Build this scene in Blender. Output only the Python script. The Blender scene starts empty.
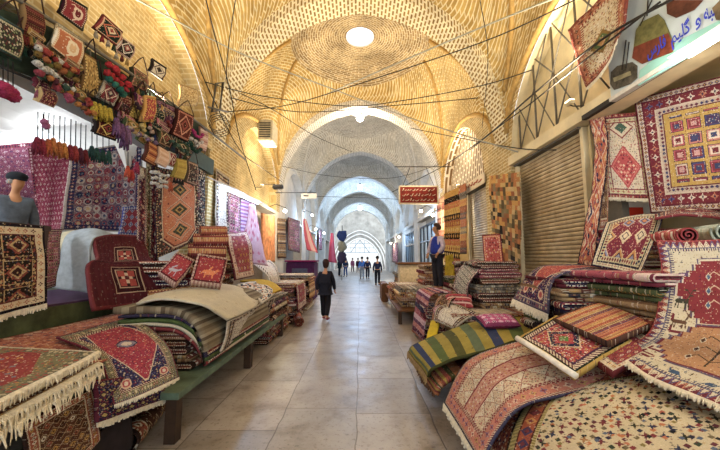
import bpy, bmesh, math, random
from mathutils import Vector, Matrix, noise
R = random.Random(7)
PI = math.pi
sc = bpy.context.scene
COL = sc.collection
TILT = math.radians(5.9); F = 320.0; EYE = 1.65

# ------------------------------------------------------------------ camera
cd = bpy.data.cameras.new('camera'); cd.sensor_width = 36; cd.lens = 16.0; cd.clip_start = .05; cd.clip_end = 300
cam = bpy.data.objects.new('camera', cd); COL.objects.link(cam)
cam.location = (0, 0, EYE); cam.rotation_euler = (PI/2 + TILT, 0, 0); sc.camera = cam
sc.view_settings.view_transform = 'Standard'; sc.view_settings.look = 'None'
sc.view_settings.gamma = 1; sc.view_settings.use_curve_mapping = False

def P(px, py, x=None, y=None, z=None):
    """turn a point of the photograph into the place it stands on a plane x=, y= or z="""
    a, b = (px-360)/F, (225-py)/F
    d = Vector((a, math.cos(TILT)-b*math.sin(TILT), math.sin(TILT)+b*math.cos(TILT)))
    o = Vector((0, 0, EYE))
    t = (x-o.x)/d.x if x is not None else (y-o.y)/d.y if y is not None else (z-o.z)/d.z
    return o + d*t

def hexc(h):
    if not isinstance(h, str): return tuple(h) + (1,) if len(h) == 3 else tuple(h)
    h = h.lstrip('#'); c = [int(h[i:i+2], 16)/255 for i in (0, 2, 4)]
    return tuple(((x/12.92) if x <= .04045 else ((x+.055)/1.055)**2.4) for x in c) + (1,)

# ------------------------------------------------------------------ objects
def link(o, parent=None):
    COL.objects.link(o)
    if parent is not None: o.parent = parent
    return o
def tag(o, label=None, cat=None, group=None, kind=None):
    if label:
        o['label'] = label
        if not 4 <= len(label.split()) <= 16: print('LONGLABEL', label)
    if cat: o['category'] = cat
    if group: o['group'] = group
    if kind: o['kind'] = kind
    return o
def empty(name, loc=(0, 0, 0), label=None, cat=None, group=None):
    o = bpy.data.objects.new(name, None); o.empty_display_size = .1
    link(o); o.location = loc
    return tag(o, label, cat, group)
class MB:
    """collects shapes for ONE mesh object; coordinates are world unless built under an Empty"""
    def __init__(s): s.v = []; s.f = []; s.uv = []; s.sm = []
    def add(s, vs, fs, uvs=None, smooth=False):
        n = len(s.v); s.v += [Vector(p) for p in vs]
        for i, f in enumerate(fs):
            s.f.append([n+k for k in f]); s.uv.append(uvs[i] if uvs else None); s.sm.append(smooth)
        return s
    def quad(s, a, b, c, d, uv=None):
        return s.add([a, b, c, d], [(0, 1, 2, 3)], [uv or [(0, 0), (1, 0), (1, 1), (0, 1)]])
    def box(s, c, size, rz=0, rx=0, ry=0, M=None, bev=0):
        hx, hy, hz = [q/2 for q in size]
        T = Matrix.Translation(Vector(c)) @ Matrix.Rotation(rz, 4, 'Z') @ Matrix.Rotation(ry, 4, 'Y') @ Matrix.Rotation(rx, 4, 'X')
        if M is not None: T = M @ T
        vs = []
        if bev <= 0:
            for x in (-hx, hx):
                for y in (-hy, hy):
                    for z in (-hz, hz): vs.append(T @ Vector((x, y, z)))
            fs = [(0, 1, 3, 2), (4, 6, 7, 5), (0, 4, 5, 1), (2, 3, 7, 6), (0, 2, 6, 4), (1, 5, 7, 3)]
            w, d, h = size
            dims = [(h, d), (d, h), (w, h), (h, w), (d, w), (w, d)]
            uv = []
            for k, f in enumerate(fs):
                # planar uv in metres
                o = vs[f[0]]; a = vs[f[1]]-o; b = vs[f[3]]-o
                la, lb = a.length, b.length
                if abs(a.z) > abs(b.z): uv.append([(0, 0), (0, la), (lb, la), (lb, 0)])
                else: uv.append([(0, 0), (la, 0), (la, lb), (0, lb)])
            return s.add(vs, fs, uv)
        bm = bmesh.new(); bmesh.ops.create_cube(bm, size=1)
        for v in bm.verts: v.co = Vector((v.co.x*size[0], v.co.y*size[1], v.co.z*size[2]))
        bmesh.ops.bevel(bm, geom=list(bm.edges), offset=bev, segments=2, affect='EDGES')
        bm.verts.index_update()
        s.add([T @ v.co for v in bm.verts], [[v.index for v in f.verts] for f in bm.faces], None, False)
        bm.free(); return s
    def tube(s, pts, r, n=6, caps=True):
        pts = [Vector(p) for p in pts]; rings = []; m = len(pts)
        up = Vector((0, 0, 1))
        for i, p in enumerate(pts):
            t = (pts[min(i+1, m-1)]-pts[max(i-1, 0)]).normalized()
            a = t.cross(up)
            if a.length < .05: a = t.cross(Vector((1, 0, 0)))
            a.normalize(); b = t.cross(a)
            rr = r[i] if isinstance(r, (list, tuple)) else r
            rings.append([p + a*rr*math.cos(2*PI*k/n) + b*rr*math.sin(2*PI*k/n) for k in range(n)])
        vs = [v for g in rings for v in g]
        fs = [(i*n+k, i*n+(k+1) % n, (i+1)*n+(k+1) % n, (i+1)*n+k) for i in range(m-1) for k in range(n)]
        L = 0; uv = []
        for i in range(m-1):
            L2 = L+(pts[i+1]-pts[i]).length
            for k in range(n): uv.append([(k/n*.3, L), ((k+1)/n*.3, L), ((k+1)/n*.3, L2), (k/n*.3, L2)])
            L = L2
        if caps:
            fs.append(tuple(range(n))[::-1]); fs.append(tuple((m-1)*n+k for k in range(n))); uv += [[(0, 0)]*n]*2
        return s.add(vs, fs, uv, True)
    def ball(s, c, r, seg=8, rings=6, sq=(1, 1, 1), lump=0, seed=0):
        c = Vector(c); vs = []; fs = []
        for i in range(rings+1):
            th = PI*i/rings
            for k in range(seg):
                ph = 2*PI*k/seg
                d = Vector((math.sin(th)*math.cos(ph)*sq[0], math.sin(th)*math.sin(ph)*sq[1], math.cos(th)*sq[2]))
                q = 1 + (lump*noise.noise(d*3+Vector((seed, 0, 0))) if lump else 0)
                vs.append(c+d*r*q)
        for i in range(rings):
            for k in range(seg): fs.append((i*seg+k, (i+1)*seg+k, (i+1)*seg+(k+1) % seg, i*seg+(k+1) % seg))
        return s.add(vs, fs, None, True)
    def build(s, name, mat, parent=None, smooth=None):
        me = bpy.data.meshes.new(name)
        me.from_pydata([tuple(v) for v in s.v], [], s.f)
        if any(u for u in s.uv):
            ul = me.uv_layers.new(name='UVMap'); k = 0
            for fi, f in enumerate(s.f):
                for j in range(len(f)):
                    ul.data[k].uv = s.uv[fi][j] if s.uv[fi] else (0, 0); k += 1
        for i, p in enumerate(me.polygons): p.use_smooth = s.sm[i] if smooth is None else smooth
        if mat is not None: me.materials.append(mat)
        me.update()
        o = bpy.data.objects.new(name, me); link(o)
        if parent is not None:
            o.parent = parent
            o.matrix_parent_inverse = Matrix.Translation(parent.location).inverted()
        return o
def fix_parent(o, parent):
    o.parent = parent; o.matrix_parent_inverse = Matrix.Translation(parent.location).inverted()

# ------------------------------------------------------------------ node helper
class NT:
    def __init__(s, name, rough=.9, spec=.2):
        s.m = bpy.data.materials.new(name); s.m.use_nodes = True; s.t = s.m.node_tree
        s.b = s.t.nodes['Principled BSDF']; s.b.inputs['Roughness'].default_value = rough
        s.b.inputs['Specular IOR Level'].default_value = spec
    def n(s, t): return s.t.nodes.new(t)
    def put(s, inp, v):
        if isinstance(v, (int, float)): inp.default_value = v
        elif isinstance(v, (str, tuple, list)): inp.default_value = hexc(v) if inp.type == 'RGBA' else v
        else: s.t.links.new(v, inp)
    def m_(s, op, a, b=0., c=0.):
        q = s.n('ShaderNodeMath'); q.operation = op
        s.put(q.inputs[0], a); s.put(q.inputs[1], b)
        if op in ('MULTIPLY_ADD', 'COMPARE', 'SMOOTH_MIN'): s.put(q.inputs[2], c)
        return q.outputs[0]
    def add(s, a, b): return s.m_('ADD', a, b)
    def sub(s, a, b): return s.m_('SUBTRACT', a, b)
    def mul(s, a, b): return s.m_('MULTIPLY', a, b)
    def div(s, a, b): return s.m_('DIVIDE', a, b)
    def lt(s, a, b): return s.m_('LESS_THAN', a, b)
    def gt(s, a, b): return s.m_('GREATER_THAN', a, b)
    def ab(s, a): return s.m_('ABSOLUTE', a)
    def fl(s, a): return s.m_('FLOOR', a)
    def fr(s, a): return s.m_('FRACT', a)
    def mn(s, a, b): return s.m_('MINIMUM', a, b)
    def mx(s, a, b): return s.m_('MAXIMUM', a, b)
    def vec(s, x, y=0., z=0.):
        q = s.n('ShaderNodeCombineXYZ'); s.put(q.inputs[0], x); s.put(q.inputs[1], y); s.put(q.inputs[2], z); return q.outputs[0]
    def mix(s, f, a, b):
        q = s.n('ShaderNodeMix'); q.data_type = 'RGBA'
        s.put(q.inputs[0], f); s.put(q.inputs[6], a); s.put(q.inputs[7], b); return q.outputs[2]
    def mulc(s, a, b, f=1.):
        q = s.n('ShaderNodeMix'); q.data_type = 'RGBA'; q.blend_type = 'MULTIPLY'
        s.put(q.inputs[0], f); s.put(q.inputs[6], a); s.put(q.inputs[7], b); return q.outputs[2]
    def noise(s, v, scale, det=3, rough=.6, out=0):
        q = s.n('ShaderNodeTexNoise'); q.inputs['Scale'].default_value = scale; q.inputs['Detail'].default_value = det
        q.inputs['Roughness'].default_value = rough
        if v is not None: s.put(q.inputs['Vector'], v)
        return q.outputs[out]
    def ramp(s, f, stops, interp='LINEAR'):
        q = s.n('ShaderNodeValToRGB'); r = q.color_ramp; r.interpolation = interp
        while len(r.elements) < len(stops): r.elements.new(.5)
        for e, (p, c) in zip(r.elements, stops): e.position = p; e.color = hexc(c)
        s.put(q.inputs[0], f); return q.outputs[0]
    def pal(s, f, cols): return s.ramp(f, [(i/len(cols), c) for i, c in enumerate(cols)], 'CONSTANT')
    def rnd(s, a, b=0., c=0.):
        q = s.n('ShaderNodeTexWhiteNoise'); q.noise_dimensions = '3D'; s.put(q.inputs[0], s.vec(a, b, c)); return q.outputs[0]
    def uv(s): 
        q = s.n('ShaderNodeUVMap'); x = s.n('ShaderNodeSeparateXYZ'); s.t.links.new(q.outputs[0], x.inputs[0])
        return x.outputs[0], x.outputs[1], q.outputs[0]
    def obj(s): return s.n('ShaderNodeTexCoord').outputs['Object']
    def bump(s, h, st=.3, dist=.01):
        q = s.n('ShaderNodeBump'); q.inputs['Strength'].default_value = st; q.inputs['Distance'].default_value = dist
        s.put(q.inputs['Height'], h); s.t.links.new(q.outputs[0], s.b.inputs['Normal'])
    def out(s, col): s.put(s.b.inputs['Base Color'], col); return s.m

_mc = {}
def plain(name, col, rough=.8, var=.12, scale=12, metal=0, spec=.3):
    k = (name, str(col))
    if k in _mc: return _mc[k]
    n = NT(name, rough, spec); n.b.inputs['Metallic'].default_value = metal
    c = hexc(col)
    f = n.noise(n.obj(), scale, 4)
    d = tuple(max(0, q*(1-var*2)) for q in c[:3]); l = tuple(min(1, q*(1+var*1.4)) for q in c[:3])
    n.out(n.ramp(f, [(.3, d), (.7, l)])); _mc[k] = n.m
    return n.m
def glow(name, col, s):
    m = bpy.data.materials.new(name); m.use_nodes = True; b = m.node_tree.nodes['Principled BSDF']
    b.inputs['Base Color'].default_value = hexc(col); b.inputs['Emission Color'].default_value = hexc(col)
    b.inputs['Emission Strength'].default_value = s; return m

def brick(name, c1, c2, mortar, bw=.24, rh=.085, ms=.016, dirt=.35, swap=False, diag=False, rough=.9, offset=.5):
    n = NT(name, rough, .15); u, v, uvv = n.uv()
    if swap: u, v = v, u
    if diag: u, v = n.mul(n.add(u, v), .7071), n.mul(n.sub(u, v), .7071)
    q = n.n('ShaderNodeTexBrick'); q.offset = offset
    n.put(q.inputs['Vector'], n.vec(u, v)); n.put(q.inputs['Color1'], c1); n.put(q.inputs['Color2'], c2); n.put(q.inputs['Mortar'], mortar)
    q.inputs['Scale'].default_value = 1; q.inputs['Mortar Size'].default_value = ms; q.inputs['Mortar Smooth'].default_value = .3
    q.inputs['Brick Width'].default_value = bw; q.inputs['Row Height'].default_value = rh; q.inputs['Bias'].default_value = 0
    ob = n.obj()
    f = n.noise(ob, 1.1, 5); g = n.noise(ob, 7, 3)
    col = n.mulc(q.outputs[0], n.ramp(f, [(.3, (1-dirt, 1-dirt*1.05, 1-dirt*1.1)), (.65, (1, 1, 1))]))
    col = n.mulc(col, n.ramp(g, [(.3, (.8, .8, .8)), (.7, (1.08, 1.08, 1.08))]))
    n.bump(q.outputs[1], -.4, .02)
    return n.out(col)
# ------------------------------------------------------------------ the setting
HW = 3.5; SPR = 4.6; APX = 8.4; LAPX = 6.35
BR_A = brick('tan_brick', '#c29a52', '#a67c3c', '#ecdcae', dirt=.25)
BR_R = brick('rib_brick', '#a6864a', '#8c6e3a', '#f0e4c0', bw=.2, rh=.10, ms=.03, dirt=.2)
BR_V = brick('vault_brick', '#cdac68', '#b09052', '#ecdeb4', bw=.24, rh=.09, ms=.014, diag=True, dirt=.25)
BR_D = brick('dome_brick', '#c4a878', '#947a52', '#e6dabc', bw=.24, rh=.085, ms=.013, dirt=.5)
BR_E = brick('edge_brick', '#b08c4e', '#94733c', '#d8c490', bw=.09, rh=.2, ms=.014, dirt=.3)
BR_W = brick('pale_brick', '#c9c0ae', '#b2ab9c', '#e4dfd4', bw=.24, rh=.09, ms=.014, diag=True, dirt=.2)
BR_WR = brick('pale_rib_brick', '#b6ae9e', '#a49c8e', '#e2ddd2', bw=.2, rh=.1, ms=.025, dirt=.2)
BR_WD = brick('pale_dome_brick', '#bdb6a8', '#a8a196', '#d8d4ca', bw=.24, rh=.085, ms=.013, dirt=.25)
BR_P = brick('pier_brick', '#cdb27a', '#b4965c', '#e6d6ac', bw=.24, rh=.08, ms=.014, dirt=.25)
BR_G = brick('pier_foot_brick', '#948c70', '#7d7660', '#b8ae8c', bw=.24, rh=.08, ms=.014, dirt=.3)
PLASTER = plain('white_plaster', '#e4e0da', .9, .06, 2)
CREAM = plain('cream_plaster', '#e2d3ac', .9, .1, 2)
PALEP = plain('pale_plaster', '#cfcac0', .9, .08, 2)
DARKGREEN = plain('dark_green_paint', '#1f3a30', .5)
IRON = plain('grey_iron', '#6b665c', .6, .1, 8, .3)
DARKIRON = plain('dark_iron', '#2e2b29', .6, .1, 8, .3)
WOOD = plain('brown_wood', '#6a4526', .6, .2, 6)
DWOOD = plain('dark_wood', '#3a281a', .6, .2, 6)
PALEWOOD = plain('pale_wood', '#b08a5a', .6, .15, 6)
def struct(mb, name, mat, parent=None, kind='structure'):
    o = mb.build(name, mat, parent)
    if parent is None: o['kind'] = kind
    return o
# stone floor
def floor_mat():
    n = NT('stone_slabs', .35, .5); u, v, w = n.uv()
    q = n.n('ShaderNodeTexBrick'); q.offset = .37; q.squash = .8; q.squash_frequency = 3
    wob = n.noise(n.obj(), 1.3, 3)
    n.put(q.inputs['Vector'], n.vec(n.add(v, n.mul(wob, .05)), n.add(u, n.mul(wob, .07))))
    for k, c in (('Color1', '#b4aaa0'), ('Color2', '#9c948c'), ('Mortar', '#6a5c4e')): n.put(q.inputs[k], c)
    q.inputs['Scale'].default_value = 1; q.inputs['Mortar Size'].default_value = .008; q.inputs['Mortar Smooth'].default_value = .6
    q.inputs['Brick Width'].default_value = 1.25; q.inputs['Row Height'].default_value = .78; q.inputs['Bias'].default_value = 0
    a = n.noise(n.obj(), 2.2, 8, .7); b = n.noise(n.obj(), 24, 6, .7); d = n.noise(n.obj(), .55, 4, .6)
    c = n.mulc(q.outputs[0], n.ramp(a, [(.3, '#b0a89c'), (.48, '#ececec'), (.7, '#ffffff')]))
    c = n.mulc(c, n.ramp(b, [(.34, '#9a8f84'), (.46, '#ffffff')]), .7)
    c = n.mulc(c, n.ramp(d, [(.35, '#ece2d4'), (.6, '#ffffff')]))
    c = n.mulc(c, n.ramp(n.noise(n.obj(), 5.5, 7, .75), [(.30, '#5e5044'), (.37, '#ffffff')]), .6)
    n.put(n.b.inputs['Roughness'], n.ramp(n.noise(n.obj(), 3, 6, .7), [(.3, (.3, .3, .3)), (.7, (.5, .5, .5))]))
    n.bump(n.add(n.mul(q.outputs[1], -1.), n.mul(b, .25)), .25, .01)
    return n.out(c)
struct(MB().quad((-7.5, -4, 0), (5, -4, 0), (5, 60, 0), (-7.5, 60, 0), [(-7.5, -4), (5, -4), (5, 60), (-7.5, 60)]), 'floor', floor_mat())

RIBM = plain('rib_edge_brick', '#b8965a', .9, .15, 9)
def A(u):
    u = min(1, abs(u)); return SPR + (APX-SPR-.45)*math.sqrt(max(0, 1-u**2.3)) + .45*(1-u)
def Bv(v):
    v = min(1, abs(v)); return SPR + (LAPX-SPR-.35)*math.sqrt(max(0, 1-v**2.2)) + .35*(1-v)
NU, NV = 32, 20
def bay(k, pale):
    yc = 4.68+6*k; hv = 2.63
    out = MB(); dome = MB()
    us = [math.sin(PI/2*(-1+2*i/NU)) for i in range(NU+1)]
    vs_ = [math.sin(PI/2*(-1+2*j/NV)) for j in range(NV+1)]
    sl = [0]
    for i in range(NU): sl.append(sl[-1]+math.hypot(HW*(us[i+1]-us[i]), A(us[i+1])-A(us[i])))
    DR = 2.42
    def zz(x, y):
        u, v = x/HW, y/hv
        return A(u)+Bv(v)-SPR
    def ringz(a, r):  # height of dome inside radius DR blended to the groined surface at its edge
        x, y = r*math.cos(a), r*math.sin(a)
        t = r/DR
        base = zz(DR*math.cos(a), DR*math.sin(a))
        mean = 8.45
        w = t**3
        return (base*w + mean*(1-w)) + 1.08*math.sqrt(max(0, 1-t*t*.96)) - 1.08*math.sqrt(1-.96)*w
    # outer shell: radial grid from dome rim to the rectangle's edge
    NA = 96
    def edge(a):
        c, s_ = math.cos(a), math.sin(a)
        t = min(HW/abs(c) if abs(c) > 1e-6 else 1e9, hv/abs(s_) if abs(s_) > 1e-6 else 1e9)
        return t
    # choose angles that hit the corners
    ca = math.atan2(hv, HW)
    angs = []
    for q0, q1, m in ((-ca, ca, 28), (ca, PI-ca, 40), (PI-ca, PI+ca, 28), (PI+ca, 2*PI-ca, 40)):
        for i in range(m): angs.append(q0+(q1-q0)*i/m)
    NA = len(angs); NR = 12
    V = []; UV = []
    rim = None
    for a in angs:
        e = edge(a)
        for j in range(NR+1):
            t = j/NR; t = math.sin(t*PI/2) if True else t
            r0 = min(DR, e)
            r = r0+(e-r0)*t
            x, y = r*math.cos(a), r*math.sin(a)
            V.append((x, yc+y, zz(x, y)))
            # arc-length style uv
            uu = abs(x)/HW; ii = max(0, min(NU-1, int((math.asin(max(-1, min(1, x/HW)))/(PI/2)+1)/2*NU)))
            f = (x/HW-us[ii])/(us[ii+1]-us[ii]) if us[ii+1] != us[ii] else 0
            s1 = sl[ii]+(sl[ii+1]-sl[ii])*f
            UV.append((y + (zz(x, y)-A(x/HW))*(1 if y > 0 else -1), s1))
    fs = []; uvs = []
    for i in range(NA):
        for j in range(NR):
            q = [i*(NR+1)+j, i*(NR+1)+j+1, ((i+1) % NA)*(NR+1)+j+1, ((i+1) % NA)*(NR+1)+j]
            if (Vector(V[q[0]])-Vector(V[q[1]])).length < 1e-5 and (Vector(V[q[2]])-Vector(V[q[3]])).length < 1e-5: continue
            fs.append(q); uvs.append([UV[z] for z in q])
    out.add(V, fs, uvs, True)
    # dome with an open oculus
    V = []; UV = []; ND = 14; RO = .5
    for i, a in enumerate(angs):
        arc = 0; last = None
        for j in range(ND+1):
            r = DR - (DR-RO)*j/ND
            z = ringz(a, r)
            p = Vector((r*math.cos(a), yc+r*math.sin(a), z))
            if last is not None: arc += (p-last).length
            last = p; V.append(p); UV.append((a*1.5, arc))
    fs = []; uvs = []
    for i in range(NA):
        for j in range(ND):
            q = [i*(ND+1)+j, i*(ND+1)+j+1, ((i+1) % NA)*(ND+1)+j+1, ((i+1) % NA)*(ND+1)+j]
            fs.append(q); w = [UV[z] for z in q]
            if i == NA-1: w = [w[0], w[1], (w[2][0]+2*PI*1.5, w[2][1]), (w[3][0]+2*PI*1.5, w[3][1])]
            uvs.append(w)
    dome.add(V, fs, uvs, True)
    # drum of the oculus
    drum = MB(); m = 32; zt = ringz(0, RO)
    for i in range(m):
        a, b = 2*PI*i/m, 2*PI*(i+1)/m
        pa, pb = (RO*math.cos(a), yc+RO*math.sin(a)), (RO*math.cos(b), yc+RO*math.sin(b))
        drum.quad((*pa, zt-.03), (*pb, zt-.03), (*pb, zt+.25), (*pa, zt+.25), [(a*.5, 0), (b*.5, 0), (b*.5, .3), (a*.5, .3)])
    c = struct(out, 'ceiling', BR_W if pale else BR_V)
    struct(dome, 'dome', BR_WD if pale else BR_D, c); struct(drum, 'oculus_ring', PLASTER, c)
    # raised brick ribs: round the dome, down the groins, along the wall arches
    mats = BR_WR if pale else BR_E
    rb = MB()
    def strip(pts, w, d):
        rb.tube(pts, w, 4)
    rr = [Vector((DR*math.cos(a), yc+DR*math.sin(a), zz(DR*math.cos(a), DR*math.sin(a))-.01)) for a in angs]
    for sx in (-1, 1):
        strip([(sx*HW*.995, yc+hv*math.sin(PI/2*t/12), Bv(math.sin(PI/2*t/12))-.02) for t in range(-12, 13)], .075, 0)
        for sy in (-1, 1):
            for aa in (.30, ):
                pts = []
                a1 = math.atan2(sy*hv, sx*HW); a0 = math.atan2(sy*hv*.55, sx*HW*.8)
                for t in range(13):
                    q = t/12; r0 = DR; x0, y0 = DR*math.cos(a0+sx*sy*-.25), DR*math.sin(a0+sx*sy*-.25)
                    x = x0+(sx*HW*.985-x0)*math.sin(q*PI/2); y = y0+(sy*hv*.97-y0)*q**1.3
                    pts.append((x, yc+y, zz(x, y)-.015))
                strip(pts, .07, 0)
    struct(rb, 'ribs', PALEP if pale else RIBM, c)
    if k == 0 or pale: pass
    return c
def trans_arch(k, pale):
    y0 = 1.3+6*k; y1 = y0+.75; mb = MB(); N = 40; dz = .16
    us = [math.sin(PI/2*(-1+2*i/N)) for i in range(N+1)]
    s = 0
    for i in range(N):
        a, b = us[i], us[i+1]
        xa, xb, za, zb = a*(HW-.02), b*(HW-.02), A(a)-dz, A(b)-dz
        L = math.hypot(xb-xa, zb-za)
        mb.add([(xa, y0, za), (xa, y1, za), (xb, y1, zb), (xb, y0, zb)], [(0, 1, 2, 3)], [[(0, s), (.75, s), (.75, s+L), (0, s+L)]])
        for y in (y0, y1):
            mb.add([(xa, y, za), (xb, y, zb), (xb, y, zb+dz+.3), (xa, y, za+dz+.3)], [(0, 1, 2, 3)], [[(0, s), (0, s+L), (.46, s+L), (.46, s)]])
        s += L
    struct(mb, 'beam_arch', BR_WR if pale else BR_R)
def pier(k, side, pale):
    y0 = 1.25+6*k; y1 = y0+1.5; mb = MB(); x = side*HW; x2 = side*(HW+.6)
    zt = 4.9
    def face(a, b, z0, z1):
        L = math.hypot(b[0]-a[0], b[1]-a[1])
        mb.quad((*a, z0), (*b, z0), (*b, z1), (*a, z1), [(0, z0), (L, z0), (L, z1), (0, z1)])
    c = .12
    pts = [(x2, y0), (x, y0), (x, y1), (x2, y1)]
    for a, b in zip(pts, pts[1:]): face(a, b, 1.2 if True else 0, zt)
    o = struct(mb, 'pillar', PALEP if pale else BR_P)
    ft = MB(); mb = ft
    for a, b in zip(pts, pts[1:]): face(a, b, 0, 1.2)
    struct(ft, 'pillar_foot', PALEP if pale else BR_G, o)
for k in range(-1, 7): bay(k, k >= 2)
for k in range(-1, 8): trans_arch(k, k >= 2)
for k in range(-1, 8):
    for s in (-1, 1):
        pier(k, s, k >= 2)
# wall heads under the side arches
def Iv(v):
    v = min(1, abs(v)); return 3.95+(2.0)*math.sqrt(max(0, 1-v**2.1))+.2*(1-v)
def lunette(k, side, zb, name, mat, rec=.3, wm=None):
    yc = 5+6*k; vc = 4.68+6*k; x = side*(HW+rec); N = 30; mb = MB()
    ys = [2.2*math.sin(PI/2*(-1+2*i/N)) for i in range(N+1)]
    for i in range(N):
        a, b = ys[i], ys[i+1]; za, zb_ = Iv(a/2.2), Iv(b/2.2)
        mb.quad((x, yc+a, zb), (x, yc+b, zb), (x, yc+b, zb_), (x, yc+a, za), [(a, zb), (b, zb), (b, zb_), (a, za)])
        mb.quad((side*HW, yc+a, za), (side*HW, yc+b, zb_), (x, yc+b, zb_), (x, yc+a, za), [(0, a), (0, b), (.3, b), (.3, a)])
    for sgn in (-1, 1):
        y = yc+sgn*2.2
        mb.quad((side*HW, y, zb), (x, y, zb), (x, y, 3.97), (side*HW, y, 3.97), [(0, zb), (rec, zb), (rec, SPR), (0, SPR)])
    w = MB(); M_ = 60; x0 = side*(HW-.004)
    def lo(y):
        v = (y-yc)/2.2
        return Iv(v) if abs(v) < 1 else zb
    def hi(y): return Bv((y-vc)/2.63)+.03 if abs(y-vc) < 2.63 else SPR+.3
    Y = sorted([vc-2.7+5.8*i/M_ for i in range(M_+1)]+[yc-2.2, yc+2.2, yc-2.199, yc+2.199])
    for a, b in zip(Y, Y[1:]):
        la, lb = lo(a), lo(b)
        w.quad((x0, a, la), (x0, b, lb), (x0, b, max(hi(b), lb)), (x0, a, max(hi(a), la)), [(a, la), (b, lb), (b, hi(b)), (a, hi(a))])
    o = struct(w, 'wall_right' if side > 0 else 'wall_left', wm or (PALEP if k >= 2 else BR_P))
    struct(mb, 'arch_panel', mat, o)
    return o
def geo_mat():   # stepped brick screen of the arch
    n = NT('patterned_brick_screen', .9, .1); u, v, w = n.uv()
    q = n.n('ShaderNodeTexBrick'); q.offset = .5
    n.put(q.inputs['Vector'], n.vec(v, u))
    for k_, c in (('Color1', '#8a6f4c'), ('Color2', '#7a6040'), ('Mortar', '#f0e4cc')): n.put(q.inputs[k_], c)
    q.inputs['Scale'].default_value = 1; q.inputs['Mortar Size'].default_value = .035; q.inputs['Mortar Smooth'].default_value = .1
    q.inputs['Brick Width'].default_value = .42; q.inputs['Row Height'].default_value = .16
    n.bump(q.outputs[1], -.5, .03); return n.out(q.outputs[0])
GEO = geo_mat()
WALLBK = brick('cream_brick_wall', '#dcc48e', '#cbb078', '#e8d8ac', bw=.24, rh=.08, ms=.012, dirt=.3)
for k in range(-1, 7):
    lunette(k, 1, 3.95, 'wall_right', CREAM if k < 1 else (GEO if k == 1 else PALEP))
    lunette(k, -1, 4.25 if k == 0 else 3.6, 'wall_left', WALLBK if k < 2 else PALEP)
# lintels
for k in range(-1, 7):
    yc = 5+6*k
    m = CREAM if k < 2 else PALEP
    struct(MB().box((3.62, yc, 3.875), (.36, 4.5, .2)), 'trim_lintel', m)
# roller shutters
def shutter_mat():
    n = NT('beige_shutter_slats', .5, .4); u, v, w = n.uv()
    f = n.fr(n.div(v, .075)); g = n.ab(n.sub(f, .5))
    n.b.inputs['Metallic'].default_value = .2
    c = n.mulc('#cbb894', n.ramp(n.noise(n.obj(), 3, 4), [(.3, '#c8c0b0'), (.7, '#ffffff')]))
    c = n.mix(n.gt(g, .44), c, '#54452f')
    return n.out(c)
SHM = shutter_mat()
def shutter(y0, y1, side, z1, z0, label, frame=True):
    e = empty('roller_shutter', (side*3.68, (y0+y1)/2, z0), label, 'shutter')
    mb = MB(); n = int((z1-z0)/.075); x = side*3.68; L = y1-y0
    for i in range(n):
        z = z0+i*.075; prof = [(0, 0), (-.012, .012), (-.018, .037), (-.012, .062), (0, .075)]
        for (a, p), (b, q) in zip(prof, prof[1:]):
            mb.add([(x+side*a, y0, z+p), (x+side*a, y1, z+p), (x+side*b, y1, z+q), (x+side*b, y0, z+q)], [(0, 1, 2, 3)],
                   [[(0, z+p-z0), (L, z+p-z0), (L, z+q-z0), (0, z+q-z0)]])
    mb.build('slats', SHM, e)
    for y in (y0, y1): MB().box((side*3.64, y, (z0+z1)/2), (.1, .07, z1-z0)).build('guide_rail', CREAM, e)
    h = MB().box((side*3.62, (y0+y1)/2, z1+.03), (.16, L, .1)); h.build('housing', IRON, e)
    return e
shutter(5.02, 7.2, 1, 3.76, .0, 'wide closed beige roller shutter behind the hanging narrow runner, nearest the camera', )
shutter(8.8, 10.55, 1, 3.76, .0, 'narrower closed pale roller shutter behind the patchwork kilim pillar')
# closed fronts behind everything
bk = MB().quad((4.6, -4, 0), (4.6, 13.3, 0), (4.6, 13.3, 4.2), (4.6, -4, 4.2)).quad((4.6, 13.3, 0), (3.4, 13.3, 0), (3.4, 13.3, 4.2), (4.6, 13.3, 4.2)); struct(bk, 'wall_right_back', CREAM)
struct(MB().quad((3.7, 2.75, 3.97), (4.6, 2.75, 3.97), (4.6, 13.2, 3.97), (3.7, 13.2, 3.97)), 'ceiling_shop_right', CREAM)
struct(MB().box((4.1, 10.62, 1.95), (.9, .06, 3.9)), 'partition', CREAM)
struct(MB().box((4.13, 4.97, 1.95), (.9, .06, 3.9)), 'partition', CREAM)
# far side walls
for side in (-1, 1):
    for k in range(1, 7):
        if side == 1 and k == 1: continue
        y0, y1 = 2.75+6*k, 7.25+6*k
        zt = 3.6 if side < 0 else 3.95
        struct(MB().quad((side*4.0, y0, 0), (side*4.0, y1, 0), (side*4.0, y1, zt), (side*4.0, y0, zt)), 'wall_left' if side < 0 else 'wall_right', plain('shop_back_plaster', '#a39a90', .9))
        if side < 0: struct(MB().box((-3.8, 5+6*k, 3.55), (.6, 4.5, .12)), 'trim_lintel', PALEP)
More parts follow.
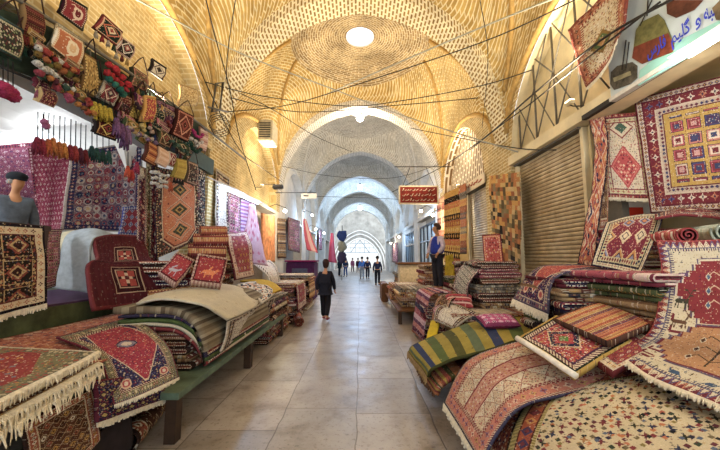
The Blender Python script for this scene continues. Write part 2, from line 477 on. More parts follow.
# left near shop: deep white room
room = MB()
room.quad((-6.9, -1, 0), (-6.9, 8.4, 0), (-6.9, 8.4, 3.1), (-6.9, -1, 3.1))
room.quad((-6.9, 8.4, 0), (-3.5, 8.4, 0), (-3.5, 8.4, 4.6), (-6.9, 8.4, 4.6))
room.quad((-6.9, -1, 0), (-3.5, -1, 0), (-3.5, -1, 4.6), (-6.9, -1, 4.6))
struct(room, 'wall_left', PLASTER)
vr = MB(); N = 20   # vaulted ceiling: three cross vaults of the shop
for b in range(3):
    yb = -1+b*3.13; M_ = 14
    def vz(s, t):  # s along x 0..1, t along y 0..1
        a = math.sqrt(max(0, 1-(2*s-1)**2)); c = math.sqrt(max(0, 1-(2*t-1)**2))
        return 3.05 + 1.35*max(a*.95, c)
    for i in range(M_):
        for j in range(M_):
            q = [(i/M_, j/M_), ((i+1)/M_, j/M_), ((i+1)/M_, (j+1)/M_), (i/M_, (j+1)/M_)]
            vr.add([(-6.9+3.0*s, yb+3.13*t, vz(s, t)) for s, t in q], [(0, 1, 2, 3)])
vr.quad((-3.9, -1, 3.6), (-3.9, 8.4, 3.6), (-3.9, 8.4, 4.5), (-3.9, -1, 4.5))
struct(vr, 'ceiling_shop_left', PLASTER)
struct(MB().box((-3.7, 5, 4.3), (.5, 4.5, .3)), 'beam_front', WALLBK)
struct(MB().box((-3.7, -1, 4.3), (.5, 4.5, .3)), 'beam_front', WALLBK)
fa = MB().box((-3.42, 4.7, 3.72), (.1, 5.0, .34)); o = fa.build('shop_fascia', DARKGREEN)
tag(o, 'dark green board running above the left carpet shop opening', 'fascia')
# end wall with the great gateway
def gate(u): return 4.6*(1-abs(u)**1.9)**.5*.93+.32*(1-abs(u))
ew = MB(); N = 24; GW = 3.35
for i in range(N):
    a, b = -1+2*i/N, -1+2*(i+1)/N
    ew.quad((a*GW, 48.5, max(.0, gate(a))), (b*GW, 48.5, max(.0, gate(b))), (b*GW, 48.5, 9), (a*GW, 48.5, 9))
    ew.quad((a*GW, 48.5, gate(a)), (b*GW, 48.5, gate(b)), (b*GW, 49.6, gate(b)), (a*GW, 49.6, gate(a)))
for s in (-1, 1): ew.quad((s*GW, 48.5, 0), (s*4.5, 48.5, 0), (s*4.5, 48.5, 9), (s*GW, 48.5, 9))
mo = MB()
for sc_, w_ in ((1.0, .14), (1.14, .1), (1.26, .08)): mo.tube([(-GW*sc_, 48.42, .0)]+[(u_/12*GW*sc_, 48.42, gate(u_/12)*sc_) for u_ in range(-12, 13)]+[(GW*sc_, 48.42, 0)], w_, 4)
struct(mo, 'trim_gateway', PLASTER)
struct(ew, 'wall_end', plain('grey_plaster', '#a39e94', .9, .2, 1))
gr = MB()
for i in range(-3, 4): gr.box((i*.7, 49, 3.4), (.06, .06, 2.0 if abs(i) < 3 else .9))
for z in (2.5, 3.2, 3.9): gr.box((0, 49, z), (5.9 if z < 3.0 else 4.6 if z < 3.5 else 3.6, .06, .07))
for s in (-1, 1): gr.tube([(s*1.4, 49, 2.5), (s*.7, 49, 3.5), (0, 49, 4.4)], .05, 5)
o = gr.build('gate_grille', plain('pale_blue_iron', '#6f93a8', .5)); tag(o, 'pale blue iron grille filling the top of the far gateway arch', 'grille')
# the court beyond the gate
co = MB(); co.quad((-5, 58, 0), (5, 58, 0), (5, 58, 8), (-5, 58, 8)); struct(co, 'wall_far', PLASTER)
# front of the covered street behind the camera stays open

# ------------------------------------------------------------------ light
wd = bpy.data.worlds.new('sky'); sc.world = wd; wd.use_nodes = True
bg = wd.node_tree.nodes['Background']; bg.inputs[0].default_value = (.83, .91, 1, 1); bg.inputs[1].default_value = 1.6
def plight(loc, col, e, r=.12, name='lamp_light'):
    l = bpy.data.lights.new(name, 'POINT'); l.energy = e; l.color = col; l.shadow_soft_size = r
    o = bpy.data.objects.new(name, l); link(o); o.location = loc; return o
WARM = (1, .85, .61); COOL = (.38, .62, 1); NEUT = (1, .9, .78)
BULB = glow('cool_bulb_glass', '#f4f8ff', 22); BULBW = glow('warm_bulb_glass', '#fff3d6', 22)
CABLE = plain('black_cable', '#25211c', .7)
def pendant(x, y, z, top, warm, e, label, r=.13):
    t = empty('pendant_lamp', (x, y, z), label, 'lamp')
    MB().ball((x, y, z), r, 12, 8).build('bulb', BULBW if warm else BULB, t)
    MB().tube([(x, y, z+r*.8), (x, y, z+r+.12)], [r*.5, r*.4], 8).build('socket', DARKIRON, t)
    MB().tube([(x, y, z+r+.1), (x, y, top)], .012, 4).build('cord', CABLE, t)
    for q in t.children:
        if q.name.startswith('bulb'): q.visible_shadow = True
    plight((x, y, z-r-.06), WARM if warm else COOL, e)
    return t
# ------------------------------------------------------------------ woven patterns
class Rug(NT):
    def __init__(s, name, W, L, base, k=.012):
        super().__init__(name, .95, .08); s.W, s.L = W, L
        u, v, _ = s.uv(); s.ur, s.vr = u, v
        s.u = s.mul(s.fl(s.div(u, k)), k) if k else u
        s.v = s.mul(s.fl(s.div(v, k)), k) if k else v
        s.col = hexc(base); s.seed = 1.3
        s.du = s.mn(s.u, s.sub(W, s.u)); s.dv = s.mn(s.v, s.sub(L, s.v)); s.d = s.mn(s.du, s.dv)
        # coordinate running along the nearest edge
        s.side = s.lt(s.du, s.dv)
        s.tt = s.add(s.mul(s.side, s.v), s.mul(s.sub(1., s.side), s.u))
    def pt(s, mask, col): s.col = s.mix(mask, s.col, col); return s
    def ins(s, a, b=None):
        m = s.gt(s.d, a)
        return m if b is None else s.mul(m, s.lt(s.d, b))
    def scatter(s, cell, cols, size=.35, dens=.7, mask=None, kind='vor', us=None, vs=None):
        s.seed += 3.7
        u, v = us or s.u, vs or s.v
        if kind == 'vor':
            q = s.n('ShaderNodeTexVoronoi'); q.voronoi_dimensions = '2D'; q.distance = 'MANHATTAN'
            q.inputs['Scale'].default_value = 1/cell; q.inputs['Randomness'].default_value = .8
            s.put(q.inputs['Vector'], s.vec(u, v))
            x = s.n('ShaderNodeSeparateXYZ')
            s.m.node_tree.links.new(q.outputs['Color'], x.inputs[0])
            r = x.outputs[0]; m = s.mul(s.lt(q.outputs['Distance'], size), s.lt(x.outputs[1], dens))
        else:
            cu, cv = s.div(u, cell), s.div(v, cell)
            cu = s.add(cu, s.mul(s.m_('MODULO', s.fl(cv), 2.), .5))
            r = s.rnd(s.fl(cu), s.fl(cv), s.seed); r2 = s.rnd(s.fl(cv), s.fl(cu), s.seed+5)
            a, b = s.ab(s.sub(s.fr(cu), .5)), s.ab(s.sub(s.fr(cv), .5))
            dd = s.add(a, b) if kind == 'dia' else s.mx(a, b) if kind == 'sq' else s.mn(s.add(a, s.mul(b, 3.)), s.add(b, s.mul(a, 3.)))
            m = s.mul(s.lt(dd, size), s.lt(r2, dens))
        if mask is not None: m = s.mul(m, mask)
        return s.pt(m, s.pal(r, cols))
    def band(s, a, b, base, kind=None, c2='#ffffff', per=.06, c3=None, lines=None):
        m = s.mul(s.m_('GREATER_THAN', s.d, a-1e-4), s.lt(s.d, b)); w = b-a
        s.pt(m, base)
        if kind:
            y = s.sub(s.div(s.sub(s.d, a), w), .5)            # -.5 .. .5 across the band
            x = s.sub(s.fr(s.div(s.tt, per)), .5)
            ax, ay = s.ab(x), s.ab(y)
            if kind == 'dia': q = s.lt(s.add(ax, ay), .42); q2 = s.lt(s.add(ax, ay), .2)
            elif kind == 'zig': q = s.lt(s.ab(s.sub(s.sub(s.mul(ax, 2.), .5), s.mul(y, 1.1))), .17); q2 = s.lt(s.sub(s.mul(ax, 2.), s.add(y, .5)), -.3)
            elif kind == 'tri': q = s.lt(s.mul(ax, 2.), s.add(y, .5)); q2 = s.lt(s.mul(ax, 3.4), s.sub(y, .02))
            elif kind == 'dash': q = s.lt(ax, .25); q2 = s.lt(ax, .1)
            elif kind == 'slash': q = s.lt(s.fr(s.add(s.div(s.tt, per), y)), .45); q2 = s.lt(s.fr(s.add(s.div(s.tt, per), y)), .15)
            elif kind == 'flower': q = s.lt(s.mn(s.add(s.mul(ax, 2.6), ay), s.add(s.mul(ay, 2.6), ax)), .42); q2 = s.lt(s.add(ax, ay), .15)
            s.pt(s.mul(m, q), s.pal(s.rnd(s.fl(s.div(s.tt, per)), s.seed), c2) if isinstance(c2, list) else c2)
            if c3: s.pt(s.mul(m, q2), c3)
        if lines:
            s.pt(s.mul(m, s.lt(s.mn(s.sub(s.d, a), s.sub(b, s.d)), .014)), lines)
        return s
    def medal(s, cx, cy, sx, sy, levels, mask=None, hexa=0):
        a = s.div(s.ab(s.sub(s.u, cx)), sx); b = s.div(s.ab(s.sub(s.v, cy)), sy)
        dd = s.add(a, b)
        if hexa: dd = s.mx(s.div(dd, 1+hexa), s.mx(a, b))
        for r, c in levels:
            m = s.lt(dd, r)
            if mask is not None: m = s.mul(m, mask)
            s.pt(m, c)
        return s
    def lattice(s, pu, pv, levels, mask=None, ou=0, ov=0, kind='dia', stag=False):
        cu, cv = s.div(s.sub(s.u, ou), pu), s.div(s.sub(s.v, ov), pv)
        if stag: cu = s.add(cu, s.mul(s.m_('FLOORED_MODULO', s.fl(cv), 2.), .5))
        a, b = s.ab(s.sub(s.fr(cu), .5)), s.ab(s.sub(s.fr(cv), .5))
        dd = s.add(a, b) if kind == 'dia' else s.mx(a, b) if kind == 'sq' else s.mx(s.mul(s.add(a, b), .72), s.mx(a, b))
        s.seed += 2.1
        for r, c in levels:
            m = s.lt(dd, r)
            if mask is not None: m = s.mul(m, mask)
            s.pt(m, s.pal(s.rnd(s.fl(cu), s.fl(cv), s.seed), c) if isinstance(c, list) else c); s.seed += .7
        return s
    def stripes(s, per, cols, ax='v', mask=None, motif=None):
        c = s.v if ax == 'v' else s.u; o = s.u if ax == 'v' else s.v
        f = s.fr(s.div(c, per)); x = s.pal(f, cols); m = mask if mask is not None else 1.
        s.pt(m, x)
        if motif:
            n = len(cols); g = s.ab(s.sub(s.fr(s.mul(f, float(n))), .5)); h = s.ab(s.sub(s.fr(s.div(o, motif[0])), .5))
            q = s.lt(s.add(g, h), motif[2] if len(motif) > 2 else .3)
            if mask is not None: q = s.mul(q, mask)
            s.pt(q, s.pal(s.rnd(s.fl(s.div(c, per/n)), 3.1), motif[1]))
        return s
    def segs(s, lst, col, u=None, v=None, mask=None):
        """thick strokes; lst of (x0,y0,x1,y1,w)"""
        u, v = u or s.u, v or s.v; tot = None
        for x0, y0, x1, y1, w in lst:
            dx, dy = x1-x0, y1-y0; L2 = dx*dx+dy*dy or 1e-6
            a, b = s.sub(u, x0), s.sub(v, y0)
            h = s.n('ShaderNodeClamp'); s.put(h.inputs[0], s.div(s.add(s.mul(a, dx), s.mul(b, dy)), L2)); h = h.outputs[0]
            ex, ey = s.ab(s.sub(a, s.mul(h, dx))), s.ab(s.sub(b, s.mul(h, dy)))
            q = s.lt(s.add(ex, ey), w); tot = q if tot is None else s.mx(tot, q)
        if mask is not None: tot = s.mul(tot, mask)
        return s.pt(tot, col)
    def done(s, wear=.25, bump=.35, speck=.6):
        if speck and s.W > .3:
            s.scatter(.034, ['#20182a', '#e6d8bc', '#7c2430', '#c09a5a', '#3a3a5c', '#e6d8bc'], .30, .5, speck)
            s.scatter(.075, ['#e6d8bc', '#241c2c', '#8c3034'], .13, .5, speck, 'x')
        f = s.noise(s.vec(s.ur, s.vr, s.seed), 5, 5, .65); g = s.noise(s.vec(s.ur, s.mul(s.vr, 3.), s.seed), 90, 2)
        c = s.mulc(s.col, s.ramp(f, [(.3, (1-wear,)*3), (.7, (1.05,)*3)]))
        c = s.mulc(c, s.ramp(g, [(.3, (.72,)*3), (.7, (1.12,)*3)]))
        h = s.n('ShaderNodeHueSaturation'); h.inputs['Saturation'].default_value = .86; h.inputs['Value'].default_value = .93; s.put(h.inputs['Color'], c); c = h.outputs[0]
        s.bump(s.add(g, s.mul(f, .5)), bump, .006); s.out(c)
        s.m['W'] = s.W; s.m['L'] = s.L
        return s.m
IV, MR, NV_, GD, OR, PK, BL, GN, BK, TN, CR, WH, RD, PU = '#e8dcc0', '#6e1526', '#1f2547', '#c8962e', '#c4592a', '#c87a72', '#4f6a94', '#4e5a34', '#241c1c', '#a8835a', '#dccdae', '#efe8da', '#a82430', '#5a2a52'
def generic(name, f, m1, m2, bc, W=1.2, L=1.8, style=0):
    r = Rug(name, W, L, f)
    mk = r.ins(.2)
    if style == 0:
        r.scatter(.055, [m1, m2, IV, bc], .38, .75, mk); r.medal(W/2, L/2, W*.36, L*.4, [(1, IV), (.95, m1), (.8, bc), (.5, f), (.2, IV)])
        r.scatter(.04, [IV, GD, f, NV_], .33, .6, mk)
    elif style == 1:
        r.lattice(.17, .2, [(.5, m2), (.44, f), (.3, [m1, IV, bc, GD]), (.15, f)], mk, stag=True)
    elif style == 2:
        r.stripes(.42, [f, m1, f, IV, f, m2, f, bc], 'v', None, (.05, [IV, m1, bc, GD]))
    elif style == 3:
        r.scatter(.05, [m1, m2, IV, bc], .4, .9, mk)
    elif style == 4:
        r.lattice(.2, .2, [(.47, m2), (.43, [m1, f, bc, m2]), (.3, IV), (.22, [m1, bc, NV_, RD])], mk, kind='sq')
    if style != 2:
        r.band(0, .03, bc).band(.03, .06, IV, 'dash', m1, .03).band(.06, .17, m1 if m1 != f else bc, 'dia', [IV, m2, GD], .08, f).band(.17, .2, IV, 'slash', m2, .03)
    return r.done()
G = {}
def gm(key):
    """library of everyday rugs in the piles, made when first used"""
    if key in G: return G[key]
    T = dict(
        maroon=('maroon', '#6a1626', '#1f2547', '#c87a52', '#8c2a30', 0), crimson=('crimson', '#a01e34', '#26264e', '#d8a060', '#5e1426', 0),
        navy=('navy', '#232a4e', '#8c2634', '#c8a060', '#3a3450', 0), cream=('cream', '#dccdae', '#8c3a34', '#5a6a80', '#b8885a', 3),
        orange=('orange', '#bc5a2c', '#6e1c22', '#2e3450', '#8a3a22', 1), green=('green', '#56603a', '#8c3a2a', '#c8a040', '#2e3424', 2),
        tan=('tan', '#a8875c', '#6a3226', '#3a3a44', '#7c5a3a', 2), purple=('purple', '#5e2a4e', '#b04a6a', '#c8b0b8', '#34203c', 3),
        pink=('pink', '#c8807c', '#8c2c44', '#5a4a6a', '#a04a56', 4), brown=('brown', '#5a3422', '#a04a2c', '#c8a878', '#38221a', 1),
        rose=('rose', '#b04458', '#e8c8c0', '#5a2a52', '#7c2038', 1), grey=('grey', '#8c8478', '#5c5048', '#b8aa94', '#6a6258', 2),
        black=('black', '#2e2628', '#8c3434', '#d8c8a8', '#44302c', 3), white=('white', '#e4dccc', '#3a3238', '#8c5a50', '#c8b8a4', 3),
        mustard=('mustard', '#b8922c', '#7a5a20', '#d8c070', '#6a4a1c', 2), ochre=('ochre', '#c08a4a', '#8c3424', '#4a3a34', '#e0b878', 2),
        magenta=('magenta', '#a82c64', '#5e1a44', '#d890b0', '#701c48', 4), red=('red', '#a62428', '#e0c8a0', '#2c2a4a', '#741a20', 1))
    n, f, a, b, c, st = T[key]
    G[key] = generic(n+'_rug', f, a, b, c, style=st)
    return G[key]
WOOL = plain('cream_fringe_wool', '#e2d8c0', .95, .12, 40)
DWOOL = plain('brown_fringe_wool', '#6a4a34', .95, .12, 40)
BACK = plain('rug_backing', '#9a7a5c', .95, .15, 20)

# ------------------------------------------------------------------ cloth shapes
def cr(p0, p1, p2, p3, t):
    return .5*((2*p1) + (p2-p0)*t + (2*p0-5*p1+4*p2-p3)*t*t + (3*p1-p0-3*p2+p3)*t**3)
def interp(g, u, v):
    """Catmull-Rom over a control grid; rows run along v, columns along u"""
    nr = len(g)
    def row(r):
        n = len(r)
        if n == 2: return r[0].lerp(r[1], u)
        f = u*(n-1); i = min(int(f), n-2); t = f-i
        q = lambda k: r[k] if 0 <= k < n else (2*r[0]-r[1] if k < 0 else 2*r[-1]-r[-2])
        return cr(q(i-1), q(i), q(i+1), q(i+2), t)
    R_ = [row(r) for r in g]
    if nr == 2: return R_[0].lerp(R_[1], v)
    f = v*(nr-1); i = min(int(f), nr-2); t = f-i
    q = lambda k: R_[k] if 0 <= k < nr else (2*R_[0]-R_[1] if k < 0 else 2*R_[-1]-R_[-2])
    return cr(q(i-1), q(i), q(i+1), q(i+2), t)
def sheet(name, g, mat, parent=None, thick=.014, nu=24, nv=32, wob=.006, fringe='', fl=.06, fmat=None, swap=False, seed=None, edge=None, down=.6, flip=False, label=None, cat=None, group=None):
    """a rug laid over control points, with real thickness; fringe: any of 't','b' (row ends) 'l','r'"""
    g = [[Vector(p) for p in r] for r in g]
    seed = R.random()*50 if seed is None else seed
    W, L = mat.get('W', 1), mat.get('L', 1)
    top = []
    for j in range(nv+1):
        for i in range(nu+1):
            p = interp(g, i/nu, j/nv)
            n = noise.noise(p*2.3+Vector((seed, 0, 0)))+.5*noise.noise(p*6+Vector((0, seed, 0)))
            top.append((p, n))
    idx = lambda i, j: j*(nu+1)+i
    nor = []
    for j in range(nv+1):
        for i in range(nu+1):
            a = top[idx(min(i+1, nu), j)][0]-top[idx(max(i-1, 0), j)][0]
            b = top[idx(i, min(j+1, nv))][0]-top[idx(i, max(j-1, 0))][0]
            c = a.cross(b); nor.append(c.normalized() if c.length > 1e-9 else Vector((0, 0, 1)))
    # the camera side is the face
    mid = top[idx(nu//2, nv//2)][0]; sg = 1 if nor[idx(nu//2, nv//2)].dot(Vector((0, 0, EYE+2))-mid) > 0 else -1
    if flip: sg = -sg
    V = [p+nor[k]*sg*(wob*n) for k, (p, n) in enumerate(top)]
    lo = [p-nor[k]*sg*thick for k, p in enumerate(V)]
    N = len(V); mb = MB(); fs = []; uv = []
    def UVq(i, j): 
        a, b = i/nu, j/nv
        return (b*W, a*L) if swap else (a*W, b*L)
    for j in range(nv):
        for i in range(nu):
            q = [(i, j), (i+1, j), (i+1, j+1), (i, j+1)]
            if sg < 0: q = q[::-1]
            fs.append([idx(*k) for k in q]); uv.append([UVq(*k) for k in q])
            fs.append([N+idx(*k) for k in q[::-1]]); uv.append([UVq(*k) for k in q[::-1]])
    border = [(i, 0) for i in range(nu)]+[(nu, j) for j in range(nv)]+[(i, nv) for i in range(nu, 0, -1)]+[(0, j) for j in range(nv, 0, -1)]
    for a, b in zip(border, border[1:]+border[:1]):
        fs.append([idx(*a), N+idx(*a), N+idx(*b), idx(*b)] if sg > 0 else [idx(*a), idx(*b), N+idx(*b), N+idx(*a)]); uv.append([UVq(*a)]*2+[UVq(*b)]*2 if sg > 0 else [UVq(*a), UVq(*b), UVq(*b), UVq(*a)])
    mb.add(V+lo, fs, uv, True)
    o = mb.build(name, mat, parent)
    tag(o, label, cat, group)
    for e in fringe:
        fm = MB()
        if e in 'tb':
            j = 0 if e == 't' else nv; j2 = 1 if e == 't' else nv-1; pts = [(V[idx(i, j)], V[idx(i, j2)]) for i in range(nu+1)]
        else:
            i = 0 if e == 'l' else nu; i2 = 1 if e == 'l' else nu-1; pts = [(V[idx(i, j)], V[idx(i2, j)]) for j in range(nv+1)]
        tl = sum((pts[k+1][0]-pts[k][0]).length for k in range(len(pts)-1)); n = max(8, min(110, int(tl/.014)))
        rr = random.Random(int(seed*100))
        for k in range(n):
            f = k/n*(len(pts)-1); i = int(f); t = f-i
            a = pts[i][0].lerp(pts[i+1][0], t); inn = pts[i][1].lerp(pts[i+1][1], t)
            f2 = min(len(pts)-1.001, f+.75*(len(pts)-1)/n); i = int(f2); b = pts[i][0].lerp(pts[i+1][0], f2-i)
            d = (a-inn).normalized(); l = fl*(.75+.5*rr.random())
            d1 = (d+Vector((0, 0, -down*.4))).normalized(); d2 = (d*(1-down)+Vector((rr.uniform(-.25, .25), rr.uniform(-.25, .25), -down-.05))).normalized()
            if down == 0: d1 = d; d2 = (d+Vector((rr.uniform(-.3, .3), rr.uniform(-.3, .3), -.1))).normalized()
            nn = (b-a).cross(d); nn = nn.normalized()*.006 if nn.length > 1e-9 else Vector((0, 0, .006))
            m1, m2 = a+d1*l*.5, b+d1*l*.5; e1 = m1+d2*l*.5+(b-a)*.25; e2 = m2+d2*l*.5-(b-a)*.25
            q = [a, b, m1, m2, e1, e2]
            fm.add([x+nn for x in q]+[x-nn for x in q], [(0, 1, 3, 2), (2, 3, 5, 4), (7, 6, 8, 9), (9, 8, 10, 11), (0, 2, 8, 6), (1, 7, 9, 3), (2, 4, 10, 8), (3, 9, 11, 5)])
        fo = fm.build('fringe', fmat or WOOL, None); fo.parent = o
        if parent is not None: fo.matrix_parent_inverse = Matrix()
    return o
def folded(c, w, b, n, th, rz, mat, label=None, droop=0, dx=0, seed=None, fr=False, fold='x', group=None, sag=0, name='folded_rug'):
    """a rug folded back and forth: n layers, w across the folds, b along them; c is the centre of its underside"""
    seed = R.random()*100 if seed is None else seed
    W, L = mat.get('W', 1), mat.get('L', 1)
    path = []; r = th/2
    for k in range(n):
        z = r+k*th; s_ = 1 if k % 2 == 0 else -1
        hw = w/2-r-abs(noise.noise(Vector((seed, k, 0))))*w*.03
        for t in range(7): path.append((s_*(-hw+2*hw*t/6), z))
        if k < n-1:
            for t in (1, 2, 3): a = -PI/2+PI*t/4; path.append((s_*(hw+r*1.1*math.cos(a)), z+r+r*math.sin(a)))
    th2 = th*.41; m = len(path)
    nors = []
    for i in range(m):
        a, b_ = path[max(i-1, 0)], path[min(i+1, m-1)]; d = Vector((b_[0]-a[0], b_[1]-a[1])).normalized(); nors.append(Vector((-d.y, d.x)))
    ring = [(path[i][0]+nors[i].x*th2, path[i][1]+nors[i].y*th2) for i in range(m)] + [(path[i][0]-nors[i].x*th2, path[i][1]-nors[i].y*th2) for i in range(m-1, -1, -1)]
    ls = [0]
    for i in range(m-1): ls.append(ls[-1]+math.hypot(path[i+1][0]-path[i][0], path[i+1][1]-path[i][1]))
    tot = ls[-1] or 1; NB = 12; V = []; cs, sn = math.cos(rz), math.sin(rz)
    for j in range(NB+1):
        y = -b/2+b*j/NB
        for x, z in ring:
            zz = z; q = (abs(y)/(b/2))
            q2 = abs(x)/(w/2)
            zz = z-droop*q**3-droop*q2**4+sag*noise.noise(Vector((x*1.5+seed, y*1.5, 0)))
            p = Vector((x, y + .01*noise.noise(Vector((x*5, z*30, seed))), zz))
            p.z += .006*noise.noise(Vector((x*4, y*4, seed+z*8)))
            V.append(Vector((c[0]+p.x*cs-p.y*sn, c[1]+p.x*sn+p.y*cs, c[2]+p.z)))
    K = len(ring); fs = []; uv = []
    def U(j, i):
        pi = i if i < m else 2*m-1-i
        return (j/NB*W, ls[pi]/tot*L)
    for j in range(NB):
        for i in range(K):
            i2 = (i+1) % K
            fs.append((j*K+i, j*K+i2, (j+1)*K+i2, (j+1)*K+i)); uv.append([U(j, i), U(j, i2), U(j+1, i2), U(j+1, i)])
    for i in range(m-1):
        a, b_ = i, i+1; c_, d_ = 2*m-2-i, 2*m-1-i
        fs.append((d_, c_, b_, a)); uv.append([U(0, i), U(0, i+1), (.08, U(0, i+1)[1]), (.08, U(0, i)[1])])
        o_ = NB*K; fs.append((o_+a, o_+b_, o_+c_, o_+d_)); uv.append([(W, U(0, i)[1]), (W, U(0, i+1)[1]), (W-.08, U(0, i+1)[1]), (W-.08, U(0, i)[1])])
    mb = MB(); mb.add(V, fs, uv, True); o = mb.build(name, mat)
    tag(o, label, 'folded rug', group)
    return o
ORD = ['topmost', 'second from top', 'third from top', 'fourth from top', 'fifth from top', 'sixth from top', 'seventh from top', 'eighth from top', 'ninth from top', 'tenth from top', 'eleventh from top', 'twelfth from top', 'thirteenth from top']
def pile(c, w, b, items, where, rz=0, th=.04, droop=0, jit=.04, sag=0, nl=(2, 3)):
    """items bottom to top: (material key, colour words)"""
    z = c[2]; n = len(items); out = []
    for i, it in enumerate(items):
        key, words = it if isinstance(it, tuple) else (it, it)
        k = R.choice(nl); t = th*R.uniform(.85, 1.15)
        o = folded((c[0]+R.uniform(-jit, jit), c[1]+R.uniform(-jit, jit), z), w*R.uniform(.93, 1.03), b*R.uniform(.93, 1.03), k, t, rz+R.uniform(-.04, .04), gm(key),
                   '%s folded rug, %s, %s' % (words, ORD[n-1-i] if i or n < 11 else 'lowest', where), droop, sag=sag, seed=R.random()*90, group='folded rugs of the '+where)
        z += k*t*1.0; out.append(o)
    return z, out
def roll(a, b, r, mat, label, cat='rolled rug', turns=2.6, end=None):
    """a rug rolled up from a to b; the spiral shows at the ends"""
    a, b = Vector(a), Vector(b); d = (b-a); L = d.length; d.normalize()
    u = d.cross(Vector((0, 0, 1))).normalized(); w = d.cross(u)
    N = int(turns*16); th = r/turns*.42; V = []
    nl = 9
    sp = []
    for i in range(N+1):
        an = 2*PI*i/16; rr = r*(.12+.88*i/N)
        sp.append((an, rr))
    for j in range(nl):
        f = j/(nl-1); q = 1+.03*noise.noise(Vector((f*5, r*50, 0)))
        for an, rr in sp: V.append(a+d*L*f + (u*math.cos(an)+w*math.sin(an))*rr*q)
        for an, rr in sp[::-1]: V.append(a+d*L*f + (u*math.cos(an)+w*math.sin(an))*max(.002, rr-th)*q)
    K = 2*(N+1); fs = []; uv = []; W, Lm = mat.get('W', 1), mat.get('L', 1)
    U = lambda j, i: (j/(nl-1)*W, (i if i <= N else K-1-i)/N*Lm*.6)
    for j in range(nl-1):
        for i in range(K):
            i2 = (i+1) % K; fs.append((j*K+i, j*K+i2, (j+1)*K+i2, (j+1)*K+i)); uv.append([U(j, i), U(j, i2), U(j+1, i2), U(j+1, i)])
    for o_ in (0, (nl-1)*K):
        for i in range(N): fs.append((o_+i, o_+i+1, o_+K-2-i, o_+K-1-i)); uv.append([(0, i/N*Lm*.6)]*4)
    mb = MB(); mb.add(V, fs, uv, True); o = mb.build('rolled_rug', mat)
    return tag(o, label, cat)
def cushion(c, w, h, t, mat, label, rx=0, ry=0, rz=0, cat='cushion', name='cushion', parent=None):
    """a stuffed pillow; w,h in its own plane, t its thickness"""
    n = 14; mb = MB(); T = Matrix.Translation(Vector(c)) @ Matrix.Rotation(rz, 4, 'Z') @ Matrix.Rotation(ry, 4, 'Y') @ Matrix.Rotation(rx, 4, 'X')
    W, L = mat.get('W', 1), mat.get('L', 1)
    for s_ in (1, -1):
        V = []; 
        for j in range(n+1):
            for i in range(n+1):
                a, b = -1+2*i/n, -1+2*j/n
                e = max(0, (1-a**4)*(1-b**4))**.45
                pin = 1-.06*(1-abs(a))*b*b, 1-.06*(1-abs(b))*a*a
                V.append(T @ Vector((a*w/2*pin[1], b*h/2*pin[0], s_*(t/2*e+.002))))
        fs = []; uv = []
        for j in range(n):
            for i in range(n):
                q = [j*(n+1)+i, j*(n+1)+i+1, (j+1)*(n+1)+i+1, (j+1)*(n+1)+i]; uu = [(i/n*W, j/n*L), ((i+1)/n*W, j/n*L), ((i+1)/n*W, (j+1)/n*L), (i/n*W, (j+1)/n*L)]
                if s_ < 0: q = q[::-1]; uu = uu[::-1]
                fs.append(q); uv.append(uu)
        mb.add(V, fs, uv, True)
    o = mb.build(name, mat, parent)
    return tag(o, label, cat) if label else o
# ================================================================== right side
def hang(name, tl, tr, bl, br, mat, label, cat='rug', mid=None, wob=.03, nu=20, nv=28, sw=.0, **k):
    """a rug hung against something: four corners given as points"""
    tl, tr, bl, br = map(Vector, (tl, tr, bl, br)); rows = []
    for j in range(6):
        f = j/5; a, b = tl.lerp(bl, f), tr.lerp(br, f); r = []
        nrm = (tr-tl).cross(bl-tl).normalized()
        for i in range(6):
            g = i/5; p = a.lerp(b, g) + nrm*sw*math.sin(g*PI*3+f*2)*(.3+f)
            r.append(p)
        rows.append(r)
    return sheet(name, rows, mat, label=label, cat=cat, wob=wob, nu=nu, nv=nv, **k)
def plank_platform(x0, x1, y0, y1, z, label, mat=None, rows=None):
    e = empty('wooden_platform', ((x0+x1)/2, (y0+y1)/2, 0), label, 'platform')
    MB().box(((x0+x1)/2, (y0+y1)/2, z-.02), (x1-x0, y1-y0, .04)).build('deck', mat or WOOD, e)
    for x in (x0+.06, x1-.06):
        for y in (y0+.06, y1-.06): MB().box((x, y, (z-.04)/2), (.09, .09, z-.04)).build('leg', DWOOD, e)
    return e
plank_platform(1.15, 3.3, .9, 3.1, .22, 'low wooden platform under the pink and cream floral rugs, mostly hidden')
plank_platform(1.2, 3.4, 3.2, 5.1, .22, 'low wooden platform under the green and yellow striped kilim')

# --- cream rug strewn with little motifs, bottom right
def m_scatter():
    r = Rug('cream_confetti', 1.9, 1.9, '#d8c8a2', .006)
    k = r.ins(.3)
    r.scatter(.075, ['#2c3050', '#8c2a34', '#c87030', '#3c4a3a', '#6a2a3a', '#7a6a4a', '#b0543a', '#22242c'], .34, .75, k)
    r.scatter(.12, ['#2e3a5c', '#7c2430', '#a86a2a', '#3a3a2c'], .36, .7, k, 'x')
    r.scatter(.1, ['#5a6a88', '#c86a3a', '#2c2a30', '#8c7c3a'], .22, .55, k, 'dia')
    r.band(0, .02, '#3a2a2a').band(.02, .09, '#8a8450', 'slash', '#b0a468', .05).band(.09, .26, '#a84a1e', 'dia', ['#4a3a64', '#c88a3a', '#6a2a30', '#d8c8a0'], .17, '#7c2a3a', lines='#5a2218').band(.26, .3, '#94853c', 'dash', '#c8b87c', .03)
    return r.done(.18)
M_CONF = m_scatter()
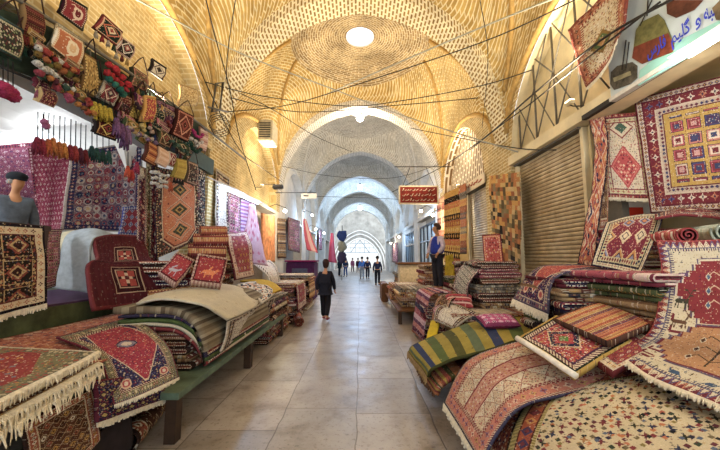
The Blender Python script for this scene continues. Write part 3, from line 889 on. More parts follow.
# top surface is at about z .75; it runs out of frame to the lower right
sheet('carpet', [
    [P(556, 392, z=.58), P(606, 372, z=.70), P(660, 360, z=.74), P(730, 352, z=.76)],
    [P(528, 403, z=.52), P(590, 398, z=.69), P(660, 398, z=.75), P(760, 398, z=.77)],
    [P(512, 428, z=.46), P(580, 440, z=.68), P(680, 450, z=.75), P(800, 450, z=.77)],
    [P(497, 480, z=.30), P(570, 520, z=.62), P(700, 540, z=.72), P(860, 560, z=.75)],
    ], M_CONF, thick=.02, nu=40, nv=40, wob=.012, label='cream rug scattered with tiny coloured motifs and rust border, bottom right corner', cat='rug')
# --- pink and cream rug beside it
def m_pink():
    r = Rug('pink_cream_rug', 1.5, 2.4, '#dcc2a0', .008)
    k = r.ins(.26)
    r.scatter(.05, ['#b05a50', '#e8dcc4', '#8c6a50', '#c89878'], .3, .8, k)
    r.lattice(.38, .30, [(.5, '#8c2e34'), (.46, '#e6d8bc'), (.22, '#dcc2a0')], k, stag=False)
    r.scatter(.045, ['#c0605a', '#a88a60', '#5a6a6a', '#b84a48'], .26, .6, k)
    c = r.mul(k, r.lt(r.ab(r.sub(r.u, .75)), .17)); r.pt(c, '#cf8e78'); 
    r.scatter(.06, ['#9a3034', '#e6d4b4', '#c88a50'], .36, .9, r.mul(c, r.lt(r.ab(r.sub(r.u, .75)), .13)), 'dia')
    r.pt(r.mul(k, r.lt(r.ab(r.sub(r.ab(r.sub(r.u, .75)), .17)), .013)), '#8c2630')
    r.band(0, .02, '#4a4660').band(.02, .055, '#8c3038', 'slash', '#dcc8a8', .04).band(.055, .2, '#cd7a62', 'flower', ['#b03a3c', '#c8a050', '#8c6a8c', '#e8c8a8'], .13, '#8a3040').band(.2, .26, '#8c2a32', 'zig', '#dcc8a8', .05)
    return r.done(.2)
M_PINK = m_pink()
sheet('carpet', [
    [P(444, 403, z=.28), P(455, 420, z=.28), P(466, 438, z=.28), P(480, 462, z=.28)],
    [P(457, 374, z=.50), P(472, 388, z=.51), P(486, 404, z=.5), P(501, 426, z=.49)],
    [P(474, 356, z=.66), P(490, 366, z=.68), P(506, 382, z=.66), P(526, 404, z=.61)],
    [P(512, 342, z=.82), P(530, 352, z=.78), P(552, 367, z=.72), P(580, 391, z=.66)],
    [P(560, 330, z=.92), P(590, 346, z=.85), P(615, 358, z=.78), P(655, 374, z=.70)],
    ], M_PINK, thick=.02, nu=44, nv=44, wob=.01, fringe='t', fl=.05, label='pink and cream rug with zigzag medallions draped toward the aisle, fringe at the floor', cat='rug')
# second rug peeping from under it
def m_under():
    r = Rug('navy_orange_under', 1.2, 1.2, '#8c3a22', .01)
    r.scatter(.06, ['#24284a', '#c87a3a', '#dcc8a0', '#5a2028'], .4, .9)
    r.band(0, .04, '#23284a').band(.04, .14, '#a84424', 'dia', ['#24284a', '#dcc8a0'], .09)
    return r.done()
M_UND = m_under()
sheet('carpet', [
    [P(486, 450, z=.22), P(500, 470, z=.24), P(530, 500, z=.26)],
    [P(503, 418, z=.42), P(520, 432, z=.46), P(548, 470, z=.5)],
    [P(545, 400, z=.55), P(575, 408, z=.58), P(610, 440, z=.60)],
    ], M_UND, thick=.03, nu=16, nv=16, label='navy edged rust rug showing between the pink rug and the confetti rug', cat='rug')
for i, (z, k) in enumerate(((.22, 'maroon'), (.33, 'tan'), (.44, 'navy'))):
    folded((2.15, 2.0, z), 1.75-.02*i, 1.9, 2, .05, .0, gm(k), 'folded rug buried %s in the front right heap under the pink rug' % ('lowest', 'in the middle', 'highest')[i], droop=.06)
# --- folded red rug with white roll edge, and the orange striped one over it
def m_redfield():
    r = Rug('red_field_rug', 1.1, 1.1, '#b02430', .008)
    k = r.ins(.16)
    r.scatter(.05, ['#e8dcc4', '#1f2547', '#c8962e', '#6e1526', '#3a6a4a'], .36, .85, k)
    r.medal(.55, .5, .34, .3, [(1, '#e0c8a0'), (.92, '#1f2547'), (.6, '#b02430'), (.3, '#5a8a3a')], k)
    r.scatter(.035, ['#e8dcc4', '#b02430', '#c8962e'], .34, .6, k)
    r.band(0, .025, '#c8a030').band(.025, .06, '#1e2a22').band(.06, .13, '#dccaa8', 'slash', '#6a2a3a', .06).band(.13, .16, '#4a2a4c')
    return r.done(.2)
RF = sheet('folded_rug', [
    [P(519, 337, y=2.95), P(536, 327, y=3.12), P(556, 315, y=3.3)],
    [P(545, 353, y=2.68), P(566, 340, y=2.88), P(592, 326, y=3.1)],
    [P(575, 374, y=2.42), P(600, 358, y=2.6), P(632, 340, y=2.8)]], m_redfield(), thick=.055, nu=24, nv=24, wob=.006,
    label='red field folded rug with dark and yellow border and white rolled edge', cat='folded rug')
t = MB().tube([P(517, 338, y=2.94), P(530, 346, y=2.8), P(546, 356, y=2.66), P(562, 367, y=2.53), P(576, 376, y=2.4)], .024, 8); o = t.build('rolled_edge', plain('white_cotton', '#e8e0d0', .95, .08, 30)); o.parent = RF
def m_ostripe():
    r = Rug('orange_striped', 1.1, .9, '#c8643a', .008)
    r.stripes(.36, ['#c86a3e', '#c89a48', '#b8422c', '#c8a45c', '#6a4a6a', '#c87848'], 'v', None, (.05, ['#ece0c4', '#8c2a3a', '#2e3450', '#e0b050'], .32))
    r.pt(r.lt(r.ab(r.sub(r.fr(r.div(r.v, .06)), .5)), .1), '#9a3a22')
    r.band(0, .03, '#5a3a2a')
    return r.done(.2)
sheet('folded_rug', [
    [P(553, 318, y=3.2), P(575, 309, y=3.3), P(598, 302, y=3.38)],
    [P(580, 330, y=2.92), P(603, 320, y=3.02), P(627, 311, y=3.12)],
    [P(608, 342, y=2.65), P(630, 333, y=2.76), P(653, 323, y=2.88)]], m_ostripe(), thick=.05, nu=22, nv=22, wob=.006,
    label='orange and gold striped folded kilim lying on the red field rug', cat='folded rug')
sheet('folded_rug', [
    [P(580, 350, y=2.8), P(630, 325, y=3.0)],
    [P(612, 372, y=2.45), P(662, 345, y=2.75)]], gm('red'), thick=.05, nu=12, nv=12, label='dark red folded rug between the orange striped kilim and the tree rug fringe', cat='folded rug')
# --- the great rug with tree and deer, sliding off the pile
def m_tree():
    W, L = 2.0, 2.6; r = Rug('tree_deer_rug', W, L, '#ddd2b2', .011)
    r.scatter(.09, ['#6a2a3a', '#4a5a7c', '#8c3038', '#5a4a2a', '#3a3a50', '#a86a50'], .3, .5, r.ins(.2), 'x')
    cx = W/2
    # stepped panels, upper red and lower tan
    for cy, f, h in ((.85, '#8e1c2c', .52), (1.78, '#c08a58', .46)):
        du = r.ab(r.sub(r.u, cx)); dv = r.ab(r.sub(r.v, cy))
        st = r.mul(r.fl(r.div(dv, .1)), .085)
        lim = r.sub(.80, st)
        k0 = r.mul(r.lt(du, lim), r.lt(dv, h)); k1 = r.mul(r.lt(du, r.sub(lim, .03)), r.lt(dv, h-.03)); k2 = r.mul(r.lt(du, r.sub(lim, .055)), r.lt(dv, h-.055))
        r.pt(k0, '#6a5a78'); r.pt(k1, '#e2d8bc' if cy < 1 else '#7c1c30'); r.pt(k2, f)
        c2 = '#e0c8a8' if cy < 1 else '#4a3a2c'
        r.segs([(cx, cy-h*.75, cx, cy+h*.7, .012)]+[q for s_ in (-1, 1) for i in range(3) for q in
               ((cx, cy-.18+.2*i, cx+s_*.2, cy-.28+.2*i, .01), (cx+s_*.2, cy-.28+.2*i, cx+s_*.28, cy-.22+.2*i, .01))], c2)
        for i in range(3):
            for s_ in (-1, 1):
                r.medal(cx+s_*.29, cy-.2+.2*i, .05, .065, [(1, '#e2d8bc'), (.72, '#4a6a94' if cy < 1 else '#5a3a2a')])
        r.medal(cx, cy-h*.8, .09, .05, [(1, '#8c2034' if cy > 1 else '#e2d8bc')])
    # hooked arms around the panels
    hk = []
    for s_ in (-1, 1):
        for cy in (1.32, 1.5, 2.05, 2.2):
            x = cx+s_*.62; hk += [(x, cy, x+s_*.14, cy, .02), (x+s_*.14, cy, x+s_*.14, cy-.09, .02)]
    r.segs(hk, '#7c1c30')
    # deer and birds on the cream ground
    def deer(x, y, f, c):
        r.segs([(x-.07*f, y, x+.07*f, y, .03), (x+.07*f, y, x+.11*f, y-.09, .014), (x+.11*f, y-.09, x+.15*f, y-.085, .013), (x-.07*f, y, x-.09*f, y+.1, .01), (x-.04*f, y, x-.05*f, y+.1, .01),
                (x+.05*f, y, x+.05*f, y+.1, .01), (x+.08*f, y, x+.1*f, y+.1, .01), (x+.11*f, y-.1, x+.07*f, y-.17, .008), (x+.11*f, y-.1, x+.15*f, y-.17, .008), (x+.07*f, y-.17, x+.03*f, y-.17, .008), (x+.15*f, y-.17, x+.19*f, y-.17, .008)], c)
    def bird(x, y, f, c): r.segs([(x-.05*f, y, x+.05*f, y, .028), (x+.05*f, y, x+.09*f, y-.05, .014), (x-.06*f, y, x-.12*f, y+.04, .012), (x, y, x, y+.07, .008)], c)
    deer(.33, 1.33, 1, '#6a4a34'); deer(1.67, 1.33, -1, '#6a4a34'); bird(.32, .62, 1, '#6a4a7c'); bird(.33, 2.28, 1, '#7c2434'); bird(.8, 2.36, -1, '#3a5a80'); bird(1.3, 2.36, 1, '#3a5a80')
    deer(.33, 1.02, 1, '#4a4a3a'); bird(1.68, .62, -1, '#6a4a7c')
    r.band(0, .018, '#a83038').band(.018, .14, '#7c1c30', 'zig', ['#e2d8bc', '#5a5a8c', '#c87a5a'], .1, '#ddd2b2').band(.14, .165, '#8a88a0', 'dash', '#3a3050', .025).band(.165, .2, '#ddd2b2', 'dash', '#5a4a6a', .04)
    return r.done(.15)
sheet('carpet', [
    [P(656, 240, y=3.1), P(700, 240, y=2.9), P(738, 239, y=2.76), P(774, 238, y=2.62)],
    [P(661, 268, y=3.0), P(705, 268, y=2.78), P(742, 268, y=2.58), P(780, 268, y=2.42)],
    [P(659, 300, y=2.88), P(705, 304, y=2.6), P(745, 305, y=2.38), P(786, 305, y=2.2)],
    [P(650, 330, y=2.74), P(700, 338, y=2.4), P(748, 343, y=2.16), P(794, 350, y=1.94)],
    [P(631, 343, z=.93), P(680, 358, z=.92), P(732, 373, z=.92), P(786, 388, z=.92)],
    [P(609, 346, z=.86), P(648, 375, z=.86), P(694, 395, z=.86), P(764, 424, z=.86)]], m_tree(), thick=.02, nu=44, nv=60, wob=.012, fringe='b', fl=.05, down=.25, edge=1,
    label='large cream rug with deer and red stepped tree panels sliding down the pile', cat='rug')
# body of the pile the tree rug leans on
z, _ = pile((3.15, 3.45, .22), 1.3, 1.1, ['brown', ('navy', 'dark navy'), 'maroon', ('ochre', 'ochre banded'), ('cream', 'cream speckled'), 'crimson', ('black', 'black speckled'), ('orange', 'rusty orange'), ('mustard', 'mustard'), 'maroon'][:8] +
     [('tan', 'brown striped'), ('green', 'olive'), ('rose', 'rose red')], 'tall pile behind the deer and tree rug', .1, .047, 0, .03)
# rolls on its top
def m_rollstripe(n, cols):
    r = Rug(n, .8, .6, cols[0], .01); r.stripes(.2, cols, 'u'); return r.done(.15)
roll((3.24, 3.15, 1.88), (3.42, 3.75, 1.88), .10, m_rollstripe('red_white_roll', ['#a82c34', '#a82c34', '#e4d8c8', '#a82c34', '#c85a5a', '#a82c34']), 'red and white striped rolled rug on the pile, right of the red diamond rug')
roll((3.56, 3.1, 1.90), (3.8, 3.8, 1.90), .13, m_rollstripe('pale_green_roll', ['#b8c4b0', '#c4ccba', '#a8b49e', '#c4ccba']), 'thick pale green rolled rug, right of the striped red and white roll')
# cover over the rolls
sheet('rug', [
    [P(655, 214, y=3.9), P(690, 207, y=3.8), P(740, 212, y=3.6)],
    [P(655, 218, y=3.5), P(690, 214, y=3.4), P(745, 222, y=3.2)]], gm('maroon'), thick=.03, nu=16, nv=8, wob=.02, label='dark bordered rug laid over the rolled rugs below the yellow panel carpet', cat='rug')
# --- red rug with diamonds
def m_diam():
    r = Rug('red_diamonds', 1.25, 1.3, '#7e1830', .01)
    k = r.ins(.2)
    r.scatter(.045, ['#c87a70', '#3a2a50', '#d8b890'], .28, .4, k)
    r.lattice(.34, .40, [(.42, '#dcc090'), (.37, ['#8c8aa8', '#c88a3a', '#dcc8a0', '#a83040']), (.24, '#4a3a4a'), (.17, ['#dcc8a0', '#c87a3a', '#8a8aa0'])], k, ou=.03, ov=.1)
    r.band(0, .03, '#3a2a4a').band(.03, .09, '#dcd0a8', 'flower', ['#5a3a4a', '#3a4a6a', '#8c3040'], .075, '#c87a3a').band(.09, .12, '#2a2438').band(.12, .2, '#c8bc8c', 'dia', ['#2e3050', '#7e1830'], .06)
    return r.done(.2)
sheet('carpet', [
    [P(606, 222, y=4.05), P(634, 215, y=3.95), P(664, 212, y=3.8)],
    [P(601, 236, y=3.9), P(630, 233, y=3.75), P(658, 232, y=3.6)],
    [P(591, 265, y=3.8), P(616, 270, y=3.65), P(639, 276, y=3.5)]], m_diam(), thick=.02, nu=26, nv=30, wob=.012,
    label='crimson rug with beige and blue diamonds draped down the heap beside the shutter', cat='rug')
# pile under it and the layered pile in front (face seen end on)
pile((3.68, 4.32, .22), 1.0, .55, ['maroon', 'tan', ('navy', 'navy'), ('brown', 'brown'), ('orange', 'rust'), ('cream', 'cream'), ('crimson', 'crimson'), ('purple', 'plum'), ('green', 'olive'), ('red', 'bright red'), ('ochre', 'ochre'), ('pink', 'pink panelled'), 'maroon'], 'pile under the crimson diamond rug', .0, .052, 0, .03)
zt, lay = pile((2.95-.1, 4.02, .62), 1.25, 1.0, [('orange', 'rusty'), ('black', 'speckled'), ('green', 'olive'), ('black', 'black'), ('navy', 'navy'), ('tan', 'beige'), ('crimson', 'crimson'), ], 'pile beneath the red and navy medallion rug', -.05, .045, 0, .025)
pile((2.75, 4.3, .22), 1.4, 1.0, [('brown', 'brown'), ('tan', 'tan')], 'base under the red and navy medallion rug', 0, .08, 0, .02, nl=(2,))
def m_rn():
    r = Rug('red_navy_medallion', 1.0, 1.6, '#3e2450', .008)
    k = r.ins(.12)
    r.scatter(.04, ['#c87a6a', '#8c2a44', '#6a5a8c', '#dcc090'], .32, .75, k)
    r.medal(.5, .75, .42, .66, [(1, '#e6d8b8'), (.94, '#b83a34')], k)
    mm = r.lt(r.add(r.div(r.ab(r.sub(r.u, .5)), .42), r.div(r.ab(r.sub(r.v, .75)), .66)), .9)
    r.scatter(.045, ['#e0b088', '#7c2034', '#e8923a', '#3e2450'], .3, .7, mm)
    for x in (.24, .76): r.medal(x, 1.36, .08, .08, [(1, '#e8c0a0'), (.6, '#b83a34')], k, .4)
    r.band(0, .02, '#5a5064').band(.02, .1, '#6a5c74', 'dia', ['#c8b088', '#8c3a4a', '#3a2c4a'], .05).band(.1, .12, '#c8b49a')
    return r.done(.2)
sheet('carpet', [
    [P(600, 264, y=4.5), P(652, 272, y=3.72)],
    [P(565, 264, y=4.55), P(590, 270, y=3.72)],
    [P(541, 266, y=4.6), P(560, 274, y=3.74)],
    [P(526, 277, y=4.58), P(549, 289, y=3.74)],
    [P(513, 299, y=4.5), P(548, 314, y=3.74)]], m_rn(), thick=.018, nu=26, nv=40, wob=.01, fringe='b', fl=.1, down=.3,
    label='red and navy medallion rug draped over the left end of the layered pile', cat='rug')
sheet('folded_rug', [
    [P(598, 264, y=4.3), P(640, 263, y=4.2)],
    [P(612, 269, y=3.9), P(648, 270, y=3.6)],
    [P(614, 272, y=3.72), P(652, 279, y=3.38)]], gm('maroon'), thick=.05, nu=14, nv=14, wob=.008, fringe='b', fl=.06, label='maroon folded rug with cream fringe on top of the layered pile', cat='folded rug')
roll((2.86, 3.5, 1.2), (3.1, 3.1, 1.1), .16, gm('mustard'), 'mustard rolled rug tucked between the layered pile and the tree rug')
# ivory fringe cloth on the striped kilim
# --- striped green and yellow kilim pile
def m_gy():
    r = Rug('green_yellow_stripes', 1.25, 2.4, '#8c8a2c', .01)
    r.stripes(1.2, ['#a8962a', '#6a7a5a', '#a8962a', '#33406a', '#b09a2a', '#5e6e3a', '#a89428', '#5a5a2c'], 'v')
    r.scatter(.14, ['#3a3a2c', '#c8b040', '#23305a', '#7c3a2a'], .12, .5, r.ins(.06), 'x')
    r.band(0, .02, '#4a4a22')
    return r.done(.25, speck=0)
sheet('kilim', [
    [P(427, 377, z=.40), P(418, 364, z=.40), P(408, 351, z=.40)],
    [P(432, 368, z=.52), P(422, 356, z=.53), P(413, 345, z=.5)],
    [P(452, 358, z=.62), P(444, 344, z=.65), P(436, 335, z=.6)],
    [P(482, 351, z=.68), P(472, 333, z=.71), P(464, 325, z=.66)],
    [P(512, 342, z=.71), P(502, 325, z=.74), P(494, 318, z=.70)],
    [P(545, 332, z=.72), P(545, 318, z=.74), P(542, 311, z=.70)]], m_gy(), thick=.03, nu=26, nv=50, wob=.015, fringe='t', fl=.09, fmat=plain('tan_tassel_wool', '#a88a5c', .95, .2, 30),
    label='thick green and yellow striped kilim with blue band, draped over a low pile', cat='kilim')
def m_os():
    r = Rug('orange_olive_stripes', 1.1, 1.6, '#a85a20', .01); r.stripes(.5, ['#b0641e', '#7c2c1c', '#a88a24', '#a03a1e', '#4a4a24'], 'v'); return r.done(.25)
M_OS = m_os()
for i, (dz, lab) in enumerate(((0, 'orange and rust striped kilim directly beneath the green and yellow one'), (-.11, 'lower orange striped kilim with dark tassels near the aisle floor'))):
    sheet('kilim', [
        [P(434+2*i, 394-3*i, z=.28+dz), P(424, 378, z=.28+dz), P(416, 364, z=.28+dz)],
        [P(440, 384, z=.38+dz), P(430, 372, z=.38+dz), P(421, 362, z=.38+dz)],
        [P(460, 374, z=.46+dz), P(450, 362, z=.47+dz), P(440, 352, z=.44+dz)],
        [P(520, 362, z=.50+dz), P(512, 346, z=.50+dz), P(505, 334, z=.5+dz)]], M_OS, thick=.05, nu=16, nv=24, wob=.01, fringe='t' if i == 1 else '', fl=.08, fmat=DWOOL, label=lab, cat='kilim')
folded((2.5, 4.15, .40), 1.9, 1.3, 2, .09, 0, gm('tan'), 'tan folded rug under the back of the green and yellow kilim', droop=.05)
# pink cushion
def m_pc():
    r = Rug('pink_cushion_cloth', .5, .3, '#b83a78', .008); r.lattice(.09, .07, [(.42, '#e8b8c8'), (.3, ['#7c1c50', '#e8a0b8', '#3a2a50']), (.14, '#e8c8d0')]); r.band(0, .02, '#8c2458'); return r.done(.1, speck=0)
cushion(P(498, 321, z=.83), .50, .26, .12, m_pc(), 'small bright pink patterned cushion lying on the striped kilim', rz=.12, rx=.35)
o = MB().box(P(483, 318, z=.82), (.32, .18, .05), rz=.5, bev=.02).build('folded_cloth', plain('dark_slate_cloth', '#3c3a48', .95)); tag(o, 'small dark slate folded cloth just behind the pink cushion', 'cloth')
# --- hung rugs at right
def m_yellow():
    r = Rug('yellow_panels', 1.75, 2.2, '#c8a444', .01)
    k = r.ins(.44)
    r.lattice(.25, .262, [(.40, '#3a2c4a'), (.36, ['#b8485a', '#5a5a90', '#d8c0b0', '#8c2c48', '#4a4a80', '#c87a70']), (.27, ['#e8dccc', '#4a3a6a', '#8c2c3c']), (.16, ['#7c2434', '#d0a0a0', '#3a4a7a'])], r.ins(.50), ou=.0, ov=.05, kind='sq')
    r.scatter(.035, ['#e8dccc', '#8c2c3c', '#4a4a80'], .24, .45, r.ins(.5))
    r.band(0, .03, '#7c2038').band(.03, .11, '#d8c8b4', 'dia', ['#8c2438', '#4a4a80', '#6a2a4a'], .08, '#c8a040').band(.11, .14, '#6a1c34').band(.14, .31, '#7e1c30', 'flower', ['#d8c0a8', '#5a5a90', '#c87a5a', '#e8dccc'], .16, '#3a2a50').band(.31, .34, '#d8c8b4').band(.34, .42, '#c8b8a8', 'dia', ['#8c2438', '#3a3a70', '#6a2a4a'], .07).band(.42, .44, '#6a1c34')
    return r.done(.12)
hang('carpet', P(634, 99, y=4.35), P(760, 66, y=3.3), P(650, 213, y=4.2), P(775, 207, y=3.15), m_yellow(), 'large hung carpet with yellow ground, rows of small square panels and red borders', wob=.015, nu=36, nv=40, sw=.012)
def m_rw():
    r = Rug('white_red_diamond', .9, 1.5, '#e0d0b4', .01)
    r.scatter(.04, ['#a83040', '#6a6a44', '#8c8aa0'], .3, .6, r.ins(.15))
    r.medal(.45, .95, .29, .38, [(1, '#b83440'), (.9, '#d86a60'), (.82, '#c03c40')], None)
    r.scatter(.06, ['#e8a088', '#8c1c30', '#e8d0b0'], .34, .8, r.lt(r.add(r.div(r.ab(r.sub(r.u, .45)), .27), r.div(r.ab(r.sub(r.v, .95)), .38)), .8), 'dia')
    r.medal(.45, .25, .25, .2, [(1, '#8c2c34'), (.85, '#e0d0b4'), (.5, '#4a6a5a')])
    r.band(0, .05, '#b04434', 'dia', ['#e0c8a0', '#6a1c2c'], .06).band(.05, .075, '#7c2038').band(.075, .15, '#d8cca0', 'flower', ['#7a8a4a', '#b03440', '#5a4a70'], .1, '#b83440').band(.15, .17, '#8c2438')
    return r.done(.12)
hang('carpet', P(597, 116, y=4.72), P(642, 112, y=4.32), P(606, 197, y=4.6), P(655, 199, y=4.2), m_rw(), 'hung ivory rug with red central diamond, left of the yellow panel carpet', fringe='b', fl=.05, down=.9, nu=20, nv=28, sw=.01)
def m_runner():
    r = Rug('long_runner', .55, 2.6, '#b85a3a', .01)
    r.scatter(.1, ['#2e3054', '#d89a4a', '#a82c38', '#e0ccb0', '#8c4a60'], .46, .95, r.ins(.09))
    r.lattice(.37, .5, [(.44, '#e0ccb0'), (.38, ['#a82c38', '#c86a3a', '#3a3a60']), (.18, ['#d8a050', '#e0ccb0'])], r.ins(.09), ou=-.09)
    r.band(0, .03, '#2c2438').band(.03, .09, '#c87a4a', 'slash', ['#2e3054', '#e0ccb0', '#8c2434'], .08)
    return r.done(.15)
sheet('runner', [
    [P(588, 116, y=4.78), P(605, 114, y=4.62)],
    [P(594, 150, y=4.7), P(607, 152, y=4.5)],
    [P(591, 185, y=4.6), P(602, 190, y=4.42)],
    [P(585, 222, y=4.5), P(598, 228, y=4.32)],
    [P(577, 264, y=4.42), P(593, 268, y=4.2)]], m_runner(), thick=.02, nu=12, nv=44, wob=.03, label='narrow orange and red runner hanging long beside the beige shutter', cat='runner')
hang('runner', P(603, 120, y=4.66), P(610, 119, y=4.6), P(599, 232, y=4.5), P(608, 230, y=4.44), gm('brown'), 'thin brown runner strip hanging behind the narrow orange runner', nu=6, nv=20)
# cabinet with poster
cab = empty('white_cabinet', P(640, 262, y=4.55), 'white cabinet with a red and green sticker below the ivory hung rug', 'cabinet')
c0 = P(640, 211, y=4.6)
MB().box((c0.x, 4.75, 1.25), (.56, .26, 2.5), bev=.015).build('body', plain('white_enamel', '#dcdcd6', .4, .03), cab)
MB().box((c0.x-.07, 4.612, 2.31), (.25, .008, .15)).build('sticker', plain('red_sticker', '#c03420', .5, .03), cab)
MB().box((c0.x-.07, 4.611, 2.215), (.25, .009, .035)).build('sticker_band', plain('green_sticker', '#5c9a3c', .5, .03), cab)
o = MB().box((P(618, 205, y=4.7).x, 4.72, 1.3), (.1, .3, 2.6)).build('metal_upright', IRON); tag(o, 'grey metal upright between the brown runner and the white cabinet', 'post')
# --- lattice of iron rods in the near arch
gl = empty('iron_lattice', (3.6, 5, 4.2), 'grey iron lattice of crossing rods filling the near right arch', 'lattice')
for i in range(-3, 4):
    y = 5+i*.66; g_ = MB()
    top = Bv((y-5)/2.25)-.02
    g_.tube([(3.62, y, 4.0), (3.62, y, top)], .02, 5); g_.build('rod', IRON, gl)
for i in range(-4, 4):
    for s_ in (-1, 1):
        y0 = 5+(i+.5)*.66-s_*.33; y1 = y0+s_*.66
        for (za, zb) in ((4.0, 5.1), (5.1, 6.2)):
            z2 = min(zb, Bv(max(-1, min(1, (y1-5)/2.25)))-.05)
            if abs(y0-5) < 2.2 and abs(y1-5) < 2.2 and z2 > za+.3:
                zs = min(za, Bv((y0-5)/2.25)-.05)
                MB().tube([(3.6, y0, zs), (3.6, y1, z2)], .015, 4).build('rod', IRON, gl)
# --- banner
def banner():
    x = 3.42; a = P(612, 100, x=x); e = empty('shop_banner', (x, 3.6, 4.3), 'pale blue shop banner with blue Persian lettering and pictured woven bags', 'banner')
    bx = plain('banner_vinyl', '#b4c0c2', .45, .05, 1)
    y0, y1, z0 = P(612, 96, x=x).y, 1.3, (P(612, 99, x=x).z+P(713, 35, x=x).z)/2; print('BANNER', P(612, 99, x=x), P(713, 35, x=x))
    MB().box((x, (y0+y1)/2, z0+.8), (.03, y0-y1, 1.6)).build('board', bx, e)
    xf = x-.025
    # teal wash panels printed along the lower edge
    def patch(pts, mat, name, off=0):
        v = [P(px, py, x=xf-off) for px, py in pts]; v2 = [p+Vector((.006, 0, 0)) for p in v]; n = len(v)
        MB().add(v+v2, [tuple(range(n)), tuple(range(2*n-1, n-1, -1))]+[(i, (i+1) % n, n+(i+1) % n, n+i) for i in range(n)]).build(name, mat, e)
    teal = plain('printed_teal', '#86b8ae', .5, .08, 2)
    patch([(638, 86), (680, 62), (716, 40), (720, 20), (680, 40), (655, 58), (640, 70)], teal, 'printed_wash')
    # printed bags
    patch([(636, 30), (641, 22), (658, 14), (664, 20), (674, 44), (673, 52), (642, 64), (632, 58)], plain('printed_bag_olive', '#6c6a40', .5, .3, 9), 'printed_bag', .004)
    patch([(634, 47), (668, 33), (674, 46), (672, 52), (642, 64), (632, 58)], plain('printed_bag_rust', '#6a3224', .5, .3, 9), 'printed_bag_body', .008)
    patch([(666, 0), (703, 0), (694, 10), (676, 18), (667, 14)], plain('printed_bag_brown', '#5c3428', .5, .3, 9), 'printed_bag', .004)
    patch([(712, 8), (720, 0), (735, 0), (735, 20), (716, 20)], plain('printed_bag_dark', '#6a5a44', .5, .3, 9), 'printed_bag', .004)
    patch([(611, 72), (617, 66), (632, 62), (637, 66), (637, 78), (630, 84), (614, 90), (610, 84)], plain('printed_bag_check', '#4a463c', .5, .4, 14), 'printed_bag', .004)
    patch([(613, 78), (630, 71), (631, 75), (614, 82)], plain('printed_bag_light', '#8c8668', .5, .2, 9), 'printed_bag_band', .008)
    for a_, b_ in (((622, 70), (626, 40)), ((626, 68), (629, 42)), ((647, 16), (648, 0)), ((640, 26), (652, 0))):
        MB().tube([P(*a_, x=xf-.006), P(*b_, x=xf-.006)], .008, 4).build('printed_strap', DARKIRON, e)
    # lettering
    blue = plain('blue_lettering', '#2a3aa8', .5, .03)
    def text(body, px0, px1, py, h, name='lettering'):
        c = bpy.data.curves.new(name, 'FONT'); c.body = body; c.size = 1; c.offset = .02; c.resolution_u = 4
        tmp = bpy.data.objects.new('tmp', c); link(tmp); dg = bpy.context.evaluated_depsgraph_get()
        me = bpy.data.meshes.new_from_object(tmp.evaluated_get(dg)); bpy.data.objects.remove(tmp)
        xs = [v.co.x for v in me.vertices]; ys = [v.co.y for v in me.vertices]
        p = P(px0, py, x=xf-.02); w = abs(p.y-P(px1, py, x=xf-.02).y)
        for v in me.vertices: v.co = Vector(((v.co.x-min(xs))/(max(xs)-min(xs))*w, (v.co.y-min(ys))/(max(ys)-min(ys))*h, 0))
        me.transform(Matrix.Translation(p) @ Matrix(((0, 0, -1, 0), (-1, 0, 0, 0), (0, 1, 0, 0), (0, 0, 0, 1)))); me.materials.clear(); me.materials.append(blue)
        o = bpy.data.objects.new(name, me); link(o); fix_parent(o, e); return o
    text('\uFEB1\uFEAD\uFE8E\uFED3', 648, 668, 62, .19); text('\uFEE2\uFEF4\uFEE0\uFB94', 672, 693, 51, .24); text('\uFEED', 696, 702, 31, .12); text('\uFEEA\uFE92', 705, 716, 26, .16)
    text('\uFEB1\uFEAD\uFE8E\uFED3 \uFEE2\uFEF4\uFEE0\uFB94', 674, 689, 60.5, .045)
    # frame
    MB().box((x+.0, (y0+y1)/2, z0-.02), (.09, y0-y1, .05)).build('frame', plain('pale_frame_metal', '#c8c4ba', .4), e)
banner()
# dark rail and light strip below
o = MB().box((3.46, 2.95, 3.80), (.07, 3.6, .07)).build('curtain_rail', DARKIRON); tag(o, 'dark steel rail beneath the shop banner', 'rail')
tl = empty('tube_light', (3.30, 2.6, 3.75), 'white fluorescent tube light under the banner at top right', 'lamp')
MB().box((3.32, 2.3, 3.70), (.10, 1.5, .05)).build('housing', plain('white_enamel', '#dcdcd6', .4, .03), tl)
MB().tube([(3.28, 1.6, 3.655), (3.28, 3.0, 3.655)], .022, 8).build('tube', glow('tube_glass', '#f6fbff', 14), tl)
MB().add([(3.12, 1.5, 3.66), (3.12, 3.05, 3.66), (3.4, 3.15, 3.75), (3.4, 1.5, 3.75), (3.12, 1.5, 3.67), (3.12, 3.05, 3.67), (3.4, 3.15, 3.76), (3.4, 1.5, 3.76)], [(0, 1, 2, 3), (7, 6, 5, 4), (0, 4, 5, 1), (2, 6, 7, 3)]).build('shade', plain('white_enamel', '#dcdcd6', .4, .03), tl)
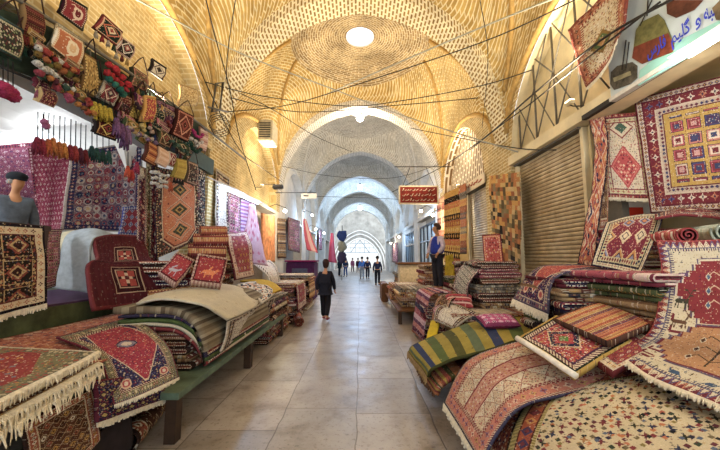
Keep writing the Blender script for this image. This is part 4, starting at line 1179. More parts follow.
# rug hung high on the lattice
def m_kil():
    r = Rug('hung_kilim', 1.0, 1.5, '#dcc8a0', .012)
    r.scatter(.05, ['#a85a3a', '#e8dcc0', '#8c6a4a', '#b8884a'], .4, .85, r.ins(.2)); r.medal(.5, .85, .22, .24, [(1, '#8c6a2a'), (.7, '#5a6a3a'), (.4, '#c88a3a')])
    r.band(0, .05, '#8c3a24').band(.05, .15, '#b86a44', 'flower', ['#e0c8a0', '#6a3a2a', '#c89a50'], .13).band(.15, .2, '#8c3424', 'dash', '#e0c8a0', .05)
    return r.done(.15)
sheet('kilim', [
    [P(568, 30, x=3.28), P(590, 8, x=3.26), P(612, -16, x=3.26), P(632, -36, x=3.26)],
    [P(572, 50, x=3.24), P(592, 32, x=3.2), P(610, 14, x=3.24), P(628, -4, x=3.22)],
    [P(578, 70, x=3.26), P(594, 56, x=3.2), P(610, 42, x=3.24), P(622, 28, x=3.2)],
    [P(586, 88, x=3.28), P(598, 76, x=3.24), P(609, 60, x=3.26), P(618, 38, x=3.24)]], m_kil(), thick=.02, nu=26, nv=30, wob=.03, fringe='b', fl=.04, down=.8,
    label='rust and ivory kilim with gold centre hung high on the iron lattice', cat='kilim')

# --- patchwork kilim on the pier, red leaning cushion and pile
def m_patch():
    r = Rug('patchwork', 1.5, 3.0, '#c8922c', 0)
    cu, cv = r.fl(r.div(r.u, .125)), r.fl(r.div(r.v, .15))
    r.pt(1., r.pal(r.rnd(cu, cv, 2.2), ['#dca02c', '#c8802c', '#8a7a4c', '#d8b060', '#a06a3a', '#3a3430', '#c87a2c', '#d8b878', '#6a5a3c', '#a8602c', '#dca23a', '#94825a']))
    r.scatter(.15, ['#3a2a24', '#e0c08a', '#a03a2a'], .12, .3, None, 'dia')
    return r.done(.15, speck=0)
hang('kilim', P(488.5, 176, x=3.4), P(520, 172, x=3.4)+Vector((0, 0, 0)), P(493, 256, x=3.4), P(521, 269, x=3.4), m_patch(), 'gold and brown patchwork kilim hung on the brick pillar', nu=16, nv=26, sw=.01)
def m_redc():
    r = Rug('red_scroll', .6, .9, '#c03a2c', .01); r.scatter(.09, ['#e8b060', '#e0a090', '#7c1c28'], .34, .8, r.ins(.08)); r.band(0, .03, '#7c1c2c').band(.03, .08, '#d86a4a', 'dia', '#e8c890', .06); return r.done(.1)
ca = (P(485, 270, y=6.7), P(504, 270, y=6.5)); up = Vector((.02, .15, .74))
hang('folded_rug', ca[0]+up, ca[1]+up, ca[0], ca[1], m_redc(), 'bright red scroll patterned rug folded upright against the patchwork pillar', cat='folded rug', thick=.1, nu=12, nv=14)
o = MB().box(P(497, 274, y=6.5), (.6, .5, .1), bev=.03).build('folded_rug', plain('raspberry_felt', '#94203e', .95)); tag(o, 'flat raspberry folded rug under the upright red one', 'folded rug')
pile((2.44, 6.3, .45), .82, 1.1, [('black', 'black speckled'), ('navy', 'navy'), ('tan', 'grey brown'), ('black', 'black motif'), ('grey', 'grey'), ('brown', 'brown'), ('pink', 'dusty pink'), ('black', 'dark mottled')], 'pile beneath the black and white draped rug', .1, .05, 0, .03)
plank_platform(1.5, 3.4, 5.3, 7.8, .45, 'wooden platform under the pile with the black and white draped rug')
def m_bw():
    r = Rug('black_white_rug', 1.0, 1.4, '#e0d8c4', .01)
    r.lattice(.14, .16, [(.44, '#2e2a2c'), (.36, '#e0d8c4'), (.24, ['#2e2a2c', '#8c4a50', '#5a5a50']), (.1, '#e0d8c4')], r.ins(.12), kind='sq')
    r.band(0, .03, '#4a3034').band(.03, .1, '#c8a8a0', 'dia', ['#6a2a34', '#e0d8c4', '#2e2a2c'], .06).band(.1, .12, '#2e2a2c')
    return r.done(.15)
sheet('carpet', [
    [P(478, 259, y=6.3), P(490, 268, y=5.75)],
    [P(466, 262, y=6.3), P(478, 272, y=5.75)],
    [P(457, 272, y=6.25), P(468, 286, y=5.7)],
    [P(453, 289, y=6.2), P(467, 303, y=5.7)]], m_bw(), thick=.018, nu=18, nv=28, wob=.012, label='black and white patterned rug draped over the end of the middle right pile', cat='rug')
# ================================================================== left side
struct(MB().box((-5.2, 3.7, .55), (3.4, 9.4, 1.1)), 'floor_shop', plain('green_painted_step', '#4a5236', .7, .3, 5))
o = MB().box((-4.3, 4.0, 1.11), (1.6, 4.6, .03), bev=.01).build('floor_cloth', plain('purple_cloth', '#4a3350', .95)); tag(o, 'purple cloth covering the raised shop floor beside the grey drape', 'cloth')
def plank(x0, x1, y0, y1, z, label, mat):
    e = empty('display_platform', ((x0+x1)/2, (y0+y1)/2, 0), label, 'platform')
    MB().box(((x0+x1)/2, (y0+y1)/2, z-.03), (x1-x0, y1-y0, .06)).build('deck', mat, e)
    for x in (x0+.08, x1-.08):
        for y in (y0+.08, (y0+y1)/2, y1-.08): MB().box((x, y, (z-.06)/2), (.1, .1, z-.06)).build('leg', DWOOD, e)
    return e
GRN = plain('worn_green_paint', '#5c6e5c', .6, .25, 5)
plank(-3.48, -2.02, .6, 3.05, .86, 'front left display platform under the crimson rug', DWOOD)
plank(-3.48, -2.72, 3.1, 7.0, .86, 'rear left display platform along the raised shop floor', DWOOD)
plank(-2.68, -1.62, 3.0, 7.1, .45, 'worn green low bench under the big cream draped pile', GRN)
def m_salmon():
    r = Rug('salmon_rug', 1.6, 3.6, '#b8664a', .012); r.scatter(.06, ['#d89a7a', '#8c3a34', '#c88a4a', '#6a5a6a'], .4, .8, r.ins(.15)); r.scatter(.11, ['#e0c0a0', '#a04a3a'], .2, .5, r.ins(.15), 'x')
    r.band(0, .15, '#a85a40', 'dia', ['#d8b090', '#7c3a34'], .1); return r.done(.25)
sheet('carpet', [[(-3.42, 1.2, .885), (-2.6, 1.2, .885), (-1.95, 1.2, .885)], [(-3.42, 3.0, .885), (-2.7, 2.9, .885), (-1.95, 2.6, .885)], [(-3.42, 4.7, .885), (-3.0, 4.5, .885), (-2.76, 4.0, .885)]], m_salmon(), thick=.012, wob=.003, label='faded salmon rug lying flat on the platform behind the crimson rug', cat='rug')
# foreground fringed stack
def m_fg():
    r = Rug('olive_red_rug', 1.6, 1.3, '#84805c', .009)
    k = r.ins(.1)
    r.scatter(.045, ['#b03a34', '#d8c8a0', '#c8862e', '#5a5a60', '#a06a50'], .36, .75, k)
    r.medal(.7, .72, .62, .5, [(1, '#9c2a2c')], k, .25)
    mm = r.lt(r.add(r.div(r.ab(r.sub(r.u, .7)), .62), r.div(r.ab(r.sub(r.v, .72)), .5)), .95)
    r.scatter(.12, ['#d8902e', '#e0d0b0', '#c87a60', '#7a8a9a', '#d8902e'], .33, .9, mm, 'x'); r.scatter(.05, ['#d8902e', '#e8dcc0', '#7c1c24'], .3, .5, mm)
    r.band(0, .02, '#e0d8c4').band(.02, .1, '#76745a', 'dia', ['#c8b894', '#a84a3a', '#5a5a4a'], .06)
    return r.done(.2)
MF = m_fg()
for i, (z, m, lab) in enumerate(((1.02, MF, 'olive and red medallion rug with cream fringe topping the front left stack'), (.945, gm('tan'), 'second fringed rug under the olive and red medallion rug'), (.905, gm('grey'), 'lowest thick rug with long fringe in the front left stack'))):
    dz = 0; 
    fr = [P(98, 351, z=z), P(66, 368, z=z), P(33, 384, z=z), P(-5, 403, z=z), P(-70, 440, z=z)]
    if i:
        b0 = [P(98, 351, z=1.02), P(66, 368, z=1.02), P(33, 384, z=1.02), P(-5, 403, z=1.02), P(-70, 440, z=1.02)]; fr = [Vector((p.x+.01*i, p.y, z)) for p in b0]
    mid = [p+Vector((-.42, .06, 0)) for p in fr]; bk_ = [p+Vector((-1.0, .18, -.01)) for p in fr]
    sheet('folded_rug', [fr, mid, bk_], m, thick=(.045, .03, .02)[i], nu=44, nv=20, wob=.006, fringe='t', fl=(.05, .075, .085)[i], down=.9, label=lab, cat='folded rug')
for i, k in enumerate(('brown',)): pass
def m_crim():
    r = Rug('crimson_medallion', 1.15, 1.75, '#2e2c58', .007)
    k = r.ins(.17)
    r.scatter(.05, ['#8c2a4a', '#c8a878', '#5a5a90', '#6a2040', '#d0c0b0'], .36, .8, k)
    cu, cv = .575, .60
    a, b = r.div(r.ab(r.sub(r.u, cu)), .47), r.div(r.ab(r.sub(r.v, cv)), .98)
    dd = r.mx(r.div(r.add(a, b), 1.12), r.mx(r.mul(a, 1.0), r.mul(b, .95)))
    r.pt(r.mul(k, r.lt(dd, .92)), '#dcc8a8'); mm = r.mul(k, r.lt(dd, .885)); r.pt(mm, '#a8163c')
    r.scatter(.045, ['#e8602c', '#e0c0b0', '#6a1430', '#d84a50', '#3a3058'], .27, .65, mm)
    r.medal(cu, cv, .16, .1, [(1, '#2e2c58'), (.8, '#8a86a0'), (.5, '#e0d0c0')], None, .3)
    for x in (.26, .89): r.medal(x, 1.48, .085, .085, [(1, '#e0b898'), (.7, '#b83a4a'), (.4, '#e8d8c0')], k, .5)
    r.band(0, .02, '#7c1c38').band(.02, .05, '#3a3560', 'dash', '#a09a70', .03).band(.05, .13, '#8a8660', 'dia', ['#3a2c50', '#8c2440', '#d8c8a0'], .05, '#d8c8a0').band(.13, .17, '#6a1a38', 'slash', '#d8c8a8', .04)
    return r.done(.18)
sheet('carpet', [
    [P(56, 337, z=.93), P(78, 331, z=.93), P(103, 324, z=.93), P(128, 317, z=.93)],
    [P(82, 346, z=.94), P(102, 340, z=.94), P(126, 333, z=.94), P(148, 326, z=.94)],
    [P(97, 356, z=.91), P(118, 350, z=.915), P(142, 345, z=.915), P(163, 340, z=.91)],
    [P(104, 369, z=.82), P(126, 362, z=.83), P(150, 356, z=.83), P(171, 351, z=.82)],
    [P(109, 385, z=.72), P(132, 377, z=.73), P(156, 369, z=.73), P(175, 363, z=.72)],
    [P(114, 405, z=.60), P(138, 396, z=.615), P(160, 386, z=.615), P(179, 377, z=.60)]], m_crim(), thick=.016, nu=44, nv=60, wob=.008, fringe='b', fl=.03, down=.8,
    label='bright crimson medallion rug with navy border draped over the platform edge', cat='rug')
def m_nb():
    r = Rug('navy_yellow_rug', 1.1, .8, '#23204a', .008); r.scatter(.05, ['#c8b060', '#8c2a44', '#b8a880', '#5a5a8a'], .38, .85, r.ins(.03)); r.lattice(.2, .2, [(.4, '#8c2a44'), (.34, '#2a2448'), (.2, '#c8b060')]); r.band(0, .03, '#6a1a34'); return r.done()
M_NB = m_nb()
hang('carpet', P(93, 380, x=-1.79), P(164, 374, x=-1.79), P(97, 423, x=-1.77), P(166, 399, x=-1.77), M_NB, 'navy rug with yellow motifs hanging below the crimson medallion rug', fringe='b', fl=.04, down=.9, thick=.02, nu=20, nv=16)
hang('carpet', P(20, 425, x=-1.84), P(94, 388, x=-1.84), P(28, 520, x=-1.82), P(98, 440, x=-1.82), gm('brown'), 'dark brown rug with orange flowers hanging from the platform under the fringed stack', thick=.02, nu=16, nv=16)
hang('cloth', P(60, 470, x=-1.9), P(130, 405, x=-1.9), P(70, 560, x=-1.9), P(132, 445, x=-1.9), plain('dusty_black_cloth', '#2c2426', .95), 'dusty black cloth hanging low behind the brown rug under the platform', cat='cloth', thick=.02)
roll((-1.95, 2.85, .125), (-2.2, 3.9, .125), .115, gm('brown'), 'brown rolled rug lying on the floor under the front left platform')
# --- brown rug hung in the shop front
def m_brown():
    r = Rug('brown_gold_rug', 1.0, 1.15, '#3a2220', .008)
    r.scatter(.055, ['#b8924a', '#8c3a2a', '#c8a86a', '#4a4a34', '#6a2a24'], .42, .9, r.ins(.13))
    r.lattice(.42, .36, [(.44, '#c8a86a'), (.405, '#2a2420')], r.ins(.15), ov=.1, kind='sq'); r.lattice(.42, .36, [(.36, '#8c3a2a'), (.26, '#c8a86a'), (.18, '#3a2220')], r.ins(.15), ov=.1)
    r.scatter(.045, ['#c8a86a', '#a84a2c', '#3a3a50'], .3, .7, r.ins(.15))
    r.band(0, .04, '#241c24').band(.04, .13, '#dcc8a0', 'flower', ['#a8402a', '#3a2c44', '#c8782c', '#5a2024'], .1, '#dcc8a0').band(.13, .15, '#6a2a24')
    return r.done(.2)
hang('carpet', P(-40, 219, x=-3.44), P(46, 226, x=-3.44), P(-42, 326, x=-3.42), P(45, 303, x=-3.42), m_brown(), 'dark brown rug with gold flowers hanging before the man in the grey jacket', fringe='b', fl=.06, down=.8, nu=40, nv=36, sw=.01)
rk = empty('carpet_rack', (-3.62, 3.1, 1.1), 'dark wooden rack holding the brown and gold rug', 'rack')
for y in (2.55, 3.65):
    MB().box((-3.62, y, 1.56), (.06, .06, .92)).build('post', DWOOD, rk)
MB().box((-3.62, 3.1, 1.99), (.07, 1.2, .05)).build('rail', DWOOD, rk)
# magenta rug beside it, white-grey drape
hang('carpet', P(46, 229, y=4.1), P(62, 229, y=4.4), P(44, 290, y=3.95), P(56, 286, y=4.2), gm('magenta'), 'magenta rug hanging between the brown rug and the grey woollen drape', nu=10)
sheet('drape', [
    [P(72, 231, y=4.7), P(84, 229, y=4.75), P(96, 229, y=4.75), P(113, 234, y=4.9)],
    [P(64, 240, y=4.5), P(74, 240, y=4.5), P(84, 240, y=4.5), P(92, 240, y=4.5)],
    [P(58, 265, y=4.4), P(69, 266, y=4.4), P(80, 267, y=4.4), P(88, 268, y=4.4)],
    [P(53, 288, y=4.35), P(65, 290, y=4.35), P(77, 291, y=4.35), P(88, 293, y=4.4)]], plain('grey_wool', '#a9b2b8', .95, .1, 14), thick=.035, nu=24, nv=28, wob=.02, label='pale grey woollen drape with cream edge beside the dark red saddlebag', cat='drape')
sheet('drape', [
    [P(62, 232, y=4.8), P(74, 230, y=4.85)], [P(56, 255, y=4.5), P(64, 240, y=4.6)], [P(50, 287, y=4.4), P(56, 280, y=4.5)]], plain('cream_felt', '#d8ccac', .95, .1, 14), thick=.03, nu=8, nv=20, label='narrow cream felt strip left of the pale grey drape', cat='drape')
def m_sb():
    r = Rug('dark_red_saddlebag', 1.1, 1.3, '#5a1820', .01)
    r.stripes(.1, ['#5e1a22', '#561620'], 'u')
    for cy in (.38, 1.0):
        r.medal(.62, cy, .22, .165, [(1, '#c8a888'), (.93, '#3a141c'), (.7, '#c8a888')], None, 1.0)
        r.medal(.62, cy, .14, .105, [(1, '#3a1c20'), (.6, '#d8c0a0'), (.25, '#5a1820')], None, .9)
        for sx in (-1, 1):
            for sy in (-1, 1): r.medal(.62+sx*.075, cy+sy*.055, .05, .04, [(1, '#b03428')], None, .8)
    r.pt(r.lt(r.ab(r.sub(r.v, .69)), .012), '#24101a')
    r.band(0, .03, '#7c2428'); return r.done(.25, speck=.15)
sheet('saddlebag', [
    [P(94, 238, y=4.55), P(118, 234, y=4.95), P(143, 236, y=5.35)],
    [P(97, 258, y=4.35), P(122, 258, y=4.75), P(150, 256, y=5.2)],
    [P(88, 266, y=4.15), P(120, 268, y=4.6), P(156, 268, y=5.1)],
    [P(95, 310, y=4.02), P(128, 306, y=4.5), P(167, 300, y=4.95)]], m_sb(), thick=.05, nu=26, nv=32, wob=.03, label='dark red woven saddlebag with two square emblems leaning on the platform', cat='saddlebag')
# --- hung rugs at the back of the shop
def m_rowrug(n, f, cols, cell=.16):
    r = Rug(n, 1.6, 2.2, f, .012); r.lattice(cell, cell*.8, [(.26, cols), (.12, f)], r.ins(.1), stag=True); r.scatter(.06, [cols[0], '#5a1830'], .25, .4, r.ins(.1)); r.band(0, .1, '#8c3048', 'dia', [cols[0], '#4a2040'], .08); return r.done(.15)
hang('carpet', P(-30, 148, x=-6.6), P(33, 142, x=-6.6), P(-30, 222, x=-6.6), P(40, 232, x=-6.5), m_rowrug('pink_lilac_rug', '#9a4a6a', ['#e0c8d0', '#5a3a70']), 'lilac pink rug hung on the back wall far left, behind the man', nu=16, nv=20)
hang('carpet', P(28, 148, x=-5.7), P(73, 146, x=-5.5), P(40, 232, x=-5.6), P(61, 232, x=-5.3), m_rowrug('magenta_rows_rug', '#9a1e48', ['#e0b8c0', '#d8889a', '#e8d0c8']), 'magenta rug with rows of small white flowers hung above the man', nu=20, nv=24, sw=.02)
def m_multi():
    r = Rug('many_panels_rug', 1.7, 2.3, '#9a7a84', .012); r.lattice(.17, .2, [(.46, ['#a83248', '#e0d0c4', '#54547c', '#c87a70', '#d8c4c0', '#9c3050']), (.33, ['#e8dccc', '#2c2a50', '#b84a50']), (.2, ['#a82c40', '#3a5a80', '#e0c090'])], r.ins(.16), kind='oct'); r.scatter(.04, ['#e8dccc', '#2c2a50', '#b83a4a'], .3, .5, r.ins(.16))
    r.band(0, .04, '#c8b8b0').band(.04, .16, '#3a3a68', 'flower', ['#e0c8c0', '#a82c40', '#c87a50'], .1, '#e8dccc'); return r.done(.12)
hang('carpet', P(71, 152, x=-4.75), P(143, 140, x=-4.55), P(62, 230, x=-4.7), P(140, 232, x=-4.5), m_multi(), 'hung rug of many small red, blue and ivory panels behind the saddlebag', nu=30, nv=30, sw=.02)
def m_bd():
    r = Rug('blue_red_rug', .6, .7, '#c0203c', .01); r.lattice(.2, .17, [(.4, '#e8e0e8'), (.3, '#3a4aa8'), (.15, '#e8e0e8')], r.ins(.08)); r.band(0, .08, '#3a50b0', 'dia', '#e8e0e8', .08); return r.done(.1)
hang('rug', P(123, 207, x=-4.2), P(141, 206, x=-4.1), P(119, 235, x=-4.15), P(138, 237, x=-4.05), m_bd(), 'small bright red and blue rug hanging by the runners', nu=10, nv=12)
def m_strip(n, f, cs): 
    r = Rug(n, .35, 2.3, f, .012); r.scatter(.08, cs, .44, .9, r.ins(.05)); r.band(0, .05, cs[0], 'slash', cs[1], .06); return r.done(.15)
for i, (x0, x1, yt, yb, f, cs, lab) in enumerate(((138, 146, 165, 262, '#5a2030', ['#c8a080', '#3a2c44', '#a83a3a'], 'narrow maroon runner hung left of the two other runners'), (146, 151, 160, 266, '#6a5a3a', ['#3a3424', '#c8b080', '#8c3a2c'], 'narrow olive runner hung in the middle of three runners'), (150, 158, 158, 268, '#7c2434', ['#e0ccb0', '#2e2848', '#c86a4a'], 'narrow wine red runner hung against the orange octagon rug'))):
    hang('runner', P(x0, yt, x=-3.7), P(x1, yt+3, x=-3.62), P(x0-1, yb, x=-3.6), P(x1, yb+3, x=-3.55), m_strip('runner_cloth', f, cs), lab, nu=6, nv=30, sw=.02)
def m_oct():
    r = Rug('orange_octagon_rug', 1.3, 2.1, '#4a3a34', .01)
    r.scatter(.07, ['#c8a878', '#2e2c44', '#a84a34', '#e0d0a8'], .42, .85)
    du, dv = r.ab(r.sub(r.u, .65)), r.ab(r.sub(r.v, 1.05))
    dd = r.mx(r.div(du, .48), r.mx(r.div(dv, .92), r.div(r.add(du, dv), 1.14)))
    for t_, c in ((1.06, '#e0c8a0'), (1.02, '#7c2c24'), (.98, '#cc7440')): r.pt(r.lt(dd, t_), c)
    mm = r.lt(dd, .95); r.scatter(.16, ['#7c2c24', '#e0b070', '#4a4a34'], .14, .6, mm, 'dia')
    for cy in (.5, 1.05, 1.6): r.medal(.65, cy, .40, .30, [(1, '#e0c8a0'), (.94, '#7c2c24'), (.88, '#d88a50'), (.62, '#4a4c34'), (.36, '#b8902c'), (.2, '#3a2c2a')])
    r.band(0, .05, '#3a2c34', 'dia', ['#c8a060', '#a84a34'], .06)
    return r.done(.12)
hang('carpet', P(155, 166, x=-3.5), P(199, 176, x=-3.42), P(157, 258, x=-3.42), P(199, 240, x=-3.35), m_oct(), 'orange octagonal carpet with three diamonds hung beside the textile stall', nu=26, nv=36, sw=.01)
def m_bf():
    r = Rug('black_floral', .5, 2.3, '#2c2628', .012); r.scatter(.07, ['#c8b088', '#8c5a4a', '#5a6a6a', '#e0d0b0'], .44, .8); return r.done(.1)
hang('runner', P(196, 162, x=-3.42), P(206, 168, x=-3.42), P(197, 250, x=-3.36), P(204, 248, x=-3.36), m_bf(), 'black floral cloth strip hung at the left pillar corner', nu=8, nv=30)
# --- bolsters and cushions
def m_bol(n, a, b): 
    r = Rug(n, .8, .9, a, .01); r.stripes(.09, [a, b, '#c8924a', b], 'v', None, (.05, ['#e0b070', '#4a2024', '#c8603a'])); return r.done(.15)
rb_ = [((188, 251), (226, 252), .17, '#a8482c', '#7c2c28', 'lower left orange brown bolster roll above the picture cushions'), ((193, 240), (228, 240), .15, '#b0582c', '#8c2c24', 'middle orange bolster roll on the heap'), ((200, 231), (226, 231), .12, '#7c2430', '#a8442c', 'topmost dark red bolster roll on the heap')]
for (a, b, r_, c1, c2, lab) in rb_:
    roll(P(*a, y=5.35), P(*b, y=5.6), r_, m_bol('bolster_cloth', c1, c2), lab, 'bolster')
pile((-3.05, 5.9, .88), .8, 1.9, [('maroon', 'maroon'), ('tan', 'brown'), ('crimson', 'crimson'), ('brown', 'brown patterned')], 'pile under the bolster rolls', 0, .06, 0, .02)
def m_pic(n, f, c, kind):
    r = Rug(n, .5, .5, '#7c1020', .006); r.pt(r.ins(.05), f); r.scatter(.05, ['#e8c8b0', '#e89030', '#4a6a4a'], .2, .6, r.mul(r.ins(.07), r.lt(r.v, .24)), 'x')
    if kind: r.segs([(.2, .3, .32, .3, .045), (.32, .3, .38, .25, .03), (.2, .32, .19, .4, .014), (.31, .32, .32, .4, .014), (.17, .27, .13, .33, .014), (.25, .25, .28, .2, .02)], c)
    else: r.segs([(.15, .33, .28, .3, .035), (.28, .3, .36, .24, .022), (.16, .28, .22, .22, .02), (.2, .36, .2, .42, .012), (.3, .33, .32, .41, .012)], c)
    r.band(0, .025, '#e0c8b0', 'dash', '#7c1020', .02).band(.025, .05, '#5a1020'); return r.done(.1)
m1, m2 = m_pic('picture_cushion_grey', '#a81428', '#b8b8c8', 0), m_pic('picture_cushion_orange', '#a01424', '#e0782c', 1)
sheet('cushion', [[P(177, 251, y=4.75), P(195, 260, y=4.85)], [P(168, 262, y=4.6), P(186, 273, y=4.65)], [P(158, 272, y=4.45), P(176, 284, y=4.45)]], m1, thick=.1, nu=16, nv=16, wob=.008, label='red picture cushion with a grey animal, left of the orange one', cat='cushion')
sheet('cushion', [[P(198, 253, y=4.9), P(228, 258, y=5.05)], [P(194, 267, y=4.7), P(225, 272, y=4.85)], [P(190, 281, y=4.5), P(221, 285, y=4.65)]], m2, thick=.1, nu=16, nv=16, wob=.008, label='red picture cushion with an orange animal, right of the grey one', cat='cushion')
roll((-3.0, 4.6, 1.13), (-2.45, 4.95, 1.17), .09, m_bol('gold_bolster_cloth', '#b8843c', '#8c4a2c'), 'gold patterned bolster lying below the two picture cushions', 'bolster')
# --- the big cream pile on the green bench
def m_cream_big():
    r = Rug('cream_blanket', 1.6, 2.2, '#d8ceb2', 0); r.scatter(.3, ['#bfae8c', '#c8b898'], .1, .6); return r.done(.12, speck=0)
def m_bgs():
    r = Rug('brown_grey_check', 1.6, 2.2, '#8c7c62', .01); r.stripes(.3, ['#8c7c62', '#a89a7c', '#6a5a46', '#9a8c70', '#7c6a52'], 'u'); return r.done(.25, speck=0)
MC, MBG = m_cream_big(), m_bgs()
sheet('blanket', [
    [P(136, 303, y=3.55), P(158, 299, y=3.5), P(184, 300, y=3.48), P(208, 306, y=3.55), P(228, 320, y=3.9)],
    [P(148, 296, y=4.0), P(170, 293, y=4.0), P(198, 294, y=4.1), P(222, 299, y=4.3), P(244, 313, y=4.55)],
    [P(166, 291, y=4.7), P(188, 288, y=4.8), P(212, 288, y=4.9), P(236, 292, y=5.0), P(257, 305, y=5.1)],
    [P(184, 287, y=5.4), P(204, 285, y=5.5), P(222, 284, y=5.6), P(240, 287, y=5.7), P(258, 297, y=5.8)]], MC, thick=.022, nu=40, nv=36, wob=.012, label='large plain cream blanket spread over the top of the left pile', cat='blanket')
def arcs(z0, zm, z1, z2, mat, label, x0=-2.6, thick=.035, y0=3.52, y1=5.9, fr='', wob=.012, name='folded_rug'):
    g = []
    for y in (y0, (y0+y1)/2, y1):
        dz = -.0*(y-y0); g.append([(x0, y, z0+dz), (-2.25, y, zm+dz), (-1.98, y, zm-.02+dz), (-1.78, y, z1+dz), (-1.68, y, (z1+z2)/2+dz), (-1.63, y, z2+dz)])
    return sheet(name, g, mat, thick=thick, nu=36, nv=26, wob=wob, fringe=fr, label=label, cat='folded rug')
arcs(1.12, 1.12, 1.0, .66, MBG, 'brown and grey checked blanket showing under the cream blanket', thick=.07, x0=-2.66)
arcs(1.03, 1.05, .92, .60, gm('navy'), 'navy folded rug curling over the bench, beneath the checked blanket', thick=.03)
arcs(.985, 1.0, .87, .56, plain('moss_green_felt', '#4a5a34', .95, .2, 20), 'moss green folded felt curling over the bench in the left pile', thick=.035)
arcs(.94, .955, .82, .53, MC, 'cream folded blanket edge below the moss green felt', thick=.03)
arcs(.895, .91, .77, .52, gm('maroon'), 'maroon folded rug curling down above the brown inner folds', thick=.035)
z = .46
for i, (k, words, w) in enumerate((('brown', 'brown', .85), ('tan', 'tan', .8), ('black', 'dark', .75), ('brown', 'rust brown', .7), ('cream', 'cream', .7))):
    folded((-2.22, 4.65, z), w, 2.2, 2, .038, 0, gm(k), '%s folded rug inside the big left pile, %s' % (words, ['lowest', 'second from the bench', 'third from the bench', 'fourth from the bench', 'highest under the maroon one'][i])); z += .078
roll((-1.95, 3.15, .53), (-2.0, 3.5, .53), .07, gm('black'), 'short dark rolled rug end on the green bench below the big pile')
# white fringed hanging side
sheet('cloth', [
    [P(228, 322, y=3.9), P(244, 314, y=4.6), P(262, 303, y=5.6), P(276, 297, y=6.6)],
    [P(226, 338, y=3.85), P(240, 328, y=4.5), P(258, 315, y=5.5), P(273, 306, y=6.5)],
    [P(221, 352, y=3.78), P(236, 342, y=4.4), P(256, 326, y=5.4), P(270, 314, y=6.4)]], gm('white'), thick=.02, nu=34, nv=14, wob=.02, label='crumpled off white patterned cloth hanging over the aisle side of the big pile', cat='cloth')
def m_chk():
    r = Rug('checker_rug', 1.0, 1.6, '#e0d8c8', 0); cu, cv = r.fl(r.div(r.add(r.u, r.v), .1)), r.fl(r.div(r.sub(r.u, r.v), .1))
    r.pt(r.ins(.06), r.pal(r.rnd(cu, cv, 4.4), ['#e8e0d0', '#3a4254', '#e8e0d0', '#c87838', '#e0d8c8', '#8a8c90', '#2e2c34', '#e8e0d0'])); return r.done(.1, speck=0)
sheet('rug', [
    [P(236, 284, y=6.1), P(248, 282, y=6.6), P(256, 281, y=7.2)],
    [P(252, 293, y=5.75), P(262, 289, y=6.3), P(268, 286, y=6.8)],
    [P(262, 303, y=5.5), P(271, 297, y=6.2), P(276, 292, y=6.7)]], m_chk(), thick=.03, nu=20, nv=22, wob=.01, label='white rug with coloured checker diamonds lying beyond the cream blanket', cat='rug')
sheet('rug', [
    [P(240, 280, y=7.2), P(252, 279, y=7.7), P(263, 279, y=8.2)],
    [P(258, 284, y=6.7), P(267, 282, y=7.2), P(273, 282, y=7.6)],
    [P(270, 295, y=6.3), P(277, 291, y=6.7), P(282, 289, y=7.0)]], plain('mustard_wool', '#b8962a', .95, .15, 20), thick=.03, nu=18, nv=20, wob=.012, label='plain mustard yellow rug folded beyond the checker rug', cat='rug')
pile((-2.4, 7.1, .0), 1.4, 1.6, [('brown', 'brown'), ('maroon', 'maroon'), ('tan', 'tan'), ('pink', 'pink'), ('brown', 'dark'), ('cream', 'cream'), ('purple', 'purple'), ('grey', 'grey')], 'pile under the mustard yellow rug', 0, .047, 0, .03)
sheet('carpet', [
    [P(262, 299, y=6.4), P(274, 292, y=7.4), P(284, 288, y=8.2)],
    [P(263, 318, y=6.25), P(275, 308, y=7.2), P(285, 303, y=8.1)],
    [P(264, 337, y=6.15), P(276, 325, y=7.1), P(285, 316, y=8.0)]], gm('pink'), thick=.02, nu=20, nv=16, wob=.015, label='pink panelled rug hanging to the floor beside the mustard rug pile', cat='rug')
roll((-1.45, 7.9, .13), (-1.75, 9.0, .13), .13, gm('orange'), 'orange rolled rug on the floor behind the walking person')
# ================================================================== textile stall, upper left
XS = -3.25
TM = {}
def wool(c):
    if c not in TM: h = hexc(c); g = (h[0]+h[1]+h[2])/3; TM[c] = plain('dyed_wool', tuple((x*.85+g*.15)*.62 for x in h[:3]), .95, .3, 60)
    return TM[c]
def tassel(p, l, r, col, parent):
    p = Vector(p); m = MB(); m.ball(p+Vector((0, 0, -r*.5)), r*.62, 8, 5)
    n = 9
    for k in range(n):
        a = 2*PI*k/n; q = R.uniform(.8, 1.1)
        m.tube([p+Vector((math.cos(a)*r*.35, math.sin(a)*r*.35, -r*.8)), p+Vector((math.cos(a)*r*.75, math.sin(a)*r*.75, -r*1.2-l*.5)), p+Vector((math.cos(a)*r*.95*q, math.sin(a)*r*.95*q, -r-l*q))], [r*.3, r*.34, r*.2], 4)
    return m.build('tassel', wool(col), parent)
def pompom(p, r, col, parent):
    return MB().ball(p, r, 9, 7, (1, 1, .92), .45, R.random()*40).build('pompom', wool(col), parent)
